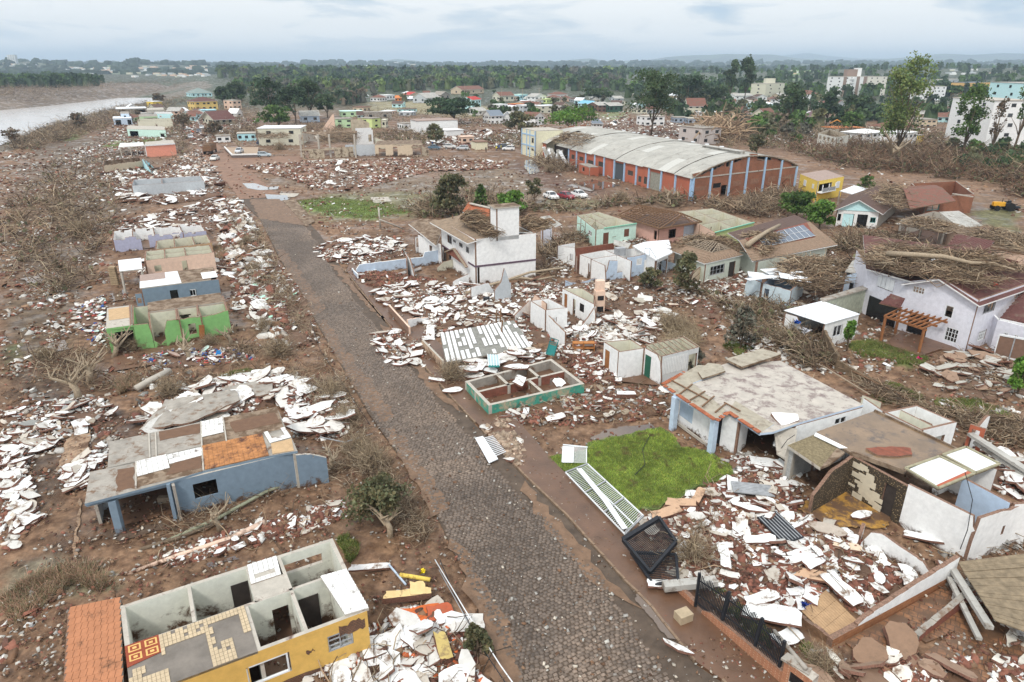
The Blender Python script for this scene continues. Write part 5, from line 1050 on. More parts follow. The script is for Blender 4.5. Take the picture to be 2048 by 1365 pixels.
 # arched low white wall and boundary wall with brown tiled foot
 r2=thing('broken_wall',P(1790,1110),'low curved white wall arching out of the mud in front of the stone clad room','wall'); wall(r2,P(1720,1090),P(1868,1165),1.2,(),[(0,.1),(.1,1.1),(.25,1.35),(.5,1.1),(.8,.9),(1,.2)],W3,.2,.03)
 wall(r2,P(1720,1086),P(1725,1075),1.0,(),[(0,.5),(1,1.0)],W3,.2,.03)
 r3=thing('boundary_wall',P(1800,1220),'white boundary wall with brick coping above a brown tiled foot','wall'); bt=M('brown_tile_foot',extra=brickpat((.36,.155,.07),(.29,.12,.055),(.42,.24,.13),2.2,.014,w=.9,h=.45),var=.2)
 wall(r3,P(1662,1298),P(1900,1168),.55,(),None,(bt,bt,BEDGE),.3,0); wall(r3,P(1712,1270,.0),P(1905,1165),1.4,(),[(0,.6),(.08,.9),(.5,1.35),(1,1.7)],(WHITE,WHITE,BEDGE),.24,.05); wall(r3,P(1590,1240),P(1662,1295),.45,(),None,(WOOD,BRICK,BEDGE),.2,.06)
 return r
stone_house()
# gate post and boundary corner at far right of the stone house
def misc_right():
 r=thing('dark_doorway_wall',P(1930,900),'dark red wall end with doorway between the white rooms and the grey beams','wall'); wall(r,P(1925,905),P(1955,915),2.3,((.2,.7,0,2),),None,(RUST,RUST,BEDGE),.2,.05); wall(r,P(1935,905),P(1965,885),1.9,(),[(0,1.4),(.8,2.3),(1,2.2)],(WHITE,WHITE,BEDGE),.2,0)
 for x0,y0,x1,y1,z0,z1,w,l in ((1940,868,2075,955,1.6,1.4,.5,'upper long pale roof beam running past the dark doorway'),(1950,885,2075,968,1.1,1.0,.35,'lower dark edged roof beam running past the dark doorway')):
  mb=MB(); mb.bar(P(x0,y0,z0),P(x1,y1,z1),w,.2); o=mb.build('fallen_beam',SHEET); tag(o,l,'beam')
 # two floor lilac house
 r=thing('two_storey_house',P(1900,660),'two storey lilac house with white windows, wooden pergola and branch covered roof','house'); a,b=P(1872,696),P(1934,712); H2=HT(1934,711,604);
 e1=H2-.1; A=P(1818,563,e1); B=P(1957,601,e1); C=P(2078,560,e1); LL=(LILAC,LILAC,BEDGE); dv=(C-B)*1.25
 A0,B0=xy(A),xy(B); C0=xy(C); D0=A0+(C0-B0)
 ga=[(.0,e1-.0),(.5,e1+1.05),(1,e1)]
 wall(r,A0,B0,H2,((.08,.26,H2*.80,H2*.93),(.60,.72,H2*.52,H2*.75),(.68,.86,H2*.10,H2*.36),(.12,.42,.1,2.2)),[(0,e1),(.45,e1+1.15),(1,e1)],LL,.22)
 window(r,A0,B0,.08,.26,H2*.80,H2*.93,METALW,GLASS,4,2); window(r,A0,B0,.60,.72,H2*.52,H2*.75,METALW,GLASS,1,1,shut=SHEETW); window(r,A0,B0,.68,.86,H2*.10,H2*.36,METALW,GLASS,4,3)
 wall(r,B0+(C0-B0).normalized()*.2,C0,e1,((.12,.30,H2*.66,H2*.90),(.62,.72,H2*.74,H2*.93),(.15,.27,H2*.12,H2*.32),(.6,.72,H2*.20,H2*.36)),None,LL,.22)
 window(r,B0,C0,.12,.30,H2*.66,H2*.90,METALG,GLASS,3); window(r,B0,C0,.62,.72,H2*.74,H2*.93,METALW,GLASS,2,shut=SHEETW); window(r,B0,C0,.15,.27,H2*.12,H2*.32,METALW,GLASS,4,3); window(r,B0,C0,.6,.72,H2*.20,H2*.36,METALW,GLASS,2,shut=SHEETW)
 # left wing
 e2=H2-.1; a2,b2=P(1736,533,e2),P(1818,563,e2); wall(r,a2,b2,e2,((.33,.70,H2*.66,H2*.9),),None,LL,.22); c,rz=at_wall(a2,b2,.5,H2*.79,.03); o=MB(); l2=(b2-a2).length
 for i in range(4): o=MB(); cc,_=at_wall(a2,b2,.36+i*.1,H2*.79,.04); o.box(cc,l2*.09,.06,H2*.23,rz); o.build('shutter',SHEETW,r)
 wall(r,P(1736,532,e2)+Vector((2,7,0)),a2,e2,(),None,LL,.22)
 for p,(s0,s1) in (((a2,b2),(0,1)),):
  c,rz=at_wall(p[0],p[1],.55,H2*.22,.05); put(U(DARK),'carport_shade',c,(0,0,rz),(l2*.7,.1,H2*.42),r)  # near-black panel on the wall paints the shade under the carport
 # roof with tiles
 up_=Vector((0,0,1.15)); A3,B3,C3_,D3=up(A0,e1),up(B0,e1),up(C0,e1),up(D0,e1); m1,m2=A3.lerp(B3,.45)+up_,D3.lerp(C3_,.45)+up_; ov=(A3-D3).normalized()*.5
 out=(B3-A3).normalized()*.45
 slab(r,[m1+ov,B3+ov+out-Vector((0,0,.35)),C3_+out-Vector((0,0,.35)),m2],.14,(TILEM,WHITE,WOOD),'roof'); slab(r,[A3+ov-out-Vector((0,0,.35)),m1+ov,m2,D3-out-Vector((0,0,.35))],.14,(TILEM,WHITE,WOOD),'roof')
 slab(r,[up(xy(a2),e2-.05)-Vector((.6,.8,0)),up(xy(b2),e2+.1)-Vector((-.2,.8,0)),D3+Vector((4,2,.8)),up(xy(a2),e2+1.2)+Vector((4,10,0))],.14,(TILEM,WHITE,WOOD),'roof')
 # small white gable on top, maroon awning
 g0=P(1872,534,H2+1.); mb=MB(); mb.prism([g0+Vector((-2.2,0,0)),g0+Vector((2.2,0,0)),g0+Vector((0,.05,1.0))],.02); mb.v=[tuple(v) for v in (g0+Vector((-2.2,0,-.2)),g0+Vector((2.2,0,-.2)),g0+Vector((0,0,.9)),g0+Vector((-2.2,1,-.2)),g0+Vector((2.2,1,-.2)),g0+Vector((0,1,.9)))]; mb.f=[(0,1,2),(5,4,3),(0,2,5,3),(1,4,5,2)]; mb.m=[0]*4; mb.build('dormer_gable',LILAC,r)
 for s in (-1,1): mb=MB(); mb.bar(g0+Vector((s*2.4,-.15,-.25)),g0+Vector((0,-.15,1.0)),.3,.16); mb.build('white_fascia',WHITE,r)
 aw=[P(1758,607,3.2),P(1800,617,3.2),P(1810,598,4.1),P(1783,588,4.1)]; slab(r,aw,.06,(TILEM,WOOD,WOOD),'awning'); tiles(r,aw,9,4,TILEM,.05,.03,'awning_tile')
 # pergola
 pg=thing('pergola',P(1800,700),'orange brown wooden pergola over the muddy terrace of the lilac house','pergola'); wo=M('pergola_wood',(.30,.125,.05),var=.3); hp=2.5
 f0,f1,k0,k1=P(1771,636,hp),P(1848,661,hp),P(1800,622,hp),P(1889,646,hp)
 for x,y in ((f0.x,f0.y),(f1.x,f1.y),(k0.x,k0.y)): mb=MB(); mb.box((x,y,hp/2),.2,.2,hp); mb.build('post',wo,pg)
 for u,v in ((f0,f1),(k0,k1),(f0.lerp(k0,.5),f1.lerp(k1,.5))): mb=MB(); mb.bar(u-(v-u)*.04+Vector((0,0,.1)),v+(v-u)*.06+Vector((0,0,.1)),.12,.2); mb.build('beam',wo,pg)
 for i in range(9): mb=MB(); u,v=f0.lerp(f1,i/8),k0.lerp(k1,i/8); mb.bar(u-(v-u)*.12+Vector((0,0,.28)),v+(v-u)*.1+Vector((0,0,.28)),.09,.16); mb.build('rafter',wo,pg)
 c,rz=at_wall(A0,B0,.27,1.15,-.1); put(U(DARK),'terrace_door',c,(0,0,rz),((B0-A0).length*.28,.06,2.2),r)
 o=bed('terrace',PP([(1768,690),(1838,716),(1880,702),(1930,712),(1880,680),(1800,668)]),MUDM,.2)
 # white shed
 h=2.6; q=Q([(1648,650),(1718,630),(1646,608),(1569,627)],h); r=thing('shed',q.mid(),'white shed with white corrugated roof and one dark window','shed'); quadwalls(r,q,h,W3,{0: ((.30,.55,.9,2.1),),3: ((.5,.6,1,1.7),)},{3: [(0,h),(.3,h),(.5,1.2),(1,.8)]},t=.16); window(r,q.c[0],q.c[1],.3,.55,.9,2.1,METALW,GLASS,2)
 n=14
 for i in range(n): s0,s1=i/n,(i+.94)/n; mb=MB(); mb.prism([q(s0,-.03,h+.12),q(s1,-.03,h+.12),q(s1,1.03,h+.30),q(s0,1.03,h+.30)],.05); mb.build('roof_sheet',SHEETW,r)
 r=thing('carport',P(1700,600),'long pale green walled carport between shed and lilac house','carport'); pw(r,1650,605,1736,578,2.8,(M('dirty_pale_wall',(.45,.48,.38),var=.3),CONCL,WHITE),((.02,.28,.2,2.2),)); slab(r,[P(1646,603,3.0),P(1738,576,3.0),P(1730,570,3.),P(1640,597,3.)],.15,(CONC,CONCL,CONC))
 # small wrecked pale blue house
 r=thing('ruined_house',P(1540,590),'small pale blue house with crumpled white sheets over its roof','house'); m=(M('paint_pale_aqua',(.56,.64,.68),dirt=.14),SKY,BEDGE) if 0 else (paint('pale_aqua',(.55,.64,.68)),SKY,BEDGE)
 h=2.5; q=Q([(1524,567),(1582,582),(1610,556),(1550,545)],h); quadwalls(r,q,h,m,{0: ((.08,.25,.9,2.),)},t=.16,jag=.04); pw(r,1493,553,1522,566,h,m,prof=[(0,1.5),(.2,h),(1,h)]); pw(r,1524,545,1493,553,h,m)
 for i,(x,y,sx,sy,rz,ty) in enumerate(((1540,553,5.,1.6,-10,.1),(1570,549,4,1.6,20,-.15),(1548,543,3.6,1.5,35,.2),(1590,556,3.6,1.2,-5,.25),(1522,556,3.5,1.2,12,-.1))):
  o=put(U(SHEETW),'bent_sheet',P(x,y,h+.35+.1*i),(ty,ty*.6,R(rz)),(sx,sy,.05)); tag(o,['longest bent white sheet across the small pale blue house roof','bent white sheet tilted up at the middle of the small blue house roof','bent white sheet farthest back on the small blue house roof','bent white sheet sliding off the right end of the small blue house','bent white sheet over the left corner of the small blue house'][i],'roof sheet')
 r=thing('house_corner',P(1690,560),'pale blue gable wall and red brick corner beside the lilac house','house'); h=3; q=Q([(1690,545),(1728,553),(1738,533),(1705,525)],h); quadwalls(r,q,h,{0: (SKY,SKY,BEDGE),1: (RUST,RUST,BEDGE),2: W3,3: W3},{0: ((.3,.55,1.,1.9),)},{0: [(0,2.6),(.6,3.3),(1,2.8)]},t=.16)
 slab(r,[q(0,0,h+.1),q(1,0,h+.2),q(1,1,h+.5),q(0,1,h+.3)],.1,(SHEET,SHEET,SHEET))
 # solar house
 h=2.8; f=lambda x,y,k=0: P(x,y,h+k); r=thing('gable_roofed_house',P(1580,530),'pale green house with tiled gable roof carrying solar panels and a fallen trunk','house'); PGN=(paint('pale_sage',(.56,.60,.52)),WHITE,BEDGE)
 e0,e1_=f(1512,523),f(1668,491); rd0,rd1=P(1483,480,h+1.5),P(1618,444,h+1.5)
 wall(r,P(1514,523,h),P(1655,492,h),h-.1,((.28,.42,.9,2.),(.6,.75,.9,2.)),None,PGN,.18); window(r,P(1514,523,h),P(1655,492,h),.28,.42,.9,2.,METALG); window(r,P(1514,523,h),P(1655,492,h),.6,.75,.9,2.,METALG)
 bk=P(1602,462,h); wall(r,P(1655,491,h),P(1600,452,h),h-.1,(),None,PGN,.18); wall(r,P(1480,497,h),P(1514,523,h),h-.1,(),None,PGN,.18)
 TM=M('muddy_roof_tile',(.25,.17,.115),var=.3,scale=4,dirt=.06,dirtcol=(.2,.15,.1),zf=0)
 fr=[P(1505,523,h+.05),P(1675,490,h+.05),P(1620,444,h+1.5),P(1478,481,h+1.5)]; slab(r,fr,.12,(TM,WHITE,WOOD),'roof'); tiles(r,fr,30,10,TM,.04,.02,'roof_tile',skip=lambda u,v: v>.4,lift=.005)
 slab(r,[P(1478,481,h+1.5),P(1620,444,h+1.5),P(1590,430,h+.6),P(1455,466,h+.6)],.12,(TILED,WHITE,WOOD),'roof')
 rt=M('exposed_red_tile',(.22,.075,.05),var=.4,scale=5); k=lambda x,y,z: P(x,y,z); panel(r,[fr[0].lerp(fr[1],.12).lerp(fr[3].lerp(fr[2],.12),.38),fr[0].lerp(fr[1],.86).lerp(fr[3].lerp(fr[2],.86),.42),fr[3].lerp(fr[2],.95)+Vector((0,0,.03)),fr[3].lerp(fr[2],.08)+Vector((0,0,.03))],rt,'red_tile_area',.01)
 def F_(u,v,z=0): return fr[0].lerp(fr[1],u).lerp(fr[3].lerp(fr[2],u),v)+Vector((0,0,z))
 sp=M('solar_cell',(.045,.075,.125),rough=.12,var=.1,bump=0,spec=.9); n=9
 for i in range(n):
  for j in range(2):
   u0=.22+i*.072; v0=.44+j*.25; mb=MB(); mb.prism([F_(u0,v0,.12),F_(u0+.069,v0,.12),F_(u0+.069,v0+.24,.12),F_(u0,v0+.24,.12)],.05,(0,1,1)); mb.build('solar_panel',[sp,METALG],r)
   if True:
    mb=MB(); mb.bar(F_(u0,v0,.14),F_(u0,v0+.24,.14),.05,.03); mb.bar(F_(u0,v0,.14),F_(u0+.069,v0,.14),.05,.03); mb.build('panel_frame',METALW,r)
 logs('log',[F_(.02,.55,.5),F_(.15,.7,.6),F_(.35,.9,.6),F_(.55,1.05,.5)],.38,.22,BARKP,'thick pale trunk lying across the solar panel house roof')
 # hip roofed wing
 r=thing('hip_roofed_house',P(1420,540),'pale green house with half stripped hip roof left of the solar panels','house'); q=Q([(1410,528),(1482,511),(1450,488),(1350,498)],h); quadwalls(r,q,h,PGN,{0: ((.15,.55,1.,2.2),(.68,.86,0,2.2)),3: ((.6,.75,1,2.),)},t=.18); window(r,q.c[0],q.c[1],.15,.55,1.,2.2,METALG,GLASS,4,2); c,rz=at_wall(q.c[0],q.c[1],.77,1.1,-.05); put(U(M('dark_door')),'door',c,(0,0,rz),(1.,.06,2.2),r)
 A,B,C,D=P(1409,528,h+.05),P(1487,510,h+.05),P(1452,484,h+.05),P(1338,500,h+.05); T1,T2=P(1437,487,h+1.4),P(1398,480,h+1.4); md=lambda a,b,t: a.lerp(b,t)
 slab(r,[D,A,md(A,T1,.55),md(D,T2,.55)],.1,(TM,WHITE,WOOD),'roof'); slab(r,[A,B,md(B,T1,.5),md(A,T1,.5)],.1,(TM,WHITE,WOOD),'roof'); tiles(r,[D,A,md(A,T1,.55),md(D,T2,.55)],16,5,TM,.04,.02,'roof_tile',lift=.005); tiles(r,[A,B,md(B,T1,.5),md(A,T1,.5)],14,5,TM,.04,.02,'roof_tile',lift=.005)
 battens(r,[md(D,T2,.5),md(A,T1,.5),T1,T2],9,6,WOODG,.1); battens(r,[md(A,T1,.5),md(B,T1,.5),T1,T1],7,5,WOODG,.1); flat('ceiling',[q(.02,.02),q(.98,.02),q(.98,.98),q(.02,.98)],M('dark_loft'),h-.05,None,parent=r)
 w=thing('low_wall',P(1400,560),'brown muddy garden wall behind the bushes of the half stripped house','wall'); wall(w,P(1370,580),P(1412,560),1.6,(),[(0,.8),(.4,2.),(1,2.1)],(BEIGE,BEIGE,BEDGE),.2,.05)
misc_right()
def right_mid():
 # white and teal gabled house
 h=2.9; q=Q([(1673,442),(1756,441),(1745,415),(1650,415)],h); q.c=[xy(p) for p in (P(1668,453),P(1752,458),P(1790,425),P(1700,420))]; r=thing('gable_roofed_house',q.mid(),'white gabled house with aqua gable and dark tiled roof by green bushes','house')
 quadwalls(r,q,h,{0: W3,1: (CONCL,WHITE,BEDGE),2: W3,3: W3},{0: ((.02,.1,1,2.2),(.15,.42,0,2.3),(.5,.75,0,2.3),(.82,.95,1,1.9))},t=.18)
 for s0,s1,m_ in ((.15,.42,AQUA),(.5,.75,DARK)): c,rz=at_wall(q.c[0],q.c[1],(s0+s1)/2,1.15,-.1); put(U(m_),'opening',c,(0,0,rz),((q.c[1]-q.c[0]).length*(s1-s0),.05,2.3),r)  # the near-black panel paints shade into the second wide opening
 roof_gable(r,q,h,1.8,.7,TILED,1,WHITE,gable=AQUA); window(r,q.c[0],q.c[1],.82,.95,1,1.9,paint('teal_frame',(.1,.35,.33)))
 # brick building with brown tiles behind it
 q=Q([(0,0)]*4,0); q.c=[xy(p) for p in (P(1845,432),P(1940,425),P(1905,395),P(1815,400))]; r=thing('brick_house',q.mid(),'raw brick house with brown tiled roof and teal window behind gabled house','house'); quadwalls(r,q,3.4,(BRICKO,BRICKO,CONC),{0: ((.05,.3,.9,2.3),)},t=.2); window(r,q.c[0],q.c[1],.05,.3,.9,2.3,paint('teal_frame',(.1,.35,.33)),GLASS,2)
 slab(r,[P(1820,418,3.5),P(1912,402,3.5),P(1885,376,4.9),P(1808,380,4.9)],.14,(TILER,WOOD,WOOD),'roof'); slab(r,[P(1808,380,4.9),P(1885,376,4.9),P(1870,370,4.),P(1798,374,4.)],.14,(TILER,WOOD,WOOD),'roof'); mb=MB(); mb.bar(P(1905,388,3.6),P(1946,394,3.6),.3,.2); mb.build('ring_beam',CONCL,r)
 # wrecked house with battens and white sheet roof
 q=Q([(0,0)]*4,0); q.c=[xy(p) for p in (P(1795,473),P(1880,498),P(1955,476),P(1860,455))]; r=thing('ruined_house',q.mid(),'grey brick house with stripped rafters and a white sheet half roof','house'); GB=(M('grey_brick_wall',(.25,.21,.18),var=.25),CONCL,BEDGE)
 quadwalls(r,q,2.8,GB,{0: ((.12,.45,-.3,2.3),(.5,.9,-.3,2.3)),1: ((.2,.35,0.9,2),)},t=.2); A,B,C,D=P(1790,448,2.9),P(1895,468,2.9),P(1932,455,3.4),P(1850,432,3.8); battens(r,[A,B,C,D],11,8,WOODG,.11); slab(r,[A,B,B.lerp(C,.1),A.lerp(D,.1)],.08,(SHEET,WOOD,WOOD))
 sl_=[P(1922,457,3.2),P(1966,451,3.1),P(1918,422,3.9),P(1878,424,4.1)]; n=8
 for i in range(n): mb=MB(); u0,u1=i/n,(i+.95)/n; mb.prism([sl_[0].lerp(sl_[1],u0),sl_[0].lerp(sl_[1],u1),sl_[3].lerp(sl_[2],u1),sl_[3].lerp(sl_[2],u0)],.06); mb.build('roof_sheet',SHEET,r)
 for x,y in ((1795,473),(1835,485),(1878,498)): mb=MB(); p=P(x,y); mb.box((p.x,p.y-.2,1.4),.22,.22,2.9); mb.build('post',SHEET,r)
 flat('dark_floor',[q(.02,.02),q(.98,.02),q(.98,.98),q(.02,.98)],M('dark_loft'),.12,None,parent=r)
 # maroon annex, pink building
 h=3.4; q=Q([(1957,509),(1975,496),(1935,485),(1893,493)],h); q.c=[xy(P(x,y,h)) for x,y in ((1896,494),(1953,507),(1975,494),(1918,484))]; r=thing('water_tank_house',q.mid(),'small white block with maroon tiled lean-to roof above the branches','annex'); quadwalls(r,q,h,W3,t=.18); A,B,C,D=[up(p,h) for p in q.c]; mm=(B-A).normalized()*.6
 rf=[A-mm-Vector((0,.7,.1)),B+mm-Vector((0,.7,.1)),C+mm+Vector((0,0,.9)),D-mm+Vector((0,0,.9))]; slab(r,rf,.1,(TILEM,WHITE,WOOD),'roof'); tiles(r,rf,14,5,TILEM,.06,.04,'roof_tile')
 r=thing('flat_roofed_house',P(2000,505),'long salmon pink wall house with two maroon shutters at the right edge','house'); a,b=P(1938,484,3),P(2090,520,3); wall(r,a,b,3.,((.15,.33,.9,2.),(.52,.70,.9,2.)),None,(PEACH,PEACH,BEDGE),.2); wall(r,P(1938,483,3)+Vector((3,12,0)),a,3.,(),None,(PEACH,PEACH,BEDGE),.2)
 for s in (.24,.61): c,rz=at_wall(a,b,s,1.45,-.03); put(U(M('maroon_shutter',(.12,.02,.03))),'shutter',c,(0,0,rz),((b-a).length*.17,.08,1.1),r)
 slab(r,[a+Vector((-.3,-.4,.1)),b+Vector((.3,-.4,.1)),b+Vector((4,10,.3)),a+Vector((3,12,.3))],.12,(CONCD,WOOD,WOOD))
 # white gate and grey house at right edge
 r=thing('garage_gate',P(2010,700),'brown garage gate in white frame at the right edge','gate'); a,b=P(1995,672,2.2),P(2075,690,2.2); a,b=P(1987,712),P(2080,730); l=(b-a).length; c,rz=at_wall(a,b,.5,1.1,0); put(U(M('brown_gate',(.20,.12,.085),var=.2)),'gate_panel',c,(0,0,rz),(l,.08,2.1),r)
 for z in (.05,2.2): c,rz=at_wall(a,b,.5,z,.02); put(U(METALW),'gate_rail',c,(0,0,rz),(l,.16,.16),r)
 for s in (0,.34,.67): c,rz=at_wall(a,b,s,1.1,.04); put(U(METALW if s==0 else METALG),'gate_stile',c,(0,0,rz),(.1,.12,2.2),r)
 r=thing('tiled_house',P(2060,640),'pale grey house with dark maroon tiled roof at the right edge','house'); a,b=P(1996,640,3),P(2090,664,3); wall(r,a,b,3,((.2,.3,1,2),(.42,.52,1,2)),None,(LILAC,LILAC,WHITE),.2); window(r,a,b,.2,.3,1,2,METALW,GLASS,2,2); window(r,a,b,.42,.52,1,2,METALW,GLASS,2,2); wall(r,a+Vector((3,9,0)),a,3.,(),None,(LILAC,LILAC,WHITE),.2)
 slab(r,[P(2000,637,3.1),P(2092,657,3.1),P(2110,600,5),P(2052,575,5)],.15,(TILEM,WHITE,WOOD),'roof'); tiles(r,[P(2000,637,3.1),P(2092,657,3.1),P(2110,600,5),P(2052,575,5)],14,9,TILEM,.06,.05,'roof_tile')
 # curving garden wall
 r=thing('garden_wall',P(1700,750),'dark mossy garden wall curving beside the muddy path and lawn','wall'); pts=[(1640,700),(1670,742),(1715,760),(1755,775),(1800,792)]; mm=(M('mossy_wall',(.17,.12,.075),var=.5),M('mossy_wall'),M('mossy_wall'))
 for (x0,y0),(x1,y1),hh in zip(pts,pts[1:],(1.8,.9,.6,.4)): wall(r,P(x0,y0),P(x1,y1),hh,(),[(0,hh*1.15),(1,hh*.8)],mm,.25,.05)
 # shed roof of boards bottom right
 r=thing('collapsed_shed_roof',P(2000,1180),'collapsed grey brown board roof with white edge at the bottom right','roof'); A,B,C,D=P(1990,1240,1.6),P(2120,1290,1.6),P(2120,1100,2.0),P(1915,1125,1.3);
 n=16
 for i in range(n): u0,u1=i/n,(i+.96)/n; mb=MB(); z=Vector((0,0,random.random()*.05)); mb.prism([A.lerp(D,u0)+z,B.lerp(C,u0)+z,B.lerp(C,u1)+z,A.lerp(D,u1)+z],.06); mb.build('board',M('weathered_board',(.24,.185,.12),var=.4,scale=2.5),r)
 mb=MB(); mb.bar(A+Vector((-.3,-.2,-.3)),D+Vector((-.3,-.2,-.3)),.35,.2); mb.bar(A+Vector((-.7,-.3,-.9)),D+Vector((-.6,-.5,-.6)),.25,.15); mb.build('white_fascia',SHEET,r)
right_mid()
# ---------------------------------------------------------------- fences
def fences():
 r=thing('white_fence',P(1210,1000),'long white bar fence blown over onto the green lawn','fence'); A,B,C,D=P(1131,946,.35),P(1250,1070,.35),P(1287,1033,.8),P(1175,929,.55); n=44
 for i in range(n+1): u=i/n; mb=MB(); mb.bar(A.lerp(B,u),D.lerp(C,u),.024); mb.build('fence_bar',METALW,r)
 for v in (.0,.5,1.): mb=MB(); mb.bar(A.lerp(D,v)+Vector((0,0,.03)),B.lerp(C,v)+Vector((0,0,.03)),.07); mb.build('fence_rail',METALW,r)
 for u in (.0,.36,.68,1.): mb=MB(); mb.bar(A.lerp(B,u)+Vector((0,0,.04)),D.lerp(C,u)+Vector((0,0,.04)),.09); mb.build('fence_post',METALG,r)
 mb=MB(); mb.bar(P(1158,938,.8),P(1210,1000,.75),.34,.06); mb.bar(P(1210,1000,.75),P(1250,1058,.55),.34,.06); o=mb.build('white_board',SHEETW); tag(o,'long narrow white board resting on the fallen white fence','board')
 r=thing('white_gate',P(1145,920),'small white bar gate lying at the corner of the lawn','gate'); A,B,C,D=P(1124,925,.3),P(1173,926,.3),P(1173,896,.9),P(1126,893,.9)
 for i in range(19): mb=MB(); u=i/18; mb.bar(A.lerp(D,u),B.lerp(C,u),.022); mb.build('gate_bar',METALW,r)
 for u in (0,.45,1): mb=MB(); mb.bar(A.lerp(B,u),D.lerp(C,u),.06); mb.build('gate_stile',METALW,r)
 mb=MB(); mb.prism([A.lerp(B,.02),A.lerp(B,.44),D.lerp(C,.44),D.lerp(C,.02)],.03); mb.build('gate_sheet',SHEETW,r); mb=MB(); mb.bar(P(1126,890,.9),P(1175,895,1.0),.08); mb.build('loose_rail',METALW,r)
 # black gates tangle
 r=thing('black_gate',P(1320,1090),'crushed black steel sliding gate frame standing skewed over rubble','gate'); pts=[P(1246,1080,.7),P(1318,1036,1.4),P(1352,1085,1.5),P(1300,1145,.5)]
 for i in range(4): mb=MB(); mb.bar(pts[i],pts[(i+1)%4],.28 if i in (0,) else .16,.22); mb.build('gate_frame',METALB,r)
 for i in range(1,24): mb=MB(); u=i/24; mb.bar(pts[0].lerp(pts[3],u),pts[1].lerp(pts[2],u),.03); mb.build('gate_bar',METALB,r)
 r=thing('black_gate',P(1340,1150),'second crushed black gate lying flat below the skewed gate frame','gate'); pts=[P(1262,1105,.4),P(1352,1110,.8),P(1356,1160,.8),P(1308,1172,.35)]
 for i in range(4): mb=MB(); mb.bar(pts[i],pts[(i+1)%4],.14); mb.build('gate_frame',METALB,r)
 for i in range(1,18): mb=MB(); u=i/18; mb.bar(pts[0].lerp(pts[3],u),pts[1].lerp(pts[2],u),.03); mb.build('gate_bar',METALB,r)
 # iron fence on brick wall
 bw=M('small_brick',extra=brickpat((.40,.17,.09),(.33,.135,.07),(.50,.31,.2),3.4,.02),var=.2); r=thing('brick_wall',P(1470,1290),'low orange brick garden wall carrying the black iron fence','wall'); a,b=P(1402,1232),P(1560,1372); wall(r,a,b,.75,(),[(0,.35),(.1,.6),(1,.8)],(bw,bw,BEDGE),.25,.02)
 wall(r,P(1322,1160),P(1386,1218),.6,(),[(0,.5),(.4,.7),(1,.45)],(bw,bw,BEDGE),.25,.05); mb=MB(); p=P(1580,1372);
 r2=thing('brick_gate_pier',P(1580,1380),'brick pier with dark letterbox opening at the end of the iron fence','pier'); wall(r2,P(1558,1378),P(1612,1420),1.7,((.25,.75,.75,1.35),),None,(bw,bw,CONCL),.5); c,rz=at_wall(P(1558,1378),P(1612,1420),.5,1.05,-.08); put(U(DARK),'letterbox_shade',c,(0,0,rz),((P(1558,1378)-P(1612,1420)).length*.5,.06,.6),r2); panel(r2,[P(1562,1316,1.78),P(1618,1350,1.78),P(1625,1335,1.78),P(1575,1305,1.78)],CONC,'coping',.12)  # near-black panel paints the shade inside the letterbox hole
 logs('fallen_pole',[P(1548,1262,1.5),P(1580,1300,1.7),P(1612,1338,1.9)],.1,.1,CONC,'grey square pole leaning over the brick pier','pole')
 r=thing('iron_fence',P(1470,1280),'black iron fence with pointed bars on the low brick wall','fence'); a,b=P(1390,1218),P(1553,1360); n=62; d=(b-a); nn=Vector((-d.y,d.x,0)).normalized()
 for i in range(n+1): u=i/n; p=a.lerp(b,u); ln=nn*(.35*math.sin(u*3)); mb=MB(); mb.bar(p+Vector((0,0,.35)),p+ln+Vector((0,0,2.15+.1*math.sin(i))),.035); mb.build('fence_bar',METALB,r)
 for z in (.5,1.0,1.85): mb=MB(); q=[a.lerp(b,u/8)+nn*(.35*math.sin(u/8*3))*(z-.35)/1.8+Vector((0,0,z)) for u in range(9)]; [mb.bar(q[k],q[k+1],.05) for k in range(8)]; mb.build('fence_rail',METALB,r)
 for u in (0,.33,.72,1): p=a.lerp(b,u); mb=MB(); mb.bar(p,p+nn*(.35*math.sin(u*3))+Vector((0,0,2.3)),.13); mb.build('fence_post',METALB,r)
 # tile yards and loose planks at the lower right
 by=M('brown_tile_floor',extra=brickpat((.30,.15,.075),(.24,.115,.06),(.12,.07,.045),1.,.03,rot=.6,w=.4,h=.4),var=.35,dirt=.17,dirtcol=(.13,.075,.045),zf=0,rough=.4)
 o=bed('tiled_yard',PP([(1690,1290),(1900,1170),(2000,1230),(1850,1290),(1830,1275),(1740,1330)]),by,.16); o=bed('tiled_yard',PP([(1800,1345),(1960,1230),(2070,1270),(2070,1350),(1900,1420)]),by,.155)
 r=thing('low_wall',P(1900,1260),'low broken brick wall crossing the brown tiled yards','wall'); wall(r,P(1835,1288),P(1945,1205),.7,(),[(0,.5),(1,.9)],(BRICK,BRICK,CONC),.3,.05)
 ws=M('wood_floor',(.42,.27,.15),var=.2,scale=2.5); A,B,C,D=P(1603,1222,.22),P(1664,1282,.22),P(1716,1243,.22),P(1652,1180,.22); n=14
 fl=thing('wooden_floor',up((A+C)/2,.2),'clean strip of light wooden floor boards within the lower right rubble','floor')
 for i in range(n):
  for j in range(3): u0,u1=i/n,(i+.93)/n; v0,v1=j/3,(j+.98)/3; g=lambda u,v: A.lerp(D,u).lerp(B.lerp(C,u),v); mb=MB(); mb.prism([g(u0,v0),g(u0,v1),g(u1,v1),g(u1,v0)],.05); mb.build('floor_board',ws,fl)
 o=flat('pale_floor',PP([(1460,1090),(1545,1120),(1560,1150),(1540,1170),(1480,1120)]),M('pale_floor',(.55,.5,.42),var=.12,dirt=.06,zf=0),.3)
fences()
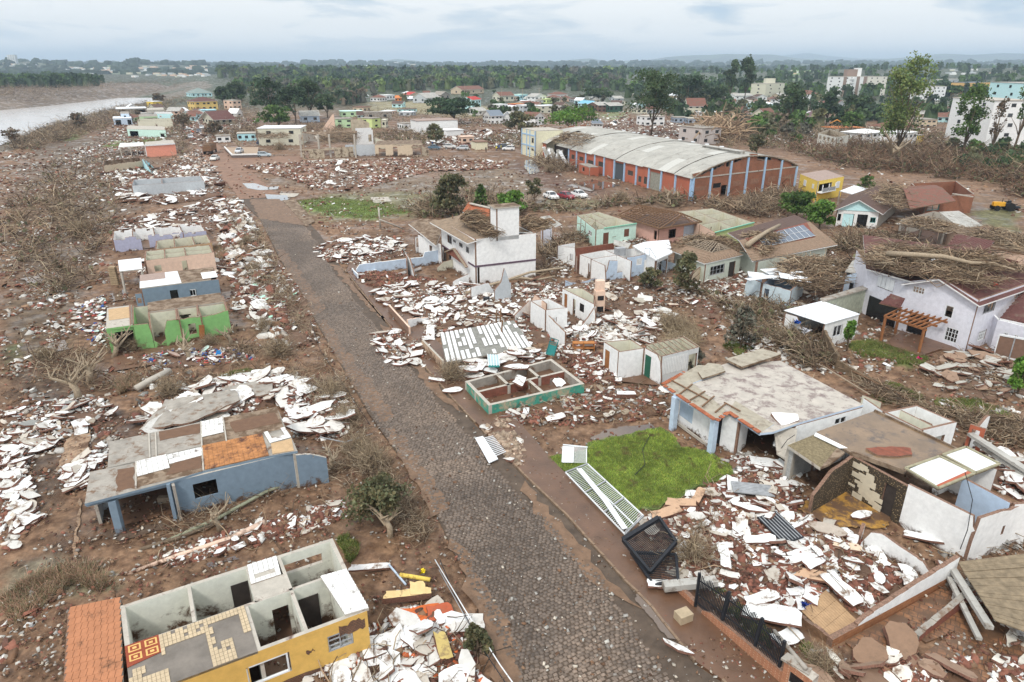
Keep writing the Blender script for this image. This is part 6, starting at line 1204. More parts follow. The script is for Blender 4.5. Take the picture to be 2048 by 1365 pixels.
# ================================================================ MIDDLE DISTANCE
def proj(p):
 d=Vector((p[0],p[1],p[2]-CH)); f=Vector((0,_cp,-_sp)); u=Vector((0,_sp,_cp)); w=d.dot(f); return 1024+FPX*d.x/w,682.5-FPX*d.dot(u)/w
def s_at(a,b,px,z=0): return min((abs(proj(up(xy(a).lerp(xy(b),t/800),z))[0]-px),t/800) for t in range(801))[1]
def warehouse():
 N_,FA,RG=P(1381,402),P(1071,312),P(1589,374); he=HT(1381,402,356); r=thing('warehouse',(N_+FA+RG)/3,'long brick warehouse with pale curved roof, orange side wall and light blue pilasters','warehouse'); L0=FA-N_; OR=paint('orange_red',(.42,.13,.075),dirt=.14,scale=.4)
 BW=(BRICKO,BRICKO,CONC); ow=(OR,OR,CONC); LB=paint('light_blue',(.36,.52,.70),dirt=.06); X=lambda px: s_at(FA,N_,px,2)
 mid=(N_+RG)/2; ap=PD(1493,312,mid.y).z-.1; K=14
 arc=lambda t: he+(ap-he)*(1-(2*t-1)**2)**.95 if 0<t<1 else he
 xs=[1071,1085,1138,1154,1172,1190,1209,1229,1249,1273,1298,1323,1351]; S=[X(x) for x in xs]
 wn=[(1071,1085,.3,.7,1.4,2.8),(1138,1154,.3,.7,2.,3.2),(1154,1172,.25,.7,2.2,3.2),(1172,1190,.2,.8,2.,2.9),(1190,1209,.35,.85,2.,3.2),(1249,1273,.25,.7,1.8,2.9),(1273,1298,.15,.4,.9,2.2),(1273,1298,.6,.85,.8,2.4)]
 ops=[(X(a)+(X(b)-X(a))*u,X(a)+(X(b)-X(a))*v,z0,z1) for a,b,u,v,z0,z1 in wn]+[(X(1092),X(1136),-.3,9),(X(1230),X(1248),-.3,4.0),(X(1300),X(1322),-.3,3.9)]
 wall(r,FA,N_,he-.1,ops,None,ow,.3)
 for (s0,s1,z0,z1) in ops[:8]: c,rz=at_wall(FA,N_,(s0+s1)/2,(z0+z1)/2,-.12); put(U(M('grille',(.07,.06,.05),var=.3)),'window',c,(0,0,rz),((s1-s0)*L0.length,.05,z1-z0),r)
 for (a,b,m_) in ((1230,1248,M('dark_shutter',(.075,.085,.095),var=.1)),(1300,1322,M('worn_shutter',(.30,.29,.24),var=.3))): c,rz=at_wall(FA,N_,(X(a)+X(b))/2,1.95,-.12); put(U(m_),'roller_door',c,(0,0,rz),((X(b)-X(a))*L0.length,.06,4.),r)
 for x,s in zip(xs+[1381],S+[1.0]): c,rz=at_wall(FA,N_,min(s,.997),he/2-.1,.12); put(U(LB),'pilaster',c,(0,0,rz),(.42,.3,he-.1),r)
 # gable
 gx=[1381,1419,1457,1490,1525,1558,1592]; g=[s_at(N_,RG,x,2) for x in gx]; prof=[(i/K,arc(i/K)-.15) for i in range(K+1)]
 gw=[(g[0]+.02,g[1]-.03,1.9,2.7),(g[1]+.03,g[1]+.1,2.0,3.),(g[2]+.04,g[3]-.04,1.9,3.),(g[3]+.05,g[4]-.04,1.9,3.),(g[4]+.05,g[5]-.04,1.9,3.),(g[5]+.05,g[6]-.02,1.9,3.)]
 wall(r,N_,RG,ap,[gw[1],(g[1]+.105,g[1]+.16,0,2.4)],prof,BW,.3,-1)
 pm_=M('bricked_window',(.27,.14,.09),var=.3)
 for k,(s0,s1,z0,z1) in enumerate(gw): c,rz=at_wall(N_,RG,(s0+s1)/2,(z0+z1)/2,.0 if k!=1 else -.1); put(U(pm_ if k!=1 else DARK),'blocked_window',c,(0,0,rz),((s1-s0)*(RG-N_).length,.08,z1-z0),r)
 for s in g: c,rz=at_wall(N_,RG,min(max(s,.006),.99),0,.12); hh=arc(min(max(s,.03),.97))-.2; c.z=hh/2; put(U(LB),'pilaster',c,(0,0,rz),(.42,.3,hh),r)
 mb=MB()
 for s0,s1 in zip(g,g[1:]): c,rz=at_wall(N_,RG,(s0+s1)/2,he-.1,.04); mb.box(c,(s1-s0)*(RG-N_).length-.45,.1,.25,rz)
 mb.build('concrete_band',CONCL,r)
 mb=MB(); pts=[up(N_.lerp(RG,i/K),arc(i/K)+.02) for i in range(K+1)]; o=(N_-FA).normalized()*.15
 for p,q in zip(pts,pts[1:]): mb.bar(p+o,q+o,.25,.28)
 mb.build('gable_coping',CONCD,r)
 # back walls
 BRr=RG+L0; wall(r,RG,BRr,he-.1,(),None,BW,.3); wall(r,BRr,FA,ap,(),[(i/K,arc(i/K)-.15) for i in range(K+1)],BW,.3,-1)
 nb_,rr=26,random.Random(4); hole={(3,0),(4,0),(3,1)}; e=.5
 for i in range(nb_):
  u0,u1=i/nb_,(i+(.965 if i%4==3 else .995))/nb_
  for j in range(6):
   if (i,j) in hole: continue
   mb=MB(); t0,t1=j/6,(j+1)/6; top=[]; lift=rr.random()*.06+(.14 if (i//4)%2 else 0)
   for k in range(4):
    t=t0+(t1-t0)*k/3; z=arc(t)+.12+lift+j%2*.02
    if t<=0: t=-.012; z=he-.15+lift
    if t>=1: t=1.012; z=he-.15+lift
    b_=N_.lerp(RG,t); jag=rr.uniform(-.25,.25) if (i==0 and j<2) else 0
    top.append((up(FA.lerp(N_,u0)+(b_-N_),z),up(FA.lerp(N_,u1)+(b_-N_)+(N_-FA).normalized()*(jag+(.3 if i==nb_-1 else 0)),z)))
   for (a0,a1),(b0,b1) in zip(top,top[1:]): mb.face([a0,a1,b1,b0]); mb.face([p-Vector((0,0,.06)) for p in (b0,b1,a1,a0)])
   for q in (0,1): [mb.face([x[q],y[q],y[q]-Vector((0,0,.06)),x[q]-Vector((0,0,.06))]) for x,y in zip(top,top[1:])]
   mb.face([top[0][0],top[0][1],top[0][1]-Vector((0,0,.06)),top[0][0]-Vector((0,0,.06))])
   mb.build('roof_sheet',M('warehouse_sheet',(.40,.385,.345),var=.22,scale=.35,dirt=.05,dirtcol=(.2,.17,.14),zf=0,extra=None) if (i+j*5)%11 else M('pale_sheet',(.50,.49,.45),var=.12),r)
 mb=MB(); a,b=N_.lerp(RG,.5)+L0*.03,N_.lerp(RG,.5)+L0*.2; mb.box(up((a+b)/2,ap+.75),(b-a).length,1.7,.12,math.atan2(L0.y,L0.x)); mb.box(up((a+b)/2,ap+.4),(b-a).length,1.,.6,math.atan2(L0.y,L0.x)); mb.build('ridge_vent',SHEET,r)
 for i in range(9): p=N_.lerp(RG,.86)+L0*(.28+i*.075); mb=MB(); mb.tube([up(p,arc(.86)-.1),up(p,arc(.86)+.6)],.35,8); mb.tube([up(p,arc(.86)+.6),up(p,arc(.86)+.75)],.6,8); mb.build('roof_vent',SHEETW,r)
 # collapsed sheets in the hole
 for i in range(10): p=FA.lerp(N_,X(1096+i*4)); put(U(SHEET if i%3 else SHEETW),'hanging_sheet',up(p+Vector((-.8,-.6,0)),1.9),(R(rr.uniform(50,75)),R(rr.uniform(-35,-5)),rr.uniform(-.6,.3)),(.9,4.2,.06),r)
 c,rz=at_wall(FA,N_,(X(1092)+X(1136))/2,2,-3.5); put(U(M('inside_shade',(.05,.035,.03),var=.3)),'hole_shade',c,(0,0,rz),((X(1136)-X(1092))*L0.length+3,.2,4.2),r)  # dark sheet behind the hole paints the shade of the interior
 g2=P(1157,345),P(1178,353); b=thing('guard_booth',P(1170,350),'small orange lean-to booth in front of the warehouse side wall','booth'); q=Q([(0,0)]*4,0); d=(g2[1]-g2[0]); n=Vector((-d.y,d.x,0)).normalized()*2.6; q.c=[xy(g2[0]),xy(g2[1]),xy(g2[1]+n),xy(g2[0]+n)]
 quadwalls(b,q,2.1,ow,{0: ((.35,.55,.7,1.7),)},t=.2); slab(b,[up(p,2.25) for p in q.c],.12,(CONC,CONC,CONC))
 # cream and blue office at the far end
 h=HT(1044,309,257); q=Q([(0,0)]*4,0); a,b_=P(1044,309),P(1070,317); d=(b_-a); n=Vector((-d.y,d.x,0)).normalized()*9; e=(L0*-1).normalized(); q.c=[xy(a),xy(b_),xy(b_+n),xy(a+n)]
 o=thing('office_block',(a+b_)/2,'cream two storey office with light blue bands at the far end of the warehouse','building'); CY=paint('cream_yellow',(.72,.68,.50),dirt=.06); quadwalls(o,q,h,(CY,CY,CONC),t=.3); slab(o,[up(p,h+.1) for p in q.c],.15,(CONCL,CONC,CONC))
 l=(b_-a).length
 for s in (.0,.38,.62,1.): c,rz=at_wall(a,b_,s,h/2,.08); put(U(LB),'pilaster',c,(0,0,rz),(.4,.2,h),o)
 for z in (h*.42,h*.82): c,rz=at_wall(a,b_,.5,z,.06); put(U(LB),'band',c,(0,0,rz),(l,.14,.35),o)
 simple_windows(o,a,b_,[(.82,1.4,h*.55,1.4),(.5,1.0,h*.26,.6),(.82,1.6,h*.26,.6)])
 return r
warehouse()
def yellow_two():
 a,b,hh=P(1629,405),P(1681,394),HT(1629,405,364); L1=P(1594,388); q=Q([(0,0)]*4,0); q.c=[xy(a),xy(b),xy(b+(L1-a)),xy(L1)]; r=thing('two_storey_house',q.mid(),'yellow two storey house with balcony at the warehouse gable end','house'); m=(OCHRE,OCHRE,CONC)
 quadwalls(r,q,hh,m,{0: ((.05,.55,hh*.5,hh*.85),)},t=.2); slab(r,[up(p,hh+.12) for p in q.c],.15,(M('tan_panel2'),OCHRE,CONC)); simple_windows(r,L1,a,[(.35,1.4,hh*.55,1.2),(.8,.9,hh*.6,.9)],METALW); simple_windows(r,a,b,[(.8,1.3,hh*.5,1.4)],METALW)
 for s in (.06,.3,.55): c,rz=at_wall(a,b,s,hh*.68,.9); put(U(WHITE),'post',c,(0,0,rz),(.15,.15,hh*.36),r)
 c,rz=at_wall(a,b,.3,hh*.48,.5); put(U(WHITE),'balcony',c,(0,0,rz),((b-a).length*.55,1.,.2),r); c,rz=at_wall(a,b,.3,hh*.6,.95); put(U(METALG),'railing',c,(0,0,rz),((b-a).length*.5,.05,.7),r)
 s=thing('carport',P(1705,395),'white sheet carport roof right of the yellow house','carport'); A=[P(1680,382,2.8),P(1722,393,2.8),P(1748,380,2.8),P(1708,371,2.8)]; slab(s,A,.12,(SHEETW,SHEETW,WOOD)); [put(U(CONC),'post',up(p,1.35),(0,0,0),(.2,.2,2.8),s) for p in A]
yellow_two()
# ---- houses by their front line in the picture
_cube={}
def fh(label,x0,y0,x1,y1,yt,dep,wallm,roof='flat',rm=SHEET,rise=1.6,st=1,nw=3,cat='house',name='house',grp=None,ov=.5,wm=GLASS,z=0):
 a,b=P(x0,y0),P(x1,y1); d=(b-a); n=Vector((-d.y,d.x,0)).normalized()*dep; h=HT(x0,y0,yt); q=Q([(0,0)]*4,0); q.c=[xy(a),xy(b),xy(b+n),xy(a+n)]; q.h=h; r=thing(name,q.mid(),label,cat,grp)
 mb=MB(); t=[up(p,h) for p in q.c]; mb.prism(t,h+.5); mb.build('wall',wallm,r)
 if roof=='flat': slab(r,[p+(p-up(q.mid(),h)).normalized()*.3+Vector((0,0,.2)) for p in t],.2,(rm,rm,rm))
 elif roof=='gable': roof_gable(r,q,h,rise,ov,rm,0,WHITE,gable=wallm)
 elif roof=='gable1': roof_gable(r,q,h,rise,ov,rm,1,WHITE,gable=wallm)
 elif roof=='hip': roof_hip(r,q,h,rise,ov,rm)
 l=d.length; sh=h/st
 for k in range(st):
  for (u,v,ll) in ((a,b,l),(b+n,a+n,l),(b,b+n,dep),(a+n,a,dep)):
   m=max(1,int(nw*ll/l)) if nw else 0
   for i in range(m): c,rz=at_wall(u,v,(i+.5)/m+.03*((i*7+k)%3-1),k*sh+sh*.55,.03); put(U(wm if (i+k)%4 else DARK),'window',c,(0,0,rz),(min(1.5,ll/m*.5),.12,sh*.36),r)
 return r,q,h
RUIN=M('ruin_plaster',(.50,.42,.31),var=.3,scale=.8,dirt=.16,zf=.02); RU3=(RUIN,RUIN,BEDGE)
fh('yellow two storey house with maroon hip roof beyond the blocked road',392,222,437,220,204,11,paint('soft_yellow',(.72,.52,.18)),'hip',TILEM,2.2,2,4)
fh('light blue block attached in front of the yellow two storey house',405,233,434,232,221,6,CYAN,'flat',CYAN,nw=0)
fh('pale aqua house with grey green pyramid roof by the river bend',385,195,425,194,187,20,AQUA,'hip',M('green_grey_roof',(.22,.27,.25)),4,1,5)
fh('small yellow block with white side near the river',308,216,326,215,204,7,OCHRE,'flat',WHITE,nw=1)
fh('dark red roofed house with grey veranda roof right of the road',432,251,466,249,238,14,CREAM,'gable',TILEM,3,1,3,ov=1.4)
fh('narrow pinkish two storey house under the dark trees',467,220,484,219,202,9,PEACH,'flat',CONCL,st=2,nw=2)
fh('small white gabled shed right of the dark red roof',474,235,486,234,226,6,WHITE,'gable1',WHITE,2,nw=1)
fh('white two storey house with long pale blue roof and open garage',519,292,604,291,258,12,CREAM,'flat',SHEETW,st=2,nw=2)
fh('pale blue gabled house beneath the dark tree group',604,246,640,245,232,10,SKY,'gable',SHEET,2,nw=2)
fh('bright pale green two storey house with flat roof',683,235,727,234,224,10,PALEG,'flat',MINT,st=1,nw=3)
fh('second pale green house, lower and in front of the taller green one',672,257,706,256,239,8,PALEG,'flat',CONC,st=2,nw=2)
fh('light green side wall house next to the tall white ruin wall',745,258,762,256,238,8,LIME,'flat',CONC,st=2,nw=1)
fh('long grey flat roofed shed behind the green houses',730,241,784,240,226,8,CONC,'flat',CONC,nw=3,cat='shed',name='shed')
fh('cream and white small house right of the green side wall',764,256,772,256,241,6,CREAM,'flat',CREAM,nw=1)
fh('white block with pale blue lower band and open left porch',836,270,916,267,243,11,WHITE,'flat',M('tan_panel2'),nw=0)[0]
fh('low white garage joined to the blue banded block',893,274,927,272,262,7,WHITE,'flat',WHITE,nw=0)
fh('small white wrecked house left of the blue banded block',808,262,828,261,248,7,WHITE,'flat',CONC,nw=2)
fh('aqua fronted small ruin beside the parked truck road',476,283,512,282,268,5,CYAN,'flat',CONCL,nw=3)
fh('low white wall house left of the aqua ruin',434,286,462,285,273,4,WHITE,'flat',CONC,nw=2)
fh('cream kiosk with light blue band in the rubble lot',952,300,975,299,285,5,paint('cream_yellow',(.72,.68,.5)),'flat',BEDGE,nw=0)
fh('peach wrecked cabin beside the kiosk',924,288,948,287,275,4,PEACH,'flat',PEACH,nw=2)
for i,d in enumerate([
(820,197,843,196,190,9,BEIGE,'gable1',M('bright_red_roof',(.45,.05,.04)),2,'brown house with bright red and white gable roof'),
(852,207,880,205,196,12,PGREY,'gable',SHEET,3,'grey sheet roofed barn left of the wide dark tree'),
(882,200,900,199,190,9,CONC,'gable1',CONC,2.4,'unpainted gable house behind the grey barn'),
(925,190,968,188,180,15,BEIGE,'gable',TILER,3,'long house with rust red roof in front of the woods'),
(945,222,962,220,200,8,AQUA,'gable',M('bright_red_roof'),1.5,'tall aqua house with red roof right of the wide dark tree'),
(760,204,774,203,196,9,WHITE,'hip',TILER,2,'white house with small brown hip roof above the dry field'),
(774,201,790,200,191,9,WHITE,'flat',WHITE,1,'plain white block above the dry field'),
(791,204,808,204,196,7,paint('orange',(.75,.25,.06)),'gable',M('orange_roof',(.6,.2,.06)),1.5,'orange house above the dry field'),
(1000,204,1028,203,192,10,CREAM,'gable',TILER,2.5,'cream two level house with brown roof among small houses'),
(1040,201,1056,200,190,8,CYAN,'flat',MINT,1,'turquoise house with flat roof in the row by the woods'),
(1028,202,1038,201,194,7,PEACH,'flat',SHEET,1,'small peach house left of the turquoise one'),
(1070,208,1092,207,194,9,WHITE,'gable1',SHEET,2,'white gabled house with balcony in the row by the woods'),
(1094,208,1106,207,199,8,LIME,'flat',LIME,1,'yellow green house right of the white balcony house'),
(1062,205,1070,204,198,6,AQUA,'gable1',SHEET,1.2,'narrow aqua house between turquoise and white ones'),
(1112,200,1135,199,190,10,WHITE,'hip',TILER,2,'white house with tiled roof at the right end of the row'),
(1122,204,1142,204,197,9,PEACH,'hip',TILER,2,'peach house with tiled hip roof near the rounded trees'),
(1046,228,1076,227,212,9,PGREY,'flat',WHITE,1,'pale grey block with one dark window behind the white houses'),
(1080,228,1116,226,213,9,CREAM,'flat',SHEETW,1,'cream flat roofed building left of the round green tree'),
(1030,220,1048,219,209,7,M('bright_red_roof'),'flat',M('orange_roof'),1,'red and orange wrecked shed'),
(982,249,1006,248,232,9,WHITE,'gable',M('blue_grey_roof',(.19,.22,.26)),2.2,'white house with blue grey roof left of the olive bushes'),
(1006,247,1022,247,235,8,WHITE,'gable1',M('blue_grey_roof'),2,'white gabled wing with blue grey roof'),
(1022,243,1040,242,232,7,WHITE,'gable1',SHEET,1.6,'small open white gable porch house'),
(999,224,1016,223,210,7,WHITE,'flat',WHITE,1,'tall plain white block behind the blue grey roof'),
(950,232,972,231,222,8,WHITE,'gable',SHEET,1.5,'low white house partly behind the wide dark tree'),
(1070,252,1088,250,233,8,WHITE,'gable1',TILER,1.5,'white side wall house against the round green tree'),
(1180,222,1196,221,208,10,AQUA,'gable1',paint('blue_roof',(.2,.45,.6)),1.5,'blue and white fronted end of the long dark shed'),
(1196,225,1219,224,211,10,M('weathered_boards',(.2,.12,.09)),'gable',SHEET,1.5,'weathered wooden shed in the row'),
(1219,225,1245,224,212,10,M('dark_green_board',(.05,.11,.08)),'gable',SHEET,1.5,'dark green board shed in the row'),
(1186,262,1205,262,248,8,WHITE,'hip',M('blue_grey_roof'),2,'small white house behind the warehouse roof'),
(1290,253,1328,252,234,9,WHITE,'flat',CONCL,1,'white wrecked house behind the big spreading tree'),
(1348,247,1374,247,236,8,paint('grey_blue2',(.36,.42,.5)),'flat',CONC,1,'grey house front with round window and flat roof'),
(1376,250,1408,250,238,8,paint('grey_blue2',(.36,.42,.5)),'flat',CONCL,1,'blue grey flat house with one dark door'),
(1356,285,1402,291,253,9,paint('greyish_pink',(.52,.47,.44)),'flat',CONC,1,'tall greyish box building with white stripe near the log pile'),
(1408,240,1456,239,226,9,WHITE,'flat',WHITE,1,'white two floor flat house above the brush'),
(1375,226,1410,226,212,10,CREAM,'gable',TILER,4,'cream house with large brown roof and porch'),
(1455,236,1492,236,226,10,CREAM,'hip',TILER,2.4,'house with long red hip roof in the brush'),
(1500,244,1532,246,230,10,CREAM,'gable1',TILER,3,'cream gabled house with red roof and pointed front'),
(1478,219,1515,218,208,8,CYAN,'flat',SHEETW,1,'pale blue flooded shed with bent sheets'),
(1515,220,1545,219,209,9,AQUA,'hip',SHEETW,1.6,'aqua house with pale wrecked roof'),
(1470,200,1505,199,192,9,WHITE,'gable',SHEET,1.5,'pale roofed house deep in the trees'),
(1596,250,1628,252,232,10,WHITE,'hip',M('purple_tile',(.19,.12,.13)),2,'white two storey house with purple tile roof'),
(1575,196,1596,196,186,9,WHITE,'gable1',M('green_grey_roof'),2.5,'white house with green edged pointed gable'),
(1600,200,1640,199,190,12,WHITE,'hip',TILER,3,'white house with long rust roof beside the green meadow'),
(1728,290,1763,286,268,9,WHITE,'hip',WHITE,1,'white small house tangled in the grey brush'),
(1803,296,1830,292,268,8,WHITE,'flat',WHITE,1,'white tilted house with two dark windows in the brush'),
(1832,292,1844,291,272,8,OCHRE,'flat',CONC,1,'yellow house end beside the white tilted one'),
(1778,266,1836,264,258,11,CREAM,'hip',TILER,2.8,'low house with brown tiled hip roof'),
(1838,256,1872,256,240,10,BEIGE,'flat',CONC,1,'beige wrecked two level house with broken slab roof'),
(1836,238,1872,237,228,10,BEIGE,'gable',SHEET,2,'beige house with wide pale gable roof'),
(1672,268,1728,266,258,9,CREAM,'flat',M('orange_roof'),1,'long cream wall house behind the white ruin'),
(1765,265,1778,264,257,6,CREAM,'flat',CREAM,1,'short cream wall piece among the right hand ruins'),
(1990,285,2012,282,262,9,PGREY,'gable',M('dry_orange_roof',(.35,.2,.12)),1.5,'grey gabled house at the foot of the tall white block'),
(2016,280,2060,275,262,9,CREAM,'flat',SHEETW,1,'cream low house with pale sheet roof at right edge'),
(2012,262,2060,258,236,9,CREAM,'flat',CONC,1,'cream walled house behind the sheet roofed one'),
]):
 x0,y0,x1,y1,yt,dep,wmat,rf,rmm,rs,lb=d; fh(lb,x0,y0,x1,y1,yt,dep,wmat,rf,rmm,rs,2 if (y0-yt)>13 else 1,3)
rr_=random.Random(21); cz=[WHITE,CREAM,PEACH,PGREY,AQUA,BEIGE,WHITE,CREAM]; rz_=[TILER,SHEET,TILER,CONC,TILED,SHEETW]
for n_,(xa,xb,ya,yb),lb,gp in ((22,(1030,1240,196,226),'small house half hidden by trees between the town rows and the woods','small houses in the trees behind the warehouse'),(20,(1400,1680,204,240),'small house half hidden by the trees of the right hand town','small houses in the trees at right'),(26,(1230,1560,186,236),'small pale house among the trees beyond the spreading tree','small pale houses beyond the spreading tree'),(12,(640,860,190,240),'small house at the edge of the dry field','small houses by the dry field'),(12,(1780,2040,196,246),'small house among trees below the aqua tower','small houses below the aqua tower'),(10,(240,400,222,256),'small wrecked house in the branches by the river','wrecked houses by the river')):
 for i in range(n_):
  x=rr_.uniform(xa,xb); y=rr_.uniform(ya,yb); k=max(.5,(y-131)/100); w=rr_.uniform(13,24)*k; hp=rr_.uniform(6,11)*k; fh(lb,x-w/2,y,x+w/2,y-rr_.uniform(-1,1),y-hp,rr_.uniform(6,10),cz[rr_.randrange(8)],rr_.choice(['hip','gable','flat','gable1']),rz_[rr_.randrange(6)],1.6,1,2,grp=gp)
# ---- taller buildings of the town on the right
def block(label,x0,y0,x1,y1,yt,dep,m,st,nw,m2=None,extra=None,roof=CONCL):
 r,q,h=fh(label,x0,y0,x1,y1,yt,dep,m,'flat',roof,1,st,nw,'building','apartment_block'); return r,q,h
r,q,h=block('cream four storey apartment block with roof tank room',1529,197,1566,195,168,14,CREAM,4,3);
c=q.mid(); mb=MB(); mb.box((c.x,c.y-2,h+2),8,6,4); mb.build('tank_room',CREAM,r)
BRNW=paint('brown_grey',(.30,.22,.18),dirt=0)
r,q,h=block('brown and white apartment tower with stacked balconies',1681,194,1728,193,154,18,WHITE,6,4); r2_,q2,h2=block('white apartment wing joined to the brown tower',1730,193,1768,192,154,18,paint('warm_white',(.74,.71,.62),dirt=0),6,3)
for s,w in ((.07,.13),(.62,.13),(.92,.14)): c,rz=at_wall(q.c[0],q.c[1],s,h/2,.08); put(U(BRNW),'brown_panel',c,(0,0,rz),((q.c[1]-q.c[0]).length*w,.1,h),r)
for k in range(6): c,rz=at_wall(q.c[0],q.c[1],.36,(k+.35)*h/6,.8); put(U(WHITE),'balcony',c,(0,0,rz),(5,1.4,1),r)
mb=MB(); c=q.mid(); mb.box((c.x+2,c.y,h+3),9,7,6); mb.build('stair_tower',BRNW,r); mb=MB(); mb.box((c.x+8,c.y,h+3.6),5,5,7); mb.build('water_tower',WHITE,r)
block('white four storey building with blue tank behind the tall tree',1838,200,1888,199,174,14,WHITE,4,5)
block('pale low office left of the orange wall',1881,180,1928,178,160,14,PGREY,2,5);
r,q,h=block('orange side walled hall beside the aqua tower',1930,196,1975,194,166,14,paint('orange_wall',(.72,.45,.18),dirt=0),1,0,roof=M('blue_grey_roof'))
r,q,h=block('tall white apartment block with aqua upper floors at right',1886,286,1966,300,196,13,WHITE,5,3); c=[up(p,h+4.5) for p in q.c]
r,q,h=block('aqua upper block behind the tall white one',1960,250,2050,262,165,16,AQUA,6,3,roof=SHEET)
r,q,h=block('white lower wing of the tall white block',1968,282,2010,280,205,12,WHITE,4,1)
block('long white factory hall on the ridge',1775,142,1880,142,134,30,WHITE,1,0); block('second white factory hall with raised part on the ridge',1885,146,1950,145,132,30,WHITE,1,3)
block('wide house with pink hip roof on the ridge',1712,146,1758,145,138,25,PEACH,1,4); block('pale tower block on the far skyline',1152,140,1166,140,127,20,PGREY,8,3)
block('pale two storey house in the far woods',1068,165,1092,165,155,14,PGREY,2,4); block('brown and white house in the far woods',962,172,990,171,163,14,CREAM,2,3); block('white building left of the cream block in trees',1396,175,1408,175,166,10,WHITE,2,2)
block('maroon roofed house on the wooded ridge',1510,146,1526,146,140,12,M('maroon_shutter'),1,0)
# tall leaning grid tower on the far left skyline
def tower():
 b=PD(30,132,2500); t=PD(25,110,2500); h=t.z-b.z; r=thing('high_rise',b,'tall pale grid fronted tower alone on the far left skyline','tower'); w=24; mb=MB(); mb.box(b+Vector((0,0,h/2)),w*.8,16,h); mb.build('core',PGREY,r)
 for k in range(9): mb=MB(); mb.box(b+Vector((0,-8.5,h*(k+.5)/9)),w,2,1.2); mb.build('floor_band',WHITE,r)
 for k in range(4): mb=MB(); mb.box(b+Vector((-w/2+w*k/3,-8.8,h/2)),1.2,2,h); mb.build('column',WHITE,r)
tower()
# ---- the pale ruin with two storeys and openings, and its neighbours
def ruins():
 r=thing('ruined_building',P(680,300),'wrecked two storey cream building full of fallen branches','ruin'); m=RU3
 wall(r,P(606,320),P(708,314),3,((.42,.62,0,2.4),(.05,.12,.3,2.6)),[(0,3),(.1,3),(.3,2.8),(.7,3),(1,3)],m,.3,.1); wall(r,P(692,313),P(754,312),3.4,((.03,.1,0,2.),),None,(PGREY,RUIN,BEDGE),.3,.05)
 slab(r,[P(602,280,4),P(712,284,4),P(714,262,6.5),P(604,264,6.5)],.3,(CONCD,RUIN,CONC));
 for x in (604,640,662,712): mb=MB(); mb.bar(P(x,316),up(P(x,316),6.8),.5); mb.build('column',CONCL,r)
 for x,z0 in ((633,0),(657,0)): mb=MB(); mb.bar(P(x-8,262,6.6),P(x+4,282,4.2),.6,.3); mb.build('fallen_beam',CONCL,r)
 w2=thing('tall_wall',P(730,290),'tall bright white wall piece standing above the wrecked cream building','wall'); p0,p1=P(714,300),P(748,298); hh=HT(714,300,257); wall(w2,p0,p1,hh,((.72,.9,hh*.35,hh*.68),),[(0,hh),(.92,hh),(.93,hh*.9),(1,hh*.9)],W3,.3,0); h3=HT(714,300,242); wall(w2,P(706,296),P(742,294),h3,(),[(0,h3),(.6,h3),(.65,h3*.97),(1,h3*.86)],RU3,.3,.1)
 wall(w2,P(750,297),P(782,300),3.2,(),[(0,3.6),(1,2.2)],(CREAM,CREAM,BEDGE),.3,.05)
 r=thing('ruined_building',P(800,305),'beige wall with arched openings and sagging slab left of the parked cars','ruin'); wall(r,P(751,314),P(826,314),3.4,((.10,.28,0,2.7),(.48,.60,0,3.)),[(0,3.4),(.45,3.6),(.62,3.2),(1,3.6)],(BEIGE,BEIGE,BEDGE),.4,.12); wall(r,P(826,316),P(858,312),3.3,((.0,.55,.6,2.8),),[(0,3.5),(.6,3.3),(1,1.6)],(RUIN,RUIN,BEDGE),.4,.15)
 slab(r,[P(750,290,3.5),P(845,288,3.7),P(840,280,3.7),P(755,282,3.5)],.3,(CONCD,RUIN,CONC)); wall(r,P(645,262),P(671,262),5.5,(),[(0,.8),(.85,6.5),(1,6.8)],(PEACH,PEACH,BEDGE),.3,.05)
 r=thing('parking_terrace',P(485,310),'raised pale terrace with white edged dark wall beside the dirt road','terrace'); q=[P(465,317),P(516,316),P(518,300),P(450,301)]; mb=MB(); mb.prism([up(p,.9) for p in q],1.1,(0,1,1)); mb.build('terrace_slab',[M('tan_floor',(.38,.28,.2),var=.15),M('dark_base',(.16,.13,.12))],r)
 for i,j in ((0,1),(3,0)): mb=MB(); mb.bar(up(q[i],1.05),up(q[j],1.05),.3,.4); mb.build('white_parapet',WHITE,r)
 r=thing('ruined_house',P(1660,290),'roofless white two storey shell with brick base and row of window holes','ruin'); a,b=P(1632,293),P(1668,303); hh=HT(1632,293,267); q=Q([(0,0)]*4,0); n=Vector((3.,8.5,0)); q.c=[xy(a),xy(b),xy(P(1693,297)),xy(P(1655,283))]
 quadwalls(r,q,hh,(paint('old_white',(.66,.65,.58)),RUIN,CONC),{0: tuple((.08+k*.23,.2+k*.23,z0*hh,z1*hh) for k in range(4) for z0,z1 in ((.6,.88),(.1,.3))),1: ((.3,.5,.6*hh,.75*hh),)},t=.3)
 r=thing('timber_frame',P(1675,250),'bright orange timber roof truss standing alone','frame'); a,b,c=P(1660,247,3),P(1687,247,3),P(1674,240,4.5); mb=MB(); mb.bar(a,c,.35); mb.bar(c,b,.35); mb.build('rafter',M('orange_timber',(.75,.35,.08)),r); mb=MB(); mb.bar(P(1663,262),up(P(1663,262),3.2),.2); mb.build('post',WOOD,r)
ruins()
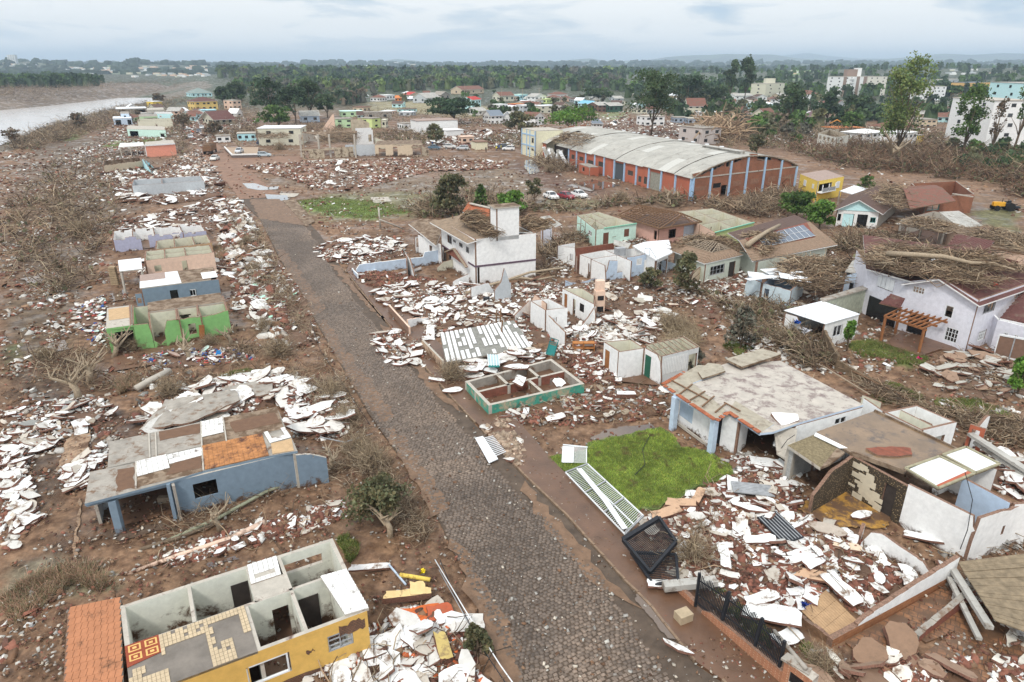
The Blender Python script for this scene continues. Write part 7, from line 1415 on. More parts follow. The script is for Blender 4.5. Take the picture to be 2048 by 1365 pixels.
# small very far buildings of the towns, all alike at this size
def far_town():
 ms=[U(WHITE),U(CREAM),U(PGREY),U(PEACH)]; k=0
 def row(n,x0,x1,y0,y1,w,label,group):
  for i in range(n):
   x=random.uniform(x0,x1); y=random.uniform(y0,y1)
   # stand the house on the slope of the hill seen at this pixel
   best=None
   for D in np.geomspace(900,5200,60):
    p=PD(x,y,D); g=float(G(p.x,p.y)[0])
    if p.z<=g: best=p; break
   if best is None: continue
   s=best.y/2600; o=put(random.choice(ms),'distant_building',best+Vector((0,0,2.5*s)),(0,0,random.uniform(-.4,.4)),(random.uniform(.6,1.6)*w*s,12*s,random.uniform(5,9)*s)); tag(o,label,'building',group)
 row(34,20,72,131,139,17,'tiny pale house on the hillside below the lone tower','houses below the far left tower'); row(70,125,235,137,150,15,'tiny pale house on the blue hillside across the river','houses on the far hillside across the river'); row(95,255,420,135,156,15,'tiny pale house of the far town above the river bend','far town above the river bend')
 row(18,420,640,136,146,14,'tiny pale house on the blue ridge left of centre','houses on the blue ridge'); row(14,700,860,128,136,30,'tiny pale building on the far centre ridge','buildings on the far centre ridge'); row(22,1880,2048,140,152,14,'tiny pale house on the wooded ridge at right','houses on the right ridge'); row(9,1560,1640,140,150,10,'tiny white house above the green meadow','houses above the meadow')
 for x,w,t in ((204,16,126),(213,10,128),(296,12,128),(340,16,129),(357,12,131)):
  b=PD(x,136,2650); hh=PD(x,t,2650).z-b.z; mb=MB(); mb.box((0,0,hh/2),w*1.6,18,hh); mb.box((0,0,hh+1),w*.6,8,3); o=mb.build('distant_block',PGREY); o.location=b; tag(o,{204: 'widest pale block on the far left ridge',213: 'pale block right beside the widest one on the far ridge',296: 'leftmost single block over the river bend town',340: 'wide pale block over the river bend town',357: 'pale block right of the wide one over the river bend town'}[x],'building')
far_town()
# ---------------------------------------------------------------- vehicles
CGL=M('car_glass',(.02,.025,.03),rough=.08,var=.05,bump=0,spec=.8); TYRE=M('tyre',(.015,.015,.015),var=.2); LAMP=M('car_lamp',(.6,.6,.58),rough=.2,var=.05,bump=0)
_cars={}
def car(x,y,rz,col,label,estate=False,z=.1):
 r=thing('parked_car',P(x,y,z),label,'car'); r.rotation_euler[2]=0; a=R(rz)
 key=(col,estate)
 if key not in _cars:
  cm=M('car_paint_%02x%02x%02x'%tuple(int(v*255) for v in col),col,rough=.25,var=.06,bump=0,spec=.6,dirt=.06,zf=.6)
  pr=[(-2.,.35),(-2.05,.75),(-1.95,.95),(-1.6,1.0),(-.95 if not estate else -1.0,1.03),(.95 if not estate else 1.0,1.0),(1.75,.88),(2.05,.65),(2.05,.35)]
  mb=MB(); n=len(pr); v=[]
  for s,w in ((-1,.84),(-1,.74),(1,.74),(1,.84)): pass
  L_=[[(px,s*(.86 if pz<.8 else .8),pz) for px,pz in pr] for s in (-1,1)]; mb.v=L_[0]+L_[1]; mb.f=[tuple(range(n))[::-1] if 0 else tuple(range(n-1,-1,-1)),tuple(range(n,2*n))]+[(i,(i+1)%n,n+(i+1)%n,n+i) for i in range(n)]; mb.m=[0]*len(mb.f); body=mb.mesh('car_body',cm)
  rf=-1.9 if estate else -1.35; t0=-1.75 if estate else -.95
  mb=MB(); b4=[(rf,-.78,1.0),(1.05,-.78,.98),(1.05,.78,.98),(rf,.78,1.0)]; t4=[(t0,-.62,1.45),(.25,-.62,1.45),(.25,.62,1.45),(t0,.62,1.45)]; mb.v=b4+t4; mb.f=[(3,2,1,0),(4,5,6,7),(0,1,5,4),(1,2,6,5),(2,3,7,6),(3,0,4,7)]; mb.m=[0]*6; glass=mb.mesh('car_windows',CGL)
  mb=MB(); mb.prism([(t0-.05,-.64,1.5),(.3,-.64,1.5),(.3,.64,1.5),(t0-.05,.64,1.5)],.07)
  for xx in (t0+(.7 if not estate else .5),.28):
   for s in (-1,1): mb.bar((xx,s*.63,1.46),(xx+(.05 if xx<0 else .75),s*.79,.98),.08)
  roof=mb.mesh('car_roof',cm); mb=MB(); mb.tube([(0,-.1,0),(0,.1,0)],.31,12); wheel=mb.mesh('car_wheel',TYRE); mb=MB(); mb.tube([(0,-.11,0),(0,.11,0)],.17,8); rim=mb.mesh('wheel_rim',METALG); mb=MB(); mb.box((0,0,0),.1,.36,.18); lamp=mb.mesh('car_lamp',LAMP)
  _cars[key]=(body,glass,roof,wheel,rim,lamp)
 body,glass,roof,wheel,rim,lamp=_cars[key]; r.rotation_euler[2]=a
 def ch(me,nm,loc=(0,0,0),par=None): o=bpy.data.objects.new(nm,me); COL.objects.link(o); o.parent=par or r; o.location=loc; return o
 ch(body,'body'); ch(glass,'window'); ch(roof,'roof')
 for sx in (-1.25,1.3):
  for sy in (-.8,.8): w=ch(wheel,'wheel',(sx,sy,.31)); ch(rim,'rim',(0,0,0),w)
 for sy in (-.6,.6): ch(lamp,'headlight',(2.03,sy,.66));
 return r
SV=(.55,.57,.6); WH=(.78,.78,.77)
car(1102,398,-65,WH,'white car at the left of the three parked on the wet lot',z=0); car(1132,398,-50,(.27,.03,.04),'dark red car between two white ones on the wet lot',z=0); car(1158,395,-60,WH,'white hatchback at the right of the three on the wet lot',z=0)
car(430,321,-85,(.7,.69,.64),'muddy white car following the dump truck on the dirt road'); car(479,306,-85,SV,'silver car standing on the raised terrace',z=.95); car(529,314,10,(.42,.5,.54),'pale blue silver car parked at the terrace wall',True); car(381,277,-60,SV,'silver car on the road edge left of the dark car'); car(398,266,-70,(.10,.10,.12),'dark car facing out of the blocked road'); car(404,258,-70,WH,'white car half hidden by branches behind the dark car')
car(900,297,-5,(.62,.62,.60),'silver pickup sized car in the rubble lot',True); car(925,300,175,(.5,.52,.54),'grey car just left of the cream kiosk',True); car(869,299,-10,(.10,.16,.22),'dark blue car by the beige ruin'); car(1017,301,175,WH,'white hatchback by the people in yellow',True); car(1003,297,175,(.04,.05,.06),'dark pickup behind the white hatchback',True); car(526,290,0,(.03,.04,.08),'dark blue car under the white porch',True); car(1228,249,100,(.03,.03,.03),'small black car on the bare brown ground',True)
def truck():
 r=thing('dump_truck',P(422,306,.1),'loaded brown dump truck driving down the dirt road','truck'); r.rotation_euler[2]=R(100)
 def ch(mb,nm,m,par=None): o=bpy.data.objects.new(nm,mb.mesh(nm,m)); COL.objects.link(o); o.parent=par or r; return o
 mb=MB(); mb.box((-1.,0,.8),7.5,1.6,.35); ch(mb,'chassis',METALB); tb=M('truck_brown',(.20,.11,.06),var=.25); mb=MB(); mb.prism([(-4.8,-1.25,2.4),(1.2,-1.25,2.4),(1.2,1.25,2.4),(-4.8,1.25,2.4)],1.4); ch(mb,'tipper_body',tb)
 mb=MB(); mb.prism([(-4.4,-1.0,2.9),(.8,-1.0,2.8),(.9,1.0,2.85),(-4.3,.9,2.95)],.6); mb.prism([(-3,-.6,3.2),(.1,-.7,3.1),(0,.6,3.2),(-2.8,.6,3.2)],.4); ch(mb,'load_of_earth',DRYM); mb=MB(); mb.box((2.6,0,1.9),1.9,2.3,2.1); ch(mb,'cab',tb); mb=MB(); mb.box((3.5,0,2.3),.2,2.,.8); ch(mb,'windscreen',CGL)
 for x in (-4.2,-2.8,2.5):
  for s in (-1.05,1.05): mb=MB(); mb.tube([(x,s-.18,.52),(x,s+.18,.52)],.52,12); ch(mb,'wheel',TYRE)
truck()
def tractor():
 r=thing('tractor',P(2006,421),'yellow tractor with black wheels on the bare field at right','tractor'); r.rotation_euler[2]=R(170)
 def ch(mb,nm,m): o=bpy.data.objects.new(nm,mb.mesh(nm,m)); COL.objects.link(o); o.parent=r
 y=M('tractor_yellow',(.75,.38,.03),rough=.5); mb=MB(); mb.box((1.0,0,1.2),2.0,.85,.75); mb.box((1.9,0,1.15),.3,.9,.6); ch(mb,'bonnet',y); mb=MB(); mb.box((-.6,0,1.25),1.3,1.5,.3); mb.box((-.75,0,1.65),.5,.5,.5); ch(mb,'seat',METALB); mb=MB(); mb.box((-1.9,0,.7),1.2,1.8,.3); mb.bar((-1,.5,.8),(-2.6,.7,1.1),.12); mb.bar((-1,-.5,.8),(-2.6,-.7,1.1),.12); ch(mb,'rear_implement',METALB)
 for x,rr in ((-.7,.8),(1.5,.5)):
  for s in (-.95,.95): mb=MB(); mb.tube([(x,s-.2,rr),(x,s+.2,rr)],rr,14); ch(mb,'wheel',TYRE)
 mb=MB(); mb.tube([(.6,.2,1.5),(.6,.2,2.3)],.06,6); ch(mb,'exhaust',METALB)
tractor()
def person(x,y,rz,top,legs,label,z=0):
 me=bpy.data.meshes.new('person'); s=1.
 V=[(0,0,.95),(0,0,1.15),(0,0,1.42),(0,0,1.52),(0,.02,1.66),(.1,0,.9),(.13,.03,.5),(.14,.0,.08),(.14,.12,.04),(-.1,0,.9),(-.12,-.05,.5),(-.14,-.1,.08),(-.14,.02,.04),(.2,0,1.4),(.27,.02,1.12),(.25,.14,.9),(-.2,0,1.4),(-.27,.02,1.12),(-.25,.12,.9)]
 E=[(0,1),(1,2),(2,3),(3,4),(0,5),(5,6),(6,7),(7,8),(0,9),(9,10),(10,11),(11,12),(2,13),(13,14),(14,15),(2,16),(16,17),(17,18)]; rad=[.15,.14,.16,.06,.105,.1,.07,.05,.045,.1,.07,.05,.045,.06,.045,.035,.06,.045,.035]
 me.from_pydata(V,E,[]); o=bpy.data.objects.new('person',me); COL.objects.link(o); md=o.modifiers.new('skin','SKIN'); sk=me.skin_vertices[0].data
 for i,q in enumerate(rad): sk[i].radius=(q,q)
 sk[0].use_root=True; o.modifiers.new('sub','SUBSURF').levels=1
 def ex(t,c,pos):
  g=N(t,'ShaderNodeTexCoord'); sp=N(t,'ShaderNodeSeparateXYZ'); L(t,g.outputs['Object'],sp.inputs[0]); rr=ramp(t,sp.outputs[2],[(0,legs),(.5,legs),(.51,top),(.80,top)]); rr.color_ramp.interpolation='CONSTANT'
  mr=N(t,'ShaderNodeMapRange',i={'From Min': 0,'From Max': 1.8}); L(t,sp.outputs[2],mr.inputs[0]); L(t,mr.outputs[0],rr.inputs[0]); e=rr.color_ramp.elements; e[3].color=(.12,.07,.05,1); e[3].position=.855; return rr.outputs[0]
 me.materials.append(M('clothes_'+label[:34].replace(' ','_'),extra=ex,var=.1,bump=0)); o.location=P(x,y,z); o.rotation_euler[2]=R(rz); return tag(o,label,'person')
person(993,303,20,(.75,.62,.03),(.05,.06,.1),'person in yellow jacket standing left of two others by the kiosk'); person(999,301,200,(.10,.16,.35),(.1,.1,.14),'person in blue top between two people in yellow'); person(1002,301,90,(.75,.62,.03),(.06,.06,.08),'person in yellow jacket beside the dark pickup'); person(972,305,40,(.06,.04,.04),(.05,.03,.03),'person in dark clothes at the right side of the kiosk')
person(387,270,10,(.75,.12,.03),(.04,.05,.1),'person in orange red top by the dark car'); person(384,268,120,(.75,.14,.03),(.04,.05,.1),'second person in orange just behind the first'); person(865,293,0,(.05,.12,.3),(.05,.06,.1),'person in blue by the beige ruin')
# ================================================================ TREES AND WOODS
KD={'dark': (.062,.10,.04),'deep': (.042,.076,.034),'green': (.085,.15,.035),'bright': (.12,.23,.04),'light': (.14,.19,.055),'olive': (.13,.13,.065),'brown': (.17,.13,.085),'grey': (.12,.115,.085)}
def crown_pts(n,w,h,nl,shape,r):
 """leaf positions on the skins of many uneven lobes filling a crown w wide and h high"""
 lob=[]
 for k in range(nl):
  a=r.uniform(0,6.283); z=r.uniform(.12,.9); rad={'dome': math.sqrt(max(.05,1-(z-.25)**2*1.55)),'cone': 1.0-z*.8,'col': .75 if z<.8 else .5,'flat': .95}[shape]; q=r.uniform(.2,.82)*rad
  s=r.uniform(.18,.34)*(.8 if shape=='col' else 1); lob.append((math.cos(a)*q*w/2,math.sin(a)*q*w/2,z*h,s*w*.55,s*h*(.5 if shape=='flat' else .62)))
 lob=np.array(lob); i=r.integers(0,nl,n); d=r.normal(0,1,(n,3)); d/=np.linalg.norm(d,axis=1)[:,None]; d[:,2]=np.where(d[:,2]<-.3,-d[:,2],d[:,2]); f=r.uniform(.45,1.3,(n,1)); o=lob[i]
 return o[:,:3]+d*f*np.stack([o[:,3],o[:,3],o[:,4]],-1),i
def tree(label,x,yb,yt,wpx,kind='dark',shape='dome',n=2100,trunk=.28,ls=None,nl=26,name='tree',lean=0,cat='tree',bark=BARK):
 b=P(x,yb); H=HT(x,yb,yt); sc=math.hypot(b.y,CH)/FPX; w=wpx*sc; r=np.random.default_rng(int(x*7+yb)); t=thing(name,b,label,cat); hc=H*(1-trunk); p,li=crown_pts(n,w,hc,nl,shape,r)
 p[:,2]+=H*trunk; p[:,0]+=p[:,2]*lean; nb=NB(); base=np.array(KD[kind]); lc=base*r.uniform(.6,1.5,(nl,1)); C=lc[li]*r.uniform(.7,1.3,(n,1)); C[:,0]*=r.uniform(.85,1.25,n)
 s=ls or max(.26,sc*2.4); global rng; old=rng; rng=r; leafquads(nb,p+np.array(b),r.uniform(.7,1.4,n)*s,C); rng=old; o=nb.build('crown',LEAF,None,parent=t)
 o.matrix_parent_inverse=Matrix.Translation(-b); mb=MB(); th=min(.3,max(.07,H*.02)); top=b+Vector((lean*H*.8,0,H*.8)); mid=b.lerp(top,.45)+Vector((w*.02,0,0)); mb.tube([b-Vector((0,0,.3)),mid,top],[th*1.3,th,th*.3],6)
 for k in range(7): a=r.uniform(0,6.28); q=mid.lerp(top,r.uniform(0,.6)); mb.tube([b.lerp(top,max(.1,trunk*.9)),q+Vector((math.cos(a)*w*.15,math.sin(a)*w*.15,0)),q+Vector((math.cos(a)*w*.38,math.sin(a)*w*.38,hc*.22))],[th*.6,th*.4,th*.12],5)
 mb.build('trunk',bark,t,smooth=True)
for a in [
('big dark dense tree at the left of the group behind the dirt road',542,244,157,84,'deep'),('dark tree in the middle of the group behind the white flat house',592,248,172,66,'deep'),('tall greener tree at the right of the dark group',622,240,160,62,'dark'),
('rounded olive tree in front of the dark tree group',558,262,211,78,'green'),('small dark tree behind the narrow pinkish house',478,214,166,44,'dark'),('low dark tree by the aqua pyramid roof',448,212,176,40,'dark'),('dark green tree at the right end of the group over the blue gable',655,236,190,44,'dark'),
('round bushy light green tree against the warehouse roof',1140,268,212,104,'bright'),('great spreading tree behind the warehouse',1302,272,148,118,'dark','dome',4200,.30),('broad dark tree at the left of the spreading one',1195,207,176,62,'dark'),('wide rounded tree right of the spreading one',1372,222,152,92,'deep'),('rounded tree over the brown roofed house',1425,218,172,62,'dark'),
('left one of the pair of very tall thin trees',1458,205,121,42,'dark','col',1300),('right one of the pair of very tall thin trees',1488,205,115,44,'dark','col',1400),
('tall feathery light green tree rising from the brush at right',1792,318,113,104,'light','col',6000,.14,None,44),('dark tree with thin trunk by the purple tile roof',1580,252,172,60,'dark'),('dark round tree right of the purple tile roof',1652,250,182,62,'deep'),('bright dark green tree left of the tall feathery one',1712,240,190,56,'dark'),
('green tree half bare in front of the tall white block',1922,318,172,78,'green','col',3000,.25),('thin brownish tree beside the tall white block',1978,320,196,34,'brown','col',500,.3),('leaning tall tree with small crown at the right edge',2022,315,158,56,'green','col',1000,.4,None,18,'tree',.06),
('dark umbrella shaped tree in front of the aqua roof building',1945,190,160,46,'deep','flat',700,.4),('low green tree in front of the white building',1905,195,172,60,'green'),('small green tree by the tilted white house',1700,268,226,40,'green'),
('olive shrubby tree at the left of the big willow like bush',902,432,352,82,'olive','dome',2600,.1,.34),('slim dark green conifer behind the red roof tiles',962,424,374,34,'green','cone',1200,.05,.3),('bright green bush behind the white roof tower',1022,430,382,66,'bright','dome',1800,.1,.3),('brownish tree behind the bright green bush',1068,408,356,50,'olive','col',900,.25),
('green leafy tree left of the gabled aqua house',1592,436,384,70,'green','dome',2600,.12,.34),('second lower green bush left of the gabled aqua house',1638,458,406,58,'bright','dome',1800,.1,.32),('small round green bush on the bare field',1730,382,352,32,'green','dome',900,.1,.25),
('brown green ball shaped tree in the rubble lot',872,292,250,42,'olive','dome',1200,.25),('olive tree left of the warehouse office',1042,272,226,66,'olive','dome',1500,.2),('bushy light tree behind the warehouse gable',1512,312,270,38,'olive','dome',1000,.2),
('olive shrub in front of the scooped out blue wall',1300,578,538,56,'olive','dome',1300,.15,.2,20,'shrub'),('taller olive shrub in front of the half stripped roof',1372,592,510,56,'olive','dome',1700,.15,.2,20,'shrub'),('grey green thin shrub in the garden beyond the blue bushes',1480,700,620,60,'grey','dome',1300,.15,.2,20,'shrub'),
('fresh green climbing shrub beside the white shed window',1693,702,642,26,'bright','col',800,.3,.2,14,'shrub'),('bright green bush at the right edge under the garage gate',2034,790,716,46,'bright','dome',1800,.15,.2,20,'shrub'),('small green bush under the rafters of the grey brick house',1842,520,488,32,'green','dome',900,.05,.2,12,'shrub'),
('olive bush hanging over the left pavement near the long bar fence',955,1310,1255,56,'olive','dome',1300,.1,.13,16,'shrub'),('big dull green shrub with a blue rag beside the road',765,1050,968,130,'olive','dome',3200,.12,.13,26,'shrub'),('low dark green hedge bush behind the wrecked green door room',1390,742,700,40,'grey','dome',800,.1,.18,12,'shrub'),
('brown bushy tree by the raised parking terrace',430,272,244,38,'brown','dome',700,.1),('grey leafless tree by the river scrub',368,262,228,40,'brown','dome',500,.3),('first brown tree rising from the scrub by the river',160,262,228,34,'brown','dome',450,.3),('small brown tree at the river edge far left',28,296,258,40,'brown','dome',350,.35),('brown tree at the water beside small yellow block',318,208,188,26,'brown','dome',500,.2)]: tree(*a)
# the wide flat acacia like tree
tree('wide flat topped dark tree by the dry field',908,248,193,106,'deep','flat',4000,.30,None,34)
ICO=None
def wood(label,px,n,h,kinds,seed=0,leaves=34,name='woods',wd=.8,base=None,ls=.14,seed2=0):
 """one wood of many crowns that read as a mass"""
 x,y=samplepx(px,n); z=G(x,y); n=len(x); hh=rng.uniform(h[0],h[1],n); w=hh*rng.uniform(.55,1.1,n)*wd; nb=NB(); K=np.array([KD[k] for k in kinds]); c=K[rng.integers(0,len(K),n)]*rng.uniform(.6,1.45,(n,1))
 # trunk-high dark core so that the wood is closed, then leaves on lumpy shells
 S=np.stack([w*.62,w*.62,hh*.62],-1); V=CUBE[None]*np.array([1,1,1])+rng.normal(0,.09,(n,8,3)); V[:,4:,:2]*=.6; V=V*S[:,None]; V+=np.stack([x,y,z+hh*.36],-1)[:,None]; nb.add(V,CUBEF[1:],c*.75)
 m=leaves; i=np.repeat(np.arange(n),m); k=np.random.default_rng(seed).normal(0,1,(n,5,3)); k/=np.linalg.norm(k,axis=2)[:,:,None]; k[:,:,2]=np.abs(k[:,:,2])*.8; lo=k[i,rng.integers(0,5,n*m)]*.34; d=rng.normal(0,1,(n*m,3)); d/=np.linalg.norm(d,axis=1)[:,None]; d[:,2]=np.abs(d[:,2])-.35
 p=np.stack([x,y,z],-1)[i]+(lo+d*.30*rng.uniform(.7,1.15,(n*m,1)))*np.stack([w,w,hh*.8],-1)[i]+np.stack([0*x,0*x,hh*.5],-1)[i]
 leafquads(nb,p,hh[i]*ls*rng.uniform(.6,1.4,n*m),c[i]*rng.uniform(.55,1.5,(n*m,1))); nb.build(name,LEAF,'stuff',label)
DK=['dark','deep','deep','dark','green']
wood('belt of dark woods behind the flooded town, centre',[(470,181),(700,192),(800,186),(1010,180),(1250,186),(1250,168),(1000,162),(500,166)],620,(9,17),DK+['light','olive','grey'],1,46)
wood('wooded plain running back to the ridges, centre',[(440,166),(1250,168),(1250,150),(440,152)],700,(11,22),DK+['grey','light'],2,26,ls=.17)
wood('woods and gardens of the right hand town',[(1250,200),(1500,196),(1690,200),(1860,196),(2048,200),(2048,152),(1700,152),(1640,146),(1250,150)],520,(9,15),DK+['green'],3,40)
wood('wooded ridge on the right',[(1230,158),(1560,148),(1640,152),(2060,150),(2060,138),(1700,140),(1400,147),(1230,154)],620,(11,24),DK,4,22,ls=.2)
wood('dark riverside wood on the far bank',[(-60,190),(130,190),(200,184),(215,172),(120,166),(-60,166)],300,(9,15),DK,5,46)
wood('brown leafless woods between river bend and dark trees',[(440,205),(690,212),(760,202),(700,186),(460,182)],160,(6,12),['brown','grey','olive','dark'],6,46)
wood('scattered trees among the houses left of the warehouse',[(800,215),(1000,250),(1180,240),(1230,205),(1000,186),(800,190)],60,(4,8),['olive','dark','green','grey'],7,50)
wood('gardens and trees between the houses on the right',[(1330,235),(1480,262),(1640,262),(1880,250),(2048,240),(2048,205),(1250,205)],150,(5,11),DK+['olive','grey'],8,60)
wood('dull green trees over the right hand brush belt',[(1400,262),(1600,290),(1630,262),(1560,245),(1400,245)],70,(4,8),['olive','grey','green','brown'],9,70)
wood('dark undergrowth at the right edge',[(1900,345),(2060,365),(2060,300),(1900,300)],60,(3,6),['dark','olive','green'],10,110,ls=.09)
def hillwoods():
 n=5200; y=rng.uniform(1700,6200,n); x=rng.uniform(-1.2,1.2,n)*y; z=G(x,y); s=rng.uniform(14,34,n)*(y/3500)**.6; nb=NB(); V=CUBE[None]+rng.normal(0,.12,(n,8,3)); V[:,4:,:2]*=.55; V=V*np.stack([s*1.5,s*1.2,s*.8],-1)[:,None]; V+=np.stack([x,y,z+s*.15],-1)[:,None]
 nb.add(V,CUBEF,np.array((.035,.055,.03))*rng.uniform(.6,1.5,(n,1))); nb.build('hill_woods',LEAF,'stuff','dark woods covering the distant blue hills')
hillwoods()
# ---------------------------------------------------------------- grass
def grass(label,px,n,hgt=.07,col=(.075,.15,.022),z=0.,wid=.03,dry=.1,rag=.25):
 W_=[(p.x,p.y) for p in ragged(PP(px),rag,rag*2)]; x,y=sample(W_,n); d=dpoly(x,y,W_); k=rng.random(len(x))<np.clip(d/.5+.25,0,1); x,y,d=x[k],y[k],d[k]; n=len(x); a=rng.uniform(0,6.28,n); h=hgt*rng.uniform(.5,1.5,n); l=rng.normal(0,.6,(n,2))*h[:,None]; ux,uy=np.cos(a)*wid,np.sin(a)*wid
 zz=G(x,y)*0+z; V=np.zeros((n,4,3)); V[:,0]=np.stack([x-ux,y-uy,zz],-1); V[:,1]=np.stack([x+ux,y+uy,zz],-1); V[:,2]=np.stack([x+ux*.3+l[:,0],y+uy*.3+l[:,1],zz+h],-1); V[:,3]=np.stack([x-ux*.3+l[:,0],y-uy*.3+l[:,1],zz+h],-1)
 t=vnoise(x,y,1.3)[:,None]*.6+vnoise(x,y,.35)[:,None]*.4; br=np.clip((vnoise(x+9,y,.9)*.6+vnoise(x,y,.3)*.4-.66)*5,0,1)[:,None]; C=np.array(col)*(.55+.9*t)*rng.uniform(.7,1.35,(n,1)); C=C*(1-br)+np.array((.17,.13,.06))*br; dr=(rng.random((n,1))<dry); C=np.where(dr,C*np.array((1.8,1.3,1.6)),C); nb=NB(); nb.add(V,np.array([(0,1,2,3)]),C); nb.build('grass',LEAF,'stuff',label)
LAWN=[(1096,918),(1115,912),(1168,905),(1176,888),(1250,872),(1320,857),(1345,872),(1362,898),(1420,905),(1462,935),(1468,955),(1440,965),(1395,975),(1360,1000),(1330,1008),(1318,1022),(1280,1020),(1262,1062),(1220,1035),(1150,962)]
bed('lawn_soil',PP(LAWN),M('lawn_soil',(.11,.15,.04),var=.5,scale=3),.13,rag=1); grass('short bright green lawn under the fallen white fence',LAWN,70000,.09,(.27,.36,.065),.12,.016)
for lb,px,n in (('strip of green grass behind the black iron fence',[(1440,1220),(1480,1215),(1545,1270),(1540,1300)],9000),('small green tuft in the rubble by the brick wall',[(1425,1175),(1460,1165),(1462,1180),(1432,1190)],2500),('grass strip right of the brick pier',[(1600,1300),(1620,1290),(1655,1345),(1640,1365)],4000),('lawn before the pergola of the lilac house',[(1690,690),(1740,680),(1860,718),(1830,735),(1715,712)],22000),('round green lawn behind the large pale roof',[(1752,770),(1790,768),(1845,795),(1820,812),(1760,805)],15000),('grass patch beyond the white cladding annex',[(1445,690),(1510,672),(1535,690),(1470,712)],9000),('green tuft above the fallen grey slab',[(440,752),(500,738),(515,750),(470,765),(436,768)],6000),('grass beside the yellow roofless house',[(672,1080),(700,1068),(718,1100),(700,1130),(690,1120)],3500),('grass between the half stripped roof and the dry shrubs',[(1430,600),(1500,590),(1540,630),(1450,640)],9000),('grass strip by the gabled aqua house',[(1560,470),(1640,470),(1700,500),(1600,500)],6000),('weedy grass at the right edge below the scrap heap',[(1850,800),(1960,800),(2040,840),(1900,830)],9000),('green field grass in the town square',[(590,402),(650,395),(770,403),(828,424),(740,440),(650,430)],14000),('green verge behind the salmon house',[(205,292),(330,274),(338,284),(240,298)],7000)): grass(lb,px,n,.16,(.15,.19,.05),.03,.03,.2)
for lb,px,n in (('pale dry grass at the lower left edge',[(0,1200),(60,1160),(130,1130),(180,1150),(130,1190),(20,1260)],9000),('dry grass clump below the tan walkway',[(120,1150),(170,1130),(230,1165),(200,1190)],4000),('olive grass tufts left of the fallen plank',[(228,770),(275,748),(285,775),(240,790)],5000),('dry grass clump by the washed out pale rooms',[(425,495),(455,490),(460,520),(430,525)],3500)): grass(lb,px,n,.35,(.24,.21,.12),.02,.02,.5)
# ================================================================ DEBRIS
def HP(px,h,label,n,fn=0,fs=(.6,1.6),fl=None,cols=BRK+BRN+WHT,fc=CW,fg=None,name='rubble',tilt=.22,**k):
 hf=heap(px,h,label,n,cols,name=name,**k)
 if fn: frags(px,fn,fs[0],fs[1],fl,fg or fl,fc,hf,tilt)
 return hf
WB=WHT+WHT+BRK
# right hand foreground rubble
BIGP=[(1275,1045),(1330,1030),(1400,975),(1470,955),(1560,930),(1600,985),(1590,1025),(1660,1062),(1720,1075),(1745,1110),(1860,1165),(1890,1140),(1895,1160),(1720,1240),(1665,1180),(1600,1215),(1560,1250),(1470,1215),(1400,1165),(1340,1150),(1360,1110)]
HP(BIGP,.55,'broken bricks, plaster chips and dust filling the lower right ruin',13000,130,(.5,1.35),'broken white wall slab on the brick rubble of the lower right ruin',BRK+BRK+BRN+WHT,size=(.08,.42),w=1.5,nst=250)
for a in [(1490,1030,3.0,1.15,-47,'long white wall slab lying diagonally among the red bricks'),(1567,1052,1.7,1.5,20,'large squarish white slab near the mustard floor'),(1466,1000,1.5,1.2,10,'white slab at the top of the brick heap'),(1495,990,2.4,1.2,-35,'grey brown slab with rough edge on the brick heap'),(1650,1075,2.2,1.1,-30,'slab showing brick courses on its upper face'),(1530,935,2.3,1.9,-12,'clean white square panel lying beside the lawn'),(1575,945,1.9,.9,-40,'white grooved panel under the clean square one'),(1540,1245,2.7,2.1,-20,'largest white slab leaning behind the iron fence'),(1570,1285,1.9,1.3,30,'cracked white slab below the largest one'),(1520,1215,1.7,1.2,15,'white slab above the iron fence grass'),(1680,1195,2.2,1.5,-65,'tall white slab lying at the wooden floor'),(1600,1130,2.4,1.6,20,'white slab pair in the middle of the ruin'),(1690,1110,1.6,1.,-20,'cream slab next to the curved wall'),(1445,1130,2.2,.9,80,'long upright white slab beside the pale floor'),(1515,1095,2.0,.9,0,'oblong white slab framed with brick'),(1720,1040,1.5,.9,10,'small white slab under the mustard floor'),(1850,1085,2.2,1.1,-30,'white slab fallen in front of the big white wall'),(1318,1178,1.25,1.0,0,'square white slab standing alone on the muddy pavement'),(1350,1305,1.9,.7,-40,'white slab lying across the kerb at the bottom'),(1625,1140,2.0,1.0,40,'white slab with green stains')]:
 x,y,sx,sy,rz,lb=a; slabpiece(x,y,sx,sy,rz,lb,tilt=(random.gauss(0,.1),random.gauss(0,.12)),z=.55 if 1000<y<1250 and x>1400 and x<1700 else .3,k=(3,6,9,12,15,1,4)[x%7],col=(.42,.36,.3) if 'grey' in lb or 'brick courses' in lb else (.66,.52,.38) if 'cream' in lb else (.8,.8,.78))
HP([(1290,1035),(1400,985),(1440,985),(1420,1020),(1340,1050)],.5,'heap of orange roof tiles and bricks at the end of the lawn',2200,0,cols=[(.42,.16,.08),(.36,.14,.08),(.3,.1,.06),(.6,.38,.24)],size=(.15,.45))
for x,y,s,rz,lb in ((1330,1040,1.5,20,'peach tiled slab at the left of the tile heap'),(1360,1020,1.4,-10,'second peach tiled slab at the tile heap'),(1395,1005,1.1,60,'third, small peach tiled slab at the tile heap'),(1615,1165,1.5,-25,'peach tiled slab in the middle of the lower right ruin')): slabpiece(x,y,s*1.3,s*.8,rz,lb,(.52,.34,.22),(.12,-.1),.5,k=3)
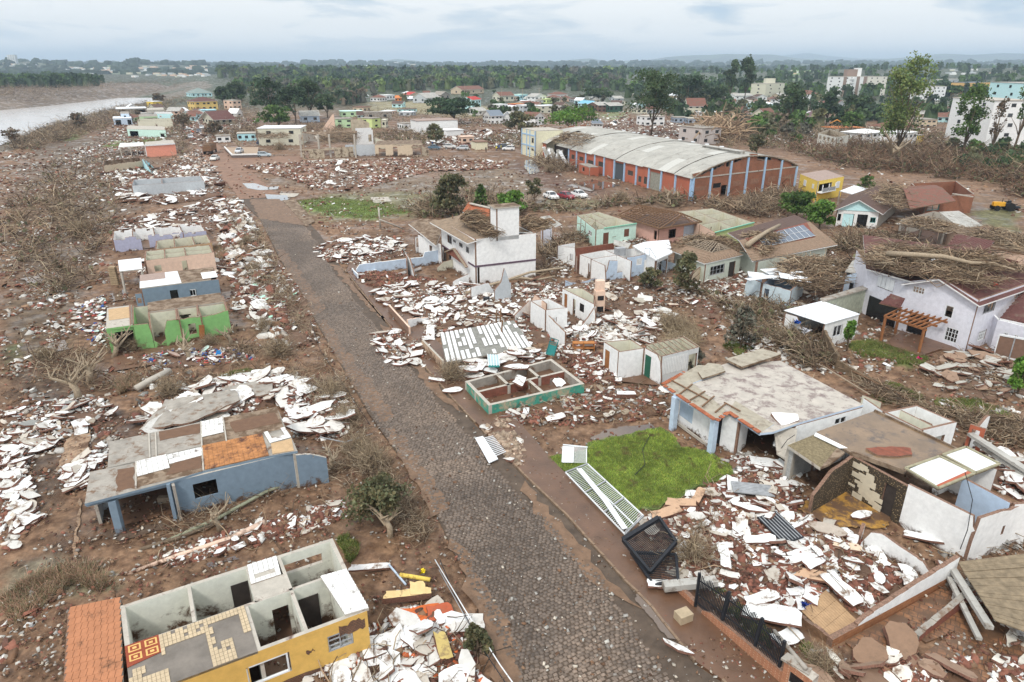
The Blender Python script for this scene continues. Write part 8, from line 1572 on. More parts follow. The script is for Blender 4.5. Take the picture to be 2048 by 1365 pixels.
for x,y,sx,sy,rz,lb in ((1560,1055,2.4,1.4,-70,'dark metal shutter lying in the middle of the brick rubble'),(1505,978,2.6,1.1,-5,'dark blue grey sheet at the foot of the small garage')):
 r=thing('metal_sheet',P(x,y,.65),lb,'sheet'); r.rotation_euler=(.1,.08,R(rz)); o=bpy.data.objects.new('sheet_body',U(METALB if 'shutter' in lb else METALG)); COL.objects.link(o); o.parent=r; o.scale=(sx,sy,.06)
 for i in range(7): o=bpy.data.objects.new('rib',U(METALG)); COL.objects.link(o); o.parent=r; o.location=(0,(i-3)*sy/7,.04); o.scale=(sx*.94,.05,.03)
def box_thing(name,x,y,s,rz,mat,label,cat,z=0.): o=put(U(mat),name,P(x,y,z+s[2]/2),(0,0,R(rz)),s); tag(o,label,cat)
box_thing('stone_block',1367,1232,(.75,.6,.45),25,M('tan_block',(.42,.33,.22)),'square tan stone block alone on the muddy pavement','block',.17); box_thing('board',1380,1168,(2.9,.5,.35),8,SHEET,'thick pale grooved board lying on the brick wall by the dry bush','board',.5)
HP([(1640,1300),(1700,1330),(1800,1290),(1870,1330),(1960,1300),(2060,1270),(2060,1400),(1620,1400)],.3,'bricks and broken plaster along the bottom right edge',4200,26,(.6,1.6),'brown or whitish broken slab along the bottom right edge',cols=BRK+BRN+BRK+WHT,fc=[(.24,.15,.1),(.3,.2,.14),(.72,.68,.6)],base=(.16,.09,.055))
for x,y,sx,sy,rz,lb in ((1800,1300,2.6,1.9,60,'big muddy brown slab lying on the brown tiled yard'),(1735,1325,2.0,1.8,20,'second muddy brown slab, nearer the bottom edge'),(1960,1165,1.8,.7,-30,'whitish brick piece under the collapsed board roof')): slabpiece(x,y,sx,sy,rz,lb,(.25,.155,.1),(.1,-.12),.35,k=5,thick=2)
HP([(1880,1190),(1960,1150),(2060,1260),(2060,1290),(1960,1230)],.5,'whitish bricks and planks below the board roof',1500,14,(.5,1.2),'pale brick lump under the board roof',cols=WB+GRY,nst=60)
HP([(1940,905),(2060,925),(2060,1010),(2000,985),(1960,960),(1925,930)],.8,'white plaster rubble behind the white roof panels',1200,22,(.8,2.),'white slab behind the white roof panels',cols=WHT+BRK)
HP([(1885,1110),(2060,1050),(2060,1090),(1920,1130)],.4,'dark muddy scraps at the foot of the big white wall',1200,0,cols=BRN+GRY,nst=90)
HP([(1440,925),(1480,905),(1590,940),(1580,985),(1520,950),(1470,950)],.3,'scraps beside the square white panel',900,8,(.4,.9),'grey or white scrap beside the clean square panel',cols=GRY+WHT+BRK)
# debris at the kerb and across to the foundations
HP([(965,860),(1010,830),(1045,880),(1050,945),(1020,930),(985,885)],.28,'pile of loose stones and bricks where pavement meets road',900,6,(.4,.8),'pale lump in the stone pile at the kerb',cols=[(.33,.25,.18),(.25,.17,.12),(.4,.3,.22)],size=(.15,.4),flat=.6)
r=thing('slatted_board',P(975,900,.3),'white panel with slatted end lying at the road edge','panel'); A,B,C,D=P(950,876,.35),P(978,926,.3),P(1018,908,.35),P(985,868,.4); mb=MB(); mb.prism([A,B,B.lerp(C,.45),A.lerp(D,.45)],.06); mb.build('panel_body',SHEETW,r)
for i in range(12): mb=MB(); mb.bar(A.lerp(B,.1+i*.07).lerp(D.lerp(C,.1+i*.07),.45),A.lerp(B,.1+i*.07).lerp(D.lerp(C,.1+i*.07),.95),.05); mb.build('slat',SHEETW,r)
HP([(975,830),(1170,780),(1330,775),(1345,830),(1250,845),(1120,850),(1040,850)],.22,'muddy bricks, laths and scraps between foundations and lawn',4200,42,(.35,1.1),'broken slab between the foundations and the lawn',cols=BRK+BRN+BRN+GRY,fc=CW+[(.35,.28,.2)],base=(.15,.085,.05),nst=160)
HP([(1195,700),(1240,740),(1240,770),(1170,770),(1100,700),(1150,690)],.45,'red brick rubble between teal gate and green door rooms',2600,26,(.4,1.1),'white piece on red bricks beside the green door rooms',cols=BRK+BRK+BRN+WHT)
HP([(925,735),(1060,700),(1100,712),(1040,740),(935,768)],.75,'rubble bed under the white slabs over the foundations',500,30,(.9,2.2),'broken white wall slab heaped over the foundation walls',cols=WB,tilt=.14)
for x,y,sx,sy,rz,lb in ((1034,756,2.9,2.1,10,'largest white slab resting over the foundation wall'),(1038,785,1.9,1.5,80,'white slab hanging down into the sunken room'),(1118,790,1.2,2.0,8,'rounded white slab leaning on the teal foundation edge'),(905,788,2.1,1.1,20,'white slab at the kerb left of the foundations'),(873,766,1.5,.7,-10,'small white slab on the pavement left of the dry bush')): slabpiece(x,y,sx,sy,rz,lb,tilt=(.3 if 'leaning' in lb or 'hanging' in lb else .08,.05),z=1.05 if y<795 and x>1000 else .25,k=x%9)
HP([(742,672),(800,660),(860,700),(850,738),(790,735),(745,705)],.3,'brick scraps and white pieces spilled over the road edge',1100,22,(.6,1.7),'white slab spilled over the right road edge',cols=WB+BRN)
HP([(735,590),(790,565),(950,575),(1000,600),(1040,615),(900,640),(850,640),(780,620)],.6,'white plaster rubble in front of the two storey house',3600,78,(.7,1.9),'white wall slab in the field of rubble before the two storey house',cols=WB+BRN,tilt=.16)
HP([(850,650),(1000,605),(1060,630),(1060,690),(1020,640),(900,662),(850,690)],.8,'mixed laths and plaster behind the ribbed slab',2600,42,(.6,1.6),'white piece between ribbed slab and box room',cols=WB+BRN,nst=120)
HP([(625,498),(700,480),(800,480),(815,512),(720,530),(650,525)],.8,'crushed white rubble left of the long pale blue wall',2200,62,(.8,2.),'white slab in the heap left of the pale blue wall',cols=WB,tilt=.18)
HP([(700,545),(780,545),(870,560),(900,585),(760,585),(720,570)],.4,'red brick crumbs in the muddy yard of the white house',2600,14,(.5,1.1),'slab in the muddy yard of the white house',cols=BRK+BRK+BRN,nst=60)
HP([(1070,560),(1130,585),(1180,600),(1120,600),(1040,600),(1020,580)],.4,'loose plaster and boards behind the box room',1200,20,(.5,1.4),'white piece behind the box room',cols=WB+BRN,nst=60)
HP([(1145,660),(1200,640),(1330,620),(1350,640),(1300,690),(1220,690),(1110,680)],.7,'white plaster and sheets between the rust door rooms and green door rooms',3600,62,(.6,1.8),'white slab or sheet in the heap above the green door rooms',cols=WHT+WHT+GRY+BRN,nst=120)
HP([(1100,500),(1150,520),(1140,560),(1090,545)],.8,'pale stones between the white house and the blue ruin',900,14,(.5,1.),'pale block between white house and blue ruin',cols=WHT+BRN)
HP([(1130,585),(1330,560),(1480,590),(1330,625),(1180,605)],.25,'muddy garden litter with planks below the blue wall',2200,16,(.6,1.6),'pale sheet or plank below the scooped out blue wall',cols=BRN+GRY+BRN,nst=240,fc=[(.5,.46,.38),(.6,.5,.4)])
HP([(1400,560),(1500,570),(1620,610),(1560,640),(1440,620)],.35,'scraps around the small pale blue house',1800,34,(.5,1.4),'pale scrap before the small pale blue house',cols=WHT+BRN+BRK,nst=150)
HP([(1460,640),(1560,650),(1640,690),(1560,720),(1470,690)],.4,'bent sheets and laths in the garden left of the white shed',1100,26,(.6,1.6),'pale sheet in the garden left of the white shed',cols=BRN+GRY+WHT,nst=260)
HP([(1840,735),(1960,700),(2050,740),(2060,790),(1960,810),(1880,780)],.35,'grey corrugated sheets and planks at the right edge',1200,34,(.9,2.4),'grey broken roofing piece in the heap at the right edge',cols=BRN+GRY,fc=[(.42,.4,.35),(.5,.48,.43),(.3,.2,.14)],nst=200,name='scrap_heap')
HP([(1700,760),(1800,790),(1860,820),(2060,850),(2060,900),(1900,850),(1760,800)],.4,'dry brush and mud behind the white roofless rooms',900,0,cols=BRN,nst=1900,stl=(.5,2.2),name='brush')
# left side
HP([(0,835),(60,810),(200,790),(240,830),(150,880),(60,910),(0,900)],.3,'scattered broken things at the left edge',1700,44,(.5,1.6),'broken slab lying at the left edge',cols=WB+GRY+BRN,fc=CW+[(.35,.3,.24),(.3,.3,.28)])
HP([(0,900),(50,890),(60,960),(80,1040),(30,1100),(0,1080)],.25,'scraps down the left edge',1100,40,(.5,1.6),'white slab piece lower down the left edge',cols=WB+BRN)
HP([(280,845),(400,770),(560,745),(690,800),(700,870),(640,880),(590,870),(560,810),(300,880)],.7,'white plaster rubble behind and beside the grey blue house',3800,92,(.8,2.4),'large white slab heaped behind the grey blue house',cols=WB,tilt=.15)
slab(None,ragged([P(278,860,.6),P(330,800,.9),P(400,790,1.2),(P(470,780,1.)),P(480,800,1.),P(380,845,.9)],.15,.6,3),.15,(CONC,BEDGE,CONC),'fallen_roof_slab'); tag(bpy.data.objects['fallen_roof_slab'],'large curved grey roof slab lying behind the grey blue house','slab')
o=slab(None,[P(440,775,.7),P(545,757,.9),P(545,785,.8),P(520,792,.8),P(445,795,.7)],.15,(CONC,BEDGE,CONC),'roof_slab'); tag(o,'flat brown grey slab above the white rubble behind the grey blue house','slab')
HP([(120,945),(215,890),(215,930),(170,960),(165,985),(130,975)],.4,'white pieces at the left end of the grey blue house',700,30,(.6,1.6),'white slab at the left end of the grey blue house',cols=WB)
for px,m_,lb in (([(70,862),(180,845),(180,870),(75,885)],'tan_brick',0),([(135,880),(182,862),(180,910),(150,930),(115,948)],'tan_brick',0),([(165,1010),(150,1145),(142,1150),(160,1000)],'tan_brick',0)): o=bed('brick_floor',PP(px),M('tan_brick',extra=brickpat((.36,.24,.15),(.32,.2,.12),(.25,.2,.16),1.6,.02,rot=.3),var=.4,dirt=.12,zf=0),.14,rag=1)
HP([(300,1120),(420,1080),(560,1040),(690,1000),(700,1030),(580,1080),(440,1110),(330,1140)],.3,'red brown broken bricks between the grey blue and yellow houses',4800,22,(.4,1.1),'whitish lump in the brick scraps above the yellow house',cols=BRK+BRN+BRK+WHT,nst=60)
HP([(600,1365),(640,1310),(760,1250),(820,1210),(905,1230),(970,1365),(960,1420),(600,1420)],.4,'mixed red, white and brown rubble at the bottom left of the road',3600,34,(.8,2.4),'white slab at the bottom left of the road',cols=BRK+WHT+BRN+[(.5,.12,.04)],nst=200)
for x,y,sx,sy,rz,lb,c in ((790,1290,3.2,2.,30,'largest white slab at the bottom, right of the yellow wall',(.8,.8,.78)),(720,1330,3.,1.6,15,'big white cracked slab at the very bottom edge',(.8,.8,.78)),(840,1240,2.4,1.7,20,'bright orange red tiled floor patch by the road',(.55,.13,.035)),(880,1235,1.3,1.6,25,'darker red tiled patch beside the orange one',(.42,.10,.045)),(815,1205,2.4,.8,15,'yellow painted wall lump shaped like a cross',(.68,.50,.24)),(835,1195,.8,1.5,15,'short yellow painted wall lump',(.68,.5,.24)),(885,1310,.6,2.6,20,'yellow pillar lying among the red tiles',(.5,.38,.14)),(740,1145,2.2,.7,12,'long white tiled strip stretching right of the yellow house',(.7,.68,.66)),(1250,800,1.6,.9,10,'white lump before the porch',(.8,.8,.78))):
 slabpiece(x,y,sx,sy,rz,lb,c,(.1,.08),.3,k=3,thick=3 if 'lump' in lb or 'pillar' in lb else 1.)
HP([(470,560),(560,530),(620,600),(640,690),(580,700),(500,640),(460,620)],.4,'mint, white and brown rubble between the green house and the road',2600,40,(.5,1.4),'white or mint slab between green house and road',cols=BRN+BRK+WHT,fc=CW+[(.45,.8,.62),(.45,.8,.62)],nst=150)
HP([(140,620),(210,590),(215,690),(260,720),(330,700),(480,700),(520,720),(330,740),(180,690)],.3,'household scraps in front of the green house',2200,48,(.4,1.2),'pale scrap lying before the green house',cols=BRN+WHT+GRY+[(.05,.1,.3),(.5,.1,.08)],fc=CW+[(.5,.7,.62),(.5,.36,.3)])
HP([(200,455),(340,425),(440,400),(480,430),(420,470),(230,480)],.8,'white rubble strip above the lavender walls',3000,84,(.8,2.4),'white slab in the long heap over the lavender walls',cols=WB+BRN,tilt=.18)
HP([(215,405),(260,380),(440,370),(450,395),(330,410)],.9,'rubble around the long pale grey roofless house',1300,46,(1.,2.8),'white slab on the long pale grey roofless house',cols=WB)
HP([(270,555),(300,500),(430,500),(500,520),(440,560)],.3,'scraps between the pale rooms left of the road',1200,26,(.6,1.6),'white piece on the pale rooms left of the road',cols=WB+BRN)
HP([(330,325),(400,300),(430,340),(420,370),(300,360)],.6,'peach and white rubble below the salmon house',1900,24,(.7,1.8),'peach or white slab below the salmon house',cols=WHT+BRN+[(.55,.36,.26)]*2,fc=[(.6,.42,.32),(.75,.73,.7)],size=(.15,.6))
HP([(480,335),(600,325),(760,320),(900,320),(1020,325),(1010,338),(860,345),(720,380),(640,380),(560,355)],.5,'pale rubble spread over the town square',6500,70,(.8,2.2),'white piece scattered on the rubble of the town square',cols=WHT+BRN+BRK+BRN+[(.5,.42,.34)],size=(.15,.8),nst=500,stl=(1,3.5),base=(.24,.14,.1))
HP([(640,375),(670,340),(720,345),(730,375),(680,385)],1.2,'heap of pale broken masonry on the town square',900,22,(.8,2.),'pale slab on the tallest heap of the town square',cols=WHT+GRY)
for lb,px,n in (('flood debris strewn over the mud flats on the left',[(0,480),(200,440),(220,600),(0,800)],2600),('debris strewn by the river side ruins',[(150,300),(240,240),(400,215),(420,260),(330,300),(200,340),(100,420)],6500),('scraps strewn over the left mud slope',[(0,300),(200,300),(250,420),(200,480),(0,480)],2600),('litter on the muddy ground among the left houses',[(0,800),(180,700),(440,720),(600,780),(250,900),(120,1200),(0,1365)],2600),('litter on the square and fields',[(600,380),(1200,330),(1300,420),(900,480),(560,480)],1100),('litter over the right hand gardens',[(1250,420),(1700,480),(2048,700),(2048,900),(1700,780),(1300,640)],5200),('rubble strewn in the far town streets',[(700,300),(800,250),(1200,215),(1500,245),(1480,285),(1250,260),(1040,300)],5200),('litter on the bare field at right',[(1600,320),(2048,380),(2048,450),(1900,420)],400)):
 x,y=samplepx(px,n); k=~inpoly(x,y,ROADP) & (vnoise(x,y,4.5)*.6+vnoise(x,y,1.6)*.4>.5); x,y=x[k],y[k]; n=len(x); s=.07+.4*rng.random(n)**4+np.hypot(x,y)*.0013; nb=NB(); chunks(nb,x,y,G(x,y)+s*.12,np.stack([s*1.3,s,s*.35],-1),WHT+BRN+BRN+BRK+GRY); nb.build('litter',VCOL,'stuff',lb)
for lb,px,n,fn,fl in (('plaster rubble filling the blocks right of the road',[(860,580),(1050,570),(1220,560),(1330,600),(1320,690),(1200,700),(1100,690),(900,690),(850,650)],2600,80,'white wall slab in the middle of the ruined blocks'),('rubble between the left houses and the road',[(440,400),(480,400),(560,560),(610,690),(540,690),(470,600),(440,500)],1800,46,'white piece between left houses and road'),('rubble around the houses right of the blue ruin',[(1330,560),(1480,530),(1660,500),(1720,560),(1560,640),(1400,640)],1500,44,'pale piece around the wrecked right hand houses'),('rubble round the far left houses',[(200,345),(430,330),(450,380),(240,400)],1600,36,'pale piece round the far left ruins'),('rubble behind the white two storey house',[(1080,470),(1180,480),(1330,480),(1240,490),(1140,480)],500,14,'pale piece behind the mint green house'),('wreckage before the far left trees',[(340,262),(420,232),(520,240),(510,262),(400,300)],1500,34,'pale wreck piece by the blocked road'),('wreckage in the town behind the square',[(780,285),(860,262),(1040,262),(1060,295),(900,296)],2600,60,'white piece in the wrecked town blocks'),('wreckage behind the warehouse',[(1190,262),(1240,236),(1400,246),(1380,285),(1290,275)],1500,40,'white piece behind the warehouse'),('wreckage by the white shell ruin',[(1500,285),(1560,262),(1640,262),(1620,290)],900,34,'white piece by the white shell ruin'),('wreckage beyond the white shell ruin',[(1690,262),(1860,250),(1900,285),(1720,290)],1200,30,'white piece in the tangle at right')):
 HP(px,.35,lb,n,fn,(.5,1.7) if px[0][1]>400 else (1.2,3.),fl,cols=WHT+WHT+BRN+BRK,size=(.1,.5) if px[0][1]>400 else (.25,1.1),nst=160)
x,y=samplepx([(0,300),(300,230),(700,300),(1040,320),(1500,400),(2048,470),(2048,1365),(0,1365)],24000); k=~inpoly(x,y,ROADP) & (vnoise(x,y,2.9)*.5+vnoise(x,y,.9)*.5>.42) & ~inpoly(x,y,[(p.x,p.y) for p in PP(LAWN)]); x,y=x[k],y[k]; s=.02+.07*rng.random(len(x))**2+np.hypot(x,y)*.0014; nb=NB(); chunks(nb,x,y,G(x,y)+.14+s*.1,np.stack([s*1.6,s,s*.4],-1),BRN+BRN+GRY+BRK+[(.5,.44,.36)]); k=rng.random(len(x))<.45; x,y=x[k],y[k]; sticks(nb,x,y,G(x,y)+.15,rng.uniform(.2,.9,len(x))*np.clip(np.hypot(x,y)/50,.6,3),rng.uniform(.006,.016,len(x))*np.clip(np.hypot(x,y)/45,.7,4),TWIG,.08); nb.build('ground_litter',VCOL,'stuff','fine litter of twigs, chips and silt over all the ground')
x,y=samplepx([(p[0],p[1]) for p in ROADL]+[(p[0],p[1]) for p in ROADR[::-1]],900); s=.03+.12*rng.random(len(x))**3; nb=NB(); chunks(nb,x,y,.17+0*x,np.stack([s*1.5,s,s*.5],-1),BRN+GRY+[(.5,.44,.36)]); nb.build('road_litter',VCOL,'stuff','leaves and pebbles lying on the cobbled road')
# ---- brush: masses of dead branches
def brush(label,px,n,h,ln=(.8,2.6),rad=(.012,.05),cols=TWIG,pic=True,twig=None,green=0):
 n=int(n*.62)
 x,y=samplepx(px,n) if pic else sample(PP(px),n); n=len(x); k=np.hypot(x,y)/60; nz=vnoise(x,y,3.3)*.7+vnoise(x,y,1.1)*.3; z=G(x,y)+h*nz*rng.random(n); keep=nz>.46; x,y,z,k=x[keep],y[keep],z[keep],k[keep]; n=len(x); nb=NB(); kk=np.clip(k,.6,5)
 sticks(nb,x,y,z,rng.uniform(ln[0],ln[1],n)*np.clip(kk,.8,1.5),rng.uniform(rad[0],rad[1],n)*np.clip(kk,.6,2.5),cols,.45,bend=.2)
 if green: p=np.stack([x,y,z+.2],-1)[:int(n*green)]; leafquads(nb,p,rng.uniform(.15,.4,len(p))*np.minimum(kk[:len(p)],1.8),np.array(KD['olive'])*rng.uniform(.5,1.5,(len(p),1)))
 nb.build('brush',VCOL,'stuff',label)
GT=TWIG+[(.22,.17,.15),(.28,.23,.19)]
brush('grey brown flattened scrub on the far river bank',[(-40,218),(100,210),(205,198),(215,184),(200,176),(100,180),(-40,182)],9000,4,cols=GT,ln=(1.5,4)); brush('brown eroded scrub on the far bank upstream',[(205,198),(300,190),(390,172),(390,165),(220,172)],3500,2.5,cols=GT,ln=(1.5,4))
brush('leafless scrub along the near river bank',[(0,296),(70,268),(150,240),(240,215),(330,200),(360,196),(380,204),(330,222),(250,235),(210,262),(140,280),(60,305)],10000,3.2,ln=(1,3.5),cols=TWIG,green=.12)
brush('tangled branches between river side ruins and road',[(330,260),(400,190),(500,200),(520,240),(500,260),(430,252),(400,236),(370,262),(375,300),(365,330),(350,290)],4800,2.4,ln=(.8,3),green=.1)
brush('dead branches heaped right of the blocked road',[(412,266),(440,262),(520,262),(600,250),(690,255),(690,272),(600,268),(470,280),(420,284)],4200,2.6,ln=(1,3))
brush('dry brush on the slope left of the pale grey ruin',[(90,330),(240,310),(230,400),(240,470),(170,520),(110,440)],2600,1.0,green=.06); brush('dry brush on the left mud flats',[(0,420),(110,330),(160,440),(200,560),(100,600),(0,560)],3600,.8,green=.1)
brush('dry twigs in front of the green house',[(60,690),(200,660),(340,700),(560,690),(600,760),(400,770),(200,790),(80,770)],4200,.8,ln=(.5,1.8),pic=False)
brush('pale dry brush along the left edge of the road',[(455,440),(520,450),(545,520),(600,620),(690,760),(730,860),(780,950),(700,930),(640,830),(560,740),(510,600),(470,520)],9000,1.3,ln=(.4,1.5),rad=(.008,.03),cols=TWIG+[(.42,.34,.24),(.38,.31,.2)]); brush('brush and roots at the road edge above the yellow house',[(640,880),(700,900),(790,950),(880,1090),(850,1110),(800,1060),(700,990),(640,940)],5200,1.0,ln=(.4,1.5),rad=(.008,.035),cols=TWIG+[(.42,.34,.24)])
brush('dry brush around the bottom left road edge',[(860,1120),(905,1180),(960,1280),(1010,1365),(960,1365),(900,1300),(850,1200)],1800,.6,ln=(.3,1.1),rad=(.006,.02)); brush('long dead branches along the path by the grey blue house',[(320,1075),(400,1010),(480,950),(620,940),(640,960),(500,1020),(360,1085)],700,.6,ln=(.8,2.6),rad=(.01,.04),pic=False)
brush('great tangle of broken trees across the right hand field',[(1560,300),(1700,290),(1800,300),(1900,305),(2060,320),(2060,400),(1960,370),(1840,350),(1700,340),(1640,325)],14000,3.4,ln=(1.,4.),cols=TWIG[:3]+BRN+BRN+[(.10,.075,.05)],green=.5); brush('dark dead scrub around the white ruins on the right',[(1440,300),(1440,262),(1640,262),(1900,270),(1900,305),(1700,300),(1620,285),(1540,300)],8000,3.5,ln=(1,3.5),green=.3)
brush('pale stacked trunks heaped behind the warehouse',[(1400,258),(1470,258),(1485,285),(1400,290)],1300,6,ln=(3,7),rad=(.08,.2),cols=[(.42,.30,.19),(.36,.25,.16),(.3,.2,.13)]); brush('splintered wood before the warehouse gable',[(1400,412),(1590,385),(1600,400),(1560,440),(1440,425)],3600,1.6,ln=(.6,2.5)); brush('broken wood spilling from the warehouse hole',[(1070,318),(1110,325),(1160,345),(1120,350),(1075,335)],1500,1.8,ln=(.8,3))
brush('dry shrubs along the edge of the wet lot',[(820,420),(940,385),(1070,416),(1200,412),(1400,392),(1380,420),(1260,412),(1100,430),(960,430),(850,440)],4200,1.6,green=.35); brush('brush in the gardens between the right hand houses',[(1340,580),(1420,600),(1500,690),(1640,720),(1620,640),(1500,600)],4200,1.3,green=.25,ln=(.5,1.8)); brush('brush behind the solar panel house',[(1680,480),(1780,470),(1880,515),(1880,545),(1740,520),(1620,545)],4500,1.6,ln=(.6,2.4),green=.08); brush('brush around the white house and its neighbours',[(1075,490),(1160,470),(1250,480),(1140,490),(1120,560),(1080,550)],2200,1.2)
brush('dry straw coloured tangle beyond the green door rooms',[(1290,690),(1330,640),(1390,650),(1400,700),(1340,700)],2600,1.2,ln=(.5,1.6),rad=(.008,.02),cols=[(.42,.33,.21),(.35,.27,.18)]); brush('brown branches between mossy wall and white shed',[(1580,640),(1640,640),(1660,740),(1600,740),(1560,700)],3200,2.2,ln=(.6,2.2),green=.15)
brush('weeds at the far end of the square',[(700,285),(780,262),(840,262),(880,290),(1050,270),(1060,300),(960,285),(820,290)],3200,2.2,green=.4); brush('grass and brush in the dry field beyond',[(690,215),(1000,225),(1040,262),(820,255),(700,240)],3000,2.,green=.35)
# branches on the roofs
def roofbrush(label,pts,n,h,ln=(1,4),rad=(.02,.08),az=None,cols=TWIG+[(.36,.25,.16)]):
 a,b,c,d=[P(x,y,z) for x,y,z in pts]; u,v=rng.random(n),rng.random(n)**.8; A=[np.array(q) for q in (a,b,c,d)]; p=(A[0][None]*(1-u)[:,None]+A[1][None]*u[:,None])*(1-v)[:,None]+(A[3][None]*(1-u)[:,None]+A[2][None]*u[:,None])*v[:,None]; nz=vnoise(p[:,0],p[:,1],1.9); k=nz>.3; p,nz=p[k],nz[k]; n=len(p); nb=NB(); sticks(nb,p[:,0],p[:,1],p[:,2]+.12+h*nz*rng.random(n),rng.uniform(ln[0],ln[1],n),rng.uniform(rad[0],rad[1],n),cols,.12,az); nb.build('branches',VCOL,'stuff',label)
z2=7.2
roofbrush('thick mat of branches over the left half of the lilac house roof',[(1738,530,6.),(1822,556,6.),(1960,520,z2),(1790,490,z2)],2600,.6,(.6,3.2)); roofbrush('long poles over the lilac house roof',[(1738,530,6.),(1822,556,6.),(1960,520,z2),(1790,490,z2)],260,.7,(2,5),az=-.3); roofbrush('branches over the right half of the lilac house roof',[(1830,550,6.7),(1965,580,6.1),(2060,545,6.1),(1960,505,z2)],1500,.4,(.6,3.2),(.015,.06))
roofbrush('branches and planks over the white two storey house roof',[(905,440,6.8),(975,478,6.),(990,462,6.),(930,428,7.4)],1100,.7,(.8,2.6),az=-.4); roofbrush('logs right of the roof tower',[(1042,458,6.2),(1070,462,6.),(1085,450,6.2),(1040,442,6.6)],350,.4,(.8,2.4),(.04,.12),0); roofbrush('sticks on the solar panel house roof',[(1490,500,3.),(1530,515,3.1),(1560,470,4.2),(1490,470,4.3)],900,.3,(.6,2)); roofbrush('sticks over the half stripped hip roof',[(1350,498,3.),(1480,505,3.),(1450,480,4.),(1390,475,4.)],1300,.3,(.6,2)); roofbrush('branches over the small pale blue house and behind it',[(1560,570,2.4),(1660,590,2.),(1700,530,2.6),(1580,520,2.8)],2200,.8,(.8,2.8)); roofbrush('branches on the dark tiled gable roof',[(1740,400,4.),(1800,425,3.),(1830,380,4.),(1760,372,4.)],900,.4); roofbrush('wood scraps on the warehouse roof',[(1100,285,5.4),(1160,300,5.4),(1190,272,8.),(1130,265,8.)],700,.2,(.8,2.5)); roofbrush('planks on the salmon pink wall house roof',[(1945,482,3.2),(2060,510,3.2),(2060,480,3.4),(1960,465,3.4)],900,.3); roofbrush('branches on the cream ruin',[(640,290,3.6),(710,288,3.6),(712,270,5.5),(640,268,5.5)],1600,.9,(.8,3)); roofbrush('branches on the porch roof of the long pale roofed white house',[(512,280,3.2),(575,280,3.2),(570,262,4.),(520,262,4.)],900,1.,(.8,3)); roofbrush('sticks over the stripped rafters of the grey brick house',[(1800,450,3.2),(1895,470,3.2),(1900,450,3.6),(1830,436,3.8)],500,.2,(.6,2))
logs('log',[P(1775,508,7.3),P(1830,510,7.9),P(1890,514,8.0),P(1940,526,7.7),P(1985,527,7.2),P(2030,540,7.)],.32,.1,BARKP,'long thick pale trunk lying over the lilac house roof')
# ---- dead shrubs and stumps: counted one by one
DS=[]
for k in range(4):
 nb=NB(); n=260; a=rng.uniform(0,6.28,n); r_=rng.random(n)*.12; z=np.zeros(n); old=rng.integers(0,3,n); sticks(nb,np.cos(a)*r_,np.sin(a)*r_,z,rng.uniform(.5,1.05,n),rng.uniform(.006,.016,n),[(.40,.31,.20),(.33,.25,.165),(.26,.19,.13)],.95,bend=.18); x2=rng.normal(0,.28,n); y2=rng.normal(0,.28,n); sticks(nb,x2,y2,rng.uniform(.2,.7,n),rng.uniform(.15,.4,n),rng.uniform(.003,.008,n),[(.42,.33,.22),(.3,.23,.15)],.5); o=nb.build('dead_shrub',VCOL,None); DS.append(o.data); bpy.data.objects.remove(o)
for i,(x,y,s,lb) in enumerate([(560,712,2.6,'large pale dry bush at the road edge below the green house'),(530,660,1.8,'pale dry bush nearest the right end of the green house'),(665,800,2.2,'dry bush beside the white rubble at the road'),(690,845,1.8,'second dry bush beside the white rubble at the road'),(340,790,2.0,'fan shaped pale bush above the grey roof slab'),(90,720,1.6,'thin curly dry bush on the left mud slope'),(495,490,1.9,'yellowish dry bush at the bend of the road'),(510,545,1.8,'dry bush by the slate blue house'),(745,935,2.2,'spiky dry bush behind the torn root stump'),(720,905,1.7,'dry bush left of the spiky one by the road'),(1385,1125,2.2,'straw coloured bush standing in the crushed black gates'),(905,760,2.3,'dirty dry bush caught on the corner of the foundations'),(1400,1070,1.2,'small dry bush above the crushed black gates'),(1640,1340,1.4,'dry bush right of the brick pier'),(700,1240,1.2,'dry twiggy bush against the yellow wall'),(1345,660,2.4,'round straw coloured bush beyond the green door rooms'),(1240,405,3.,'round grey brush ball near the three parked cars'),(1330,400,2.6,'grey green brush ball by the warehouse corner'),(275,700,1.7,'grey twiggy bush in front of the green house opening'),(420,690,1.5,'small bare bush by the blue plastic'),(1560,690,2.,'brown twiggy bush left of the white shed'),(160,470,3.,'dark twiggy bush on the slope left of the lavender walls'),(560,300,3.2,'root ball and branches before the white flat house'),(1100,345,2.6,'brown brush ball at the warehouse hole')]):
 o=put(DS[i%4],'dead_shrub',P(x,y),(0,0,i*1.3),(s,s,s*.95)); tag(o,lb,'shrub')
def stump(x,y,s,label,seed):
 r=random.Random(seed); b=P(x,y); t=thing('bare_tree',b,label,'tree'); mb=MB(); top=b+Vector((r.uniform(-.2,.2)*s,r.uniform(-.2,.2),s*.55)); mb.tube([b-Vector((0,0,.2)),b.lerp(top,.5)+Vector((.06*s,0,0)),top],[s*.1,s*.08,s*.07],7); mb.build('trunk',BARKP,t,smooth=True)
 for k in range(7): a=r.uniform(0,6.28); q=top-Vector((0,0,r.uniform(0,.25)*s)); l=r.uniform(.4,.9)*s; e=q+Vector((math.cos(a)*l*.7,math.sin(a)*l*.7,l*.7)); m_=q.lerp(e,.5)+Vector((r.uniform(-.15,.15)*s,r.uniform(-.15,.15)*s,0)); mb=MB(); mb.tube([q,m_,e],[s*.045,s*.03,s*.01],5); [mb.tube([m_,m_+Vector((r.uniform(-.3,.3),r.uniform(-.3,.3),r.uniform(.1,.4)))*s],[s*.02,s*.006],4) for _ in range(2)]; mb.build('branch',BARKP,t)
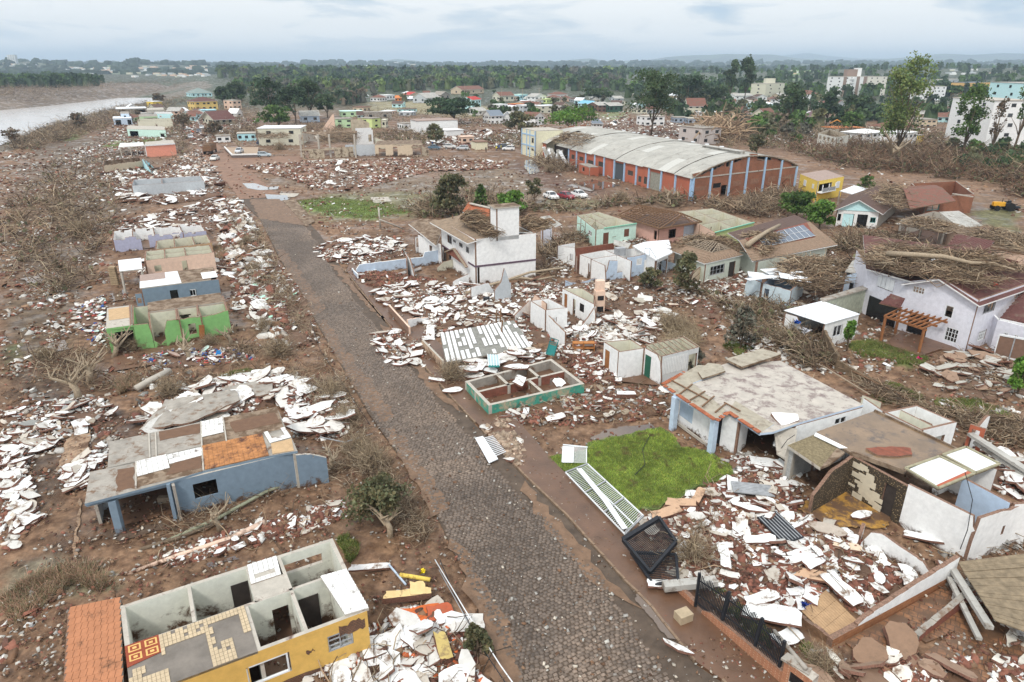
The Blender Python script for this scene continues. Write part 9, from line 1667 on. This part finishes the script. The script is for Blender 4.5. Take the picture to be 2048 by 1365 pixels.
stump(158,800,3.2,'thick split tree stump with broken top on the left mud',1); stump(226,715,2.8,'bare forked tree beside the white scraps left of the green house opening',2); stump(378,720,2.4,'small bare umbrella shaped tree in front of the green house',3); stump(440,1062,1.9,'slim bare sapling in front of the blue window',4); stump(660,940,2.0,'uprooted pale tree stump leaning at the end of the grey blue wall',5); stump(175,770,3.,'slender bare tree behind the split stump',6); stump(462,690,2.2,'bare sapling right of the umbrella shaped tree',7); stump(780,1075,2.2,'crooked bare tree leaning by the road above the yellow lumps',8); stump(1610,790,1.8,'bare fork standing behind the large pale roof',9); stump(1775,335,9,'tall bare trunk in the tangle under the feathery tree',10); stump(1335,415,4.,'pale broken trunk by the warehouse gable',11); stump(478,300,4,'torn bare tree by the parking terrace',12)
for pts,r0,r1,m_,lb,nm in (([(330,1085,.1),(430,1040,.25),(530,985,.3),(640,940,.3)],.13,.1,M('mossy_pole',(.28,.29,.2)),'long greenish pole lying along the grey blue house','fallen_pole'),([(280,1100,.1),(360,1075,.15),(440,1045,.2)],.12,.1,BARK,'muddy trunk left of the greenish pole','log'),([(250,1150,.1),(360,1110,.3),(460,1078,.3),(530,1045,.3)],.1,.2,PEACH,'long peach beam bending above the yellow house','fallen_beam'),([(185,1160,.1),(260,1145,.1),(350,1115,.15)],.07,.07,CONC,'thin grey kerb beam left of the peach one','fallen_beam'),([(272,778,.3),(300,762,.5),(340,742,.6)],.3,.3,CONCL,'pale thick plank propped below the bare umbrella tree','plank'),([(1640,700,.6),(1700,740,.6),(1790,785,.5),(1850,820,.4)],.08,.08,WOOD,'longest lath of the row lying behind the pale roof','lath'),([(1570,705,.5),(1650,735,.5),(1740,790,.5)],.08,.06,WOODG,'second lath of the row behind the pale roof','lath'),([(640,875,.8),(690,885,.6),(745,868,.3)],.05,.05,METALG,'grey pole poking over the road edge by the stump','pole'),([(1180,605,.3),(1180,605,2.4)],.1,.1,WOODG,'pale post with cross bar right of the barbecue chimney','post'),([(1225,600,.0),(1225,600,2.3)],.1,.1,PEACH,'peach post in the garden below the blue wall','post'),([(1282,640,0),(1282,640,2.6)],.1,.1,PEACH,'second peach post standing on the grass patch','post'),([(800,1150,.5),(860,1160,.4)],.12,.12,OCHRE,'yellow round pole lying by the road','pole'),([(778,1130,.5),(812,1170,.4)],.06,.06,SKY,'light blue rail beside the yellow pole','rail'),([(870,1120,.8),(930,1220,.8),(1000,1330,.7),(1050,1400,.7)],.03,.03,METALW,'long white wire fence rail along the left road edge','rail'),([(878,1140,.4),(925,1225,.4),(980,1320,.4)],.025,.025,METALG,'lower grey rail under the long white one','rail'),([(232,1350,0),(232,1350,.1)],.02,.02,METALG,'','')):
 if lb: logs(nm,[P(*p) for p in pts],r0,r1,m_,lb,nm.split('_')[-1])
# leaning goal-like poles on the square, street poles
for x0,y0,x1,y1,z,lb in ((761,458,757,415,0,'leaning concrete pole standing before the town square'),): logs('pole',[P(x0,y0),PD(x1,y1,P(x0,y0).y)],.17,.14,CONCL,lb,'pole')
logs('pole',[P(760,440,3.2),P(806,458,.3)],.14,.12,CONCL,'broken half of the leaning pole slanting to the ground','pole')
for x,yb,yt,lb in ((1003,206,178,'thin grey street pole left of the cream house row'),(1045,206,176,'thin street pole above the turquoise house'),(1078,206,176,'thin street pole right of the turquoise house'),(966,196,166,'thin tall pole in front of the woods'),(610,318,270,'brown street pole at the cream ruin'),(930,190,168,'short street pole left of the red roof')): logs('street_pole',[P(x,yb),up(P(x,yb),HT(x,yb,yt))],.2,.15,WOODG,lb,'pole')
# small coloured things
def rag(x,y,s,c,label,z=.2,k=2):
 nb=NB(); n=14; V=rng.normal(0,.3,(n,4,3))*s; V[:,:,2]*=.5; V+=np.array(P(x,y,z)); nb.add(V,np.array([(0,1,2,3)]),np.array([c]*n)*rng.uniform(.7,1.2,(n,1))); o=nb.build('plastic_rag',VCOL,None,label,cat='rag')
rag(438,708,1.0,(.03,.25,.6),'bright blue plastic lying before the green house'); rag(750,1026,.45,(.02,.3,.7),'light blue rag caught in the big dull green shrub',1.2); rag(1595,645,.8,(.02,.13,.6),'deep blue cloth hanging on the brown branches by the shed',2.2); rag(1610,662,.8,(.55,.56,.6),'grey white cloth hanging under the deep blue one',1.6); rag(1608,1208,.45,(.01,.03,.2),'dark blue cloth on the lower right rubble',.6); rag(1745,764,.4,(.8,.4,.02),'small bright yellow plastic on the muddy path'); rag(1840,718,.5,(.55,.02,.12),'pink red cloth before the terrace'); rag(1992,570,.5,(.6,.02,.02),'bright red bucket like plastic on the lilac house roof',6.3); rag(845,1142,.35,(.85,.65,.02),'bright yellow plastic piece by the road',.4); rag(132,812,.5,(.6,.04,.03),'small red plastic left of the split stump'); rag(120,830,1.1,(.03,.03,.035),'dark metal frame like scrap left of the stump'); rag(1420,842,.01,(.1,.1,.1),'x')
bpy.data.objects.remove(bpy.data.objects['plastic_rag.011']) if 'plastic_rag.011' in bpy.data.objects else None
for i,(pts,lb) in enumerate((([(880,1120,1.0),(905,1180,.3),(960,1290,.5),(1020,1380,.3)],'slack black cable along the left road edge at the bottom'),([(620,640,1.2),(640,700,.2),(700,790,.6),(740,850,.2)],'slack cable lying along the road by the dry bushes'),([(1300,870,.3),(1285,900,.3),(1290,930,.3),(1270,950,.25)],'thin cable on the mud at the corner of the lawn'),([(1930,945,4.4),(1945,1000,3.4),(1935,1060,2.6),(1920,1100,.6)],'cable hanging down the big white wall'),([(1560,900,1.6),(1575,880,2.6),(1590,870,2.9)],'cable hanging under the broken porch roof'))): logs('cable',[P(*p) for p in pts],.022,.022,METALB,lb,'cable')
place_frags()
# ---------------------------------------------------------------- haze
hm=bpy.data.materials.new('haze'); hm.use_nodes=True; t=hm.node_tree; t.nodes.clear()
pv=N(t,'ShaderNodeVolumePrincipled',i={'Density': HAZE_D,'Anisotropy': 0.0}); pv.inputs['Color'].default_value=(.66,.83,1.0,1)
oo=N(t,'ShaderNodeOutputMaterial'); L(t,pv.outputs[0],oo.inputs['Volume'])
mb=MB(); mb.box((0,8400,125),60000,17400,266); hz=mb.build('haze',hm); tag(hz,kind='stuff')
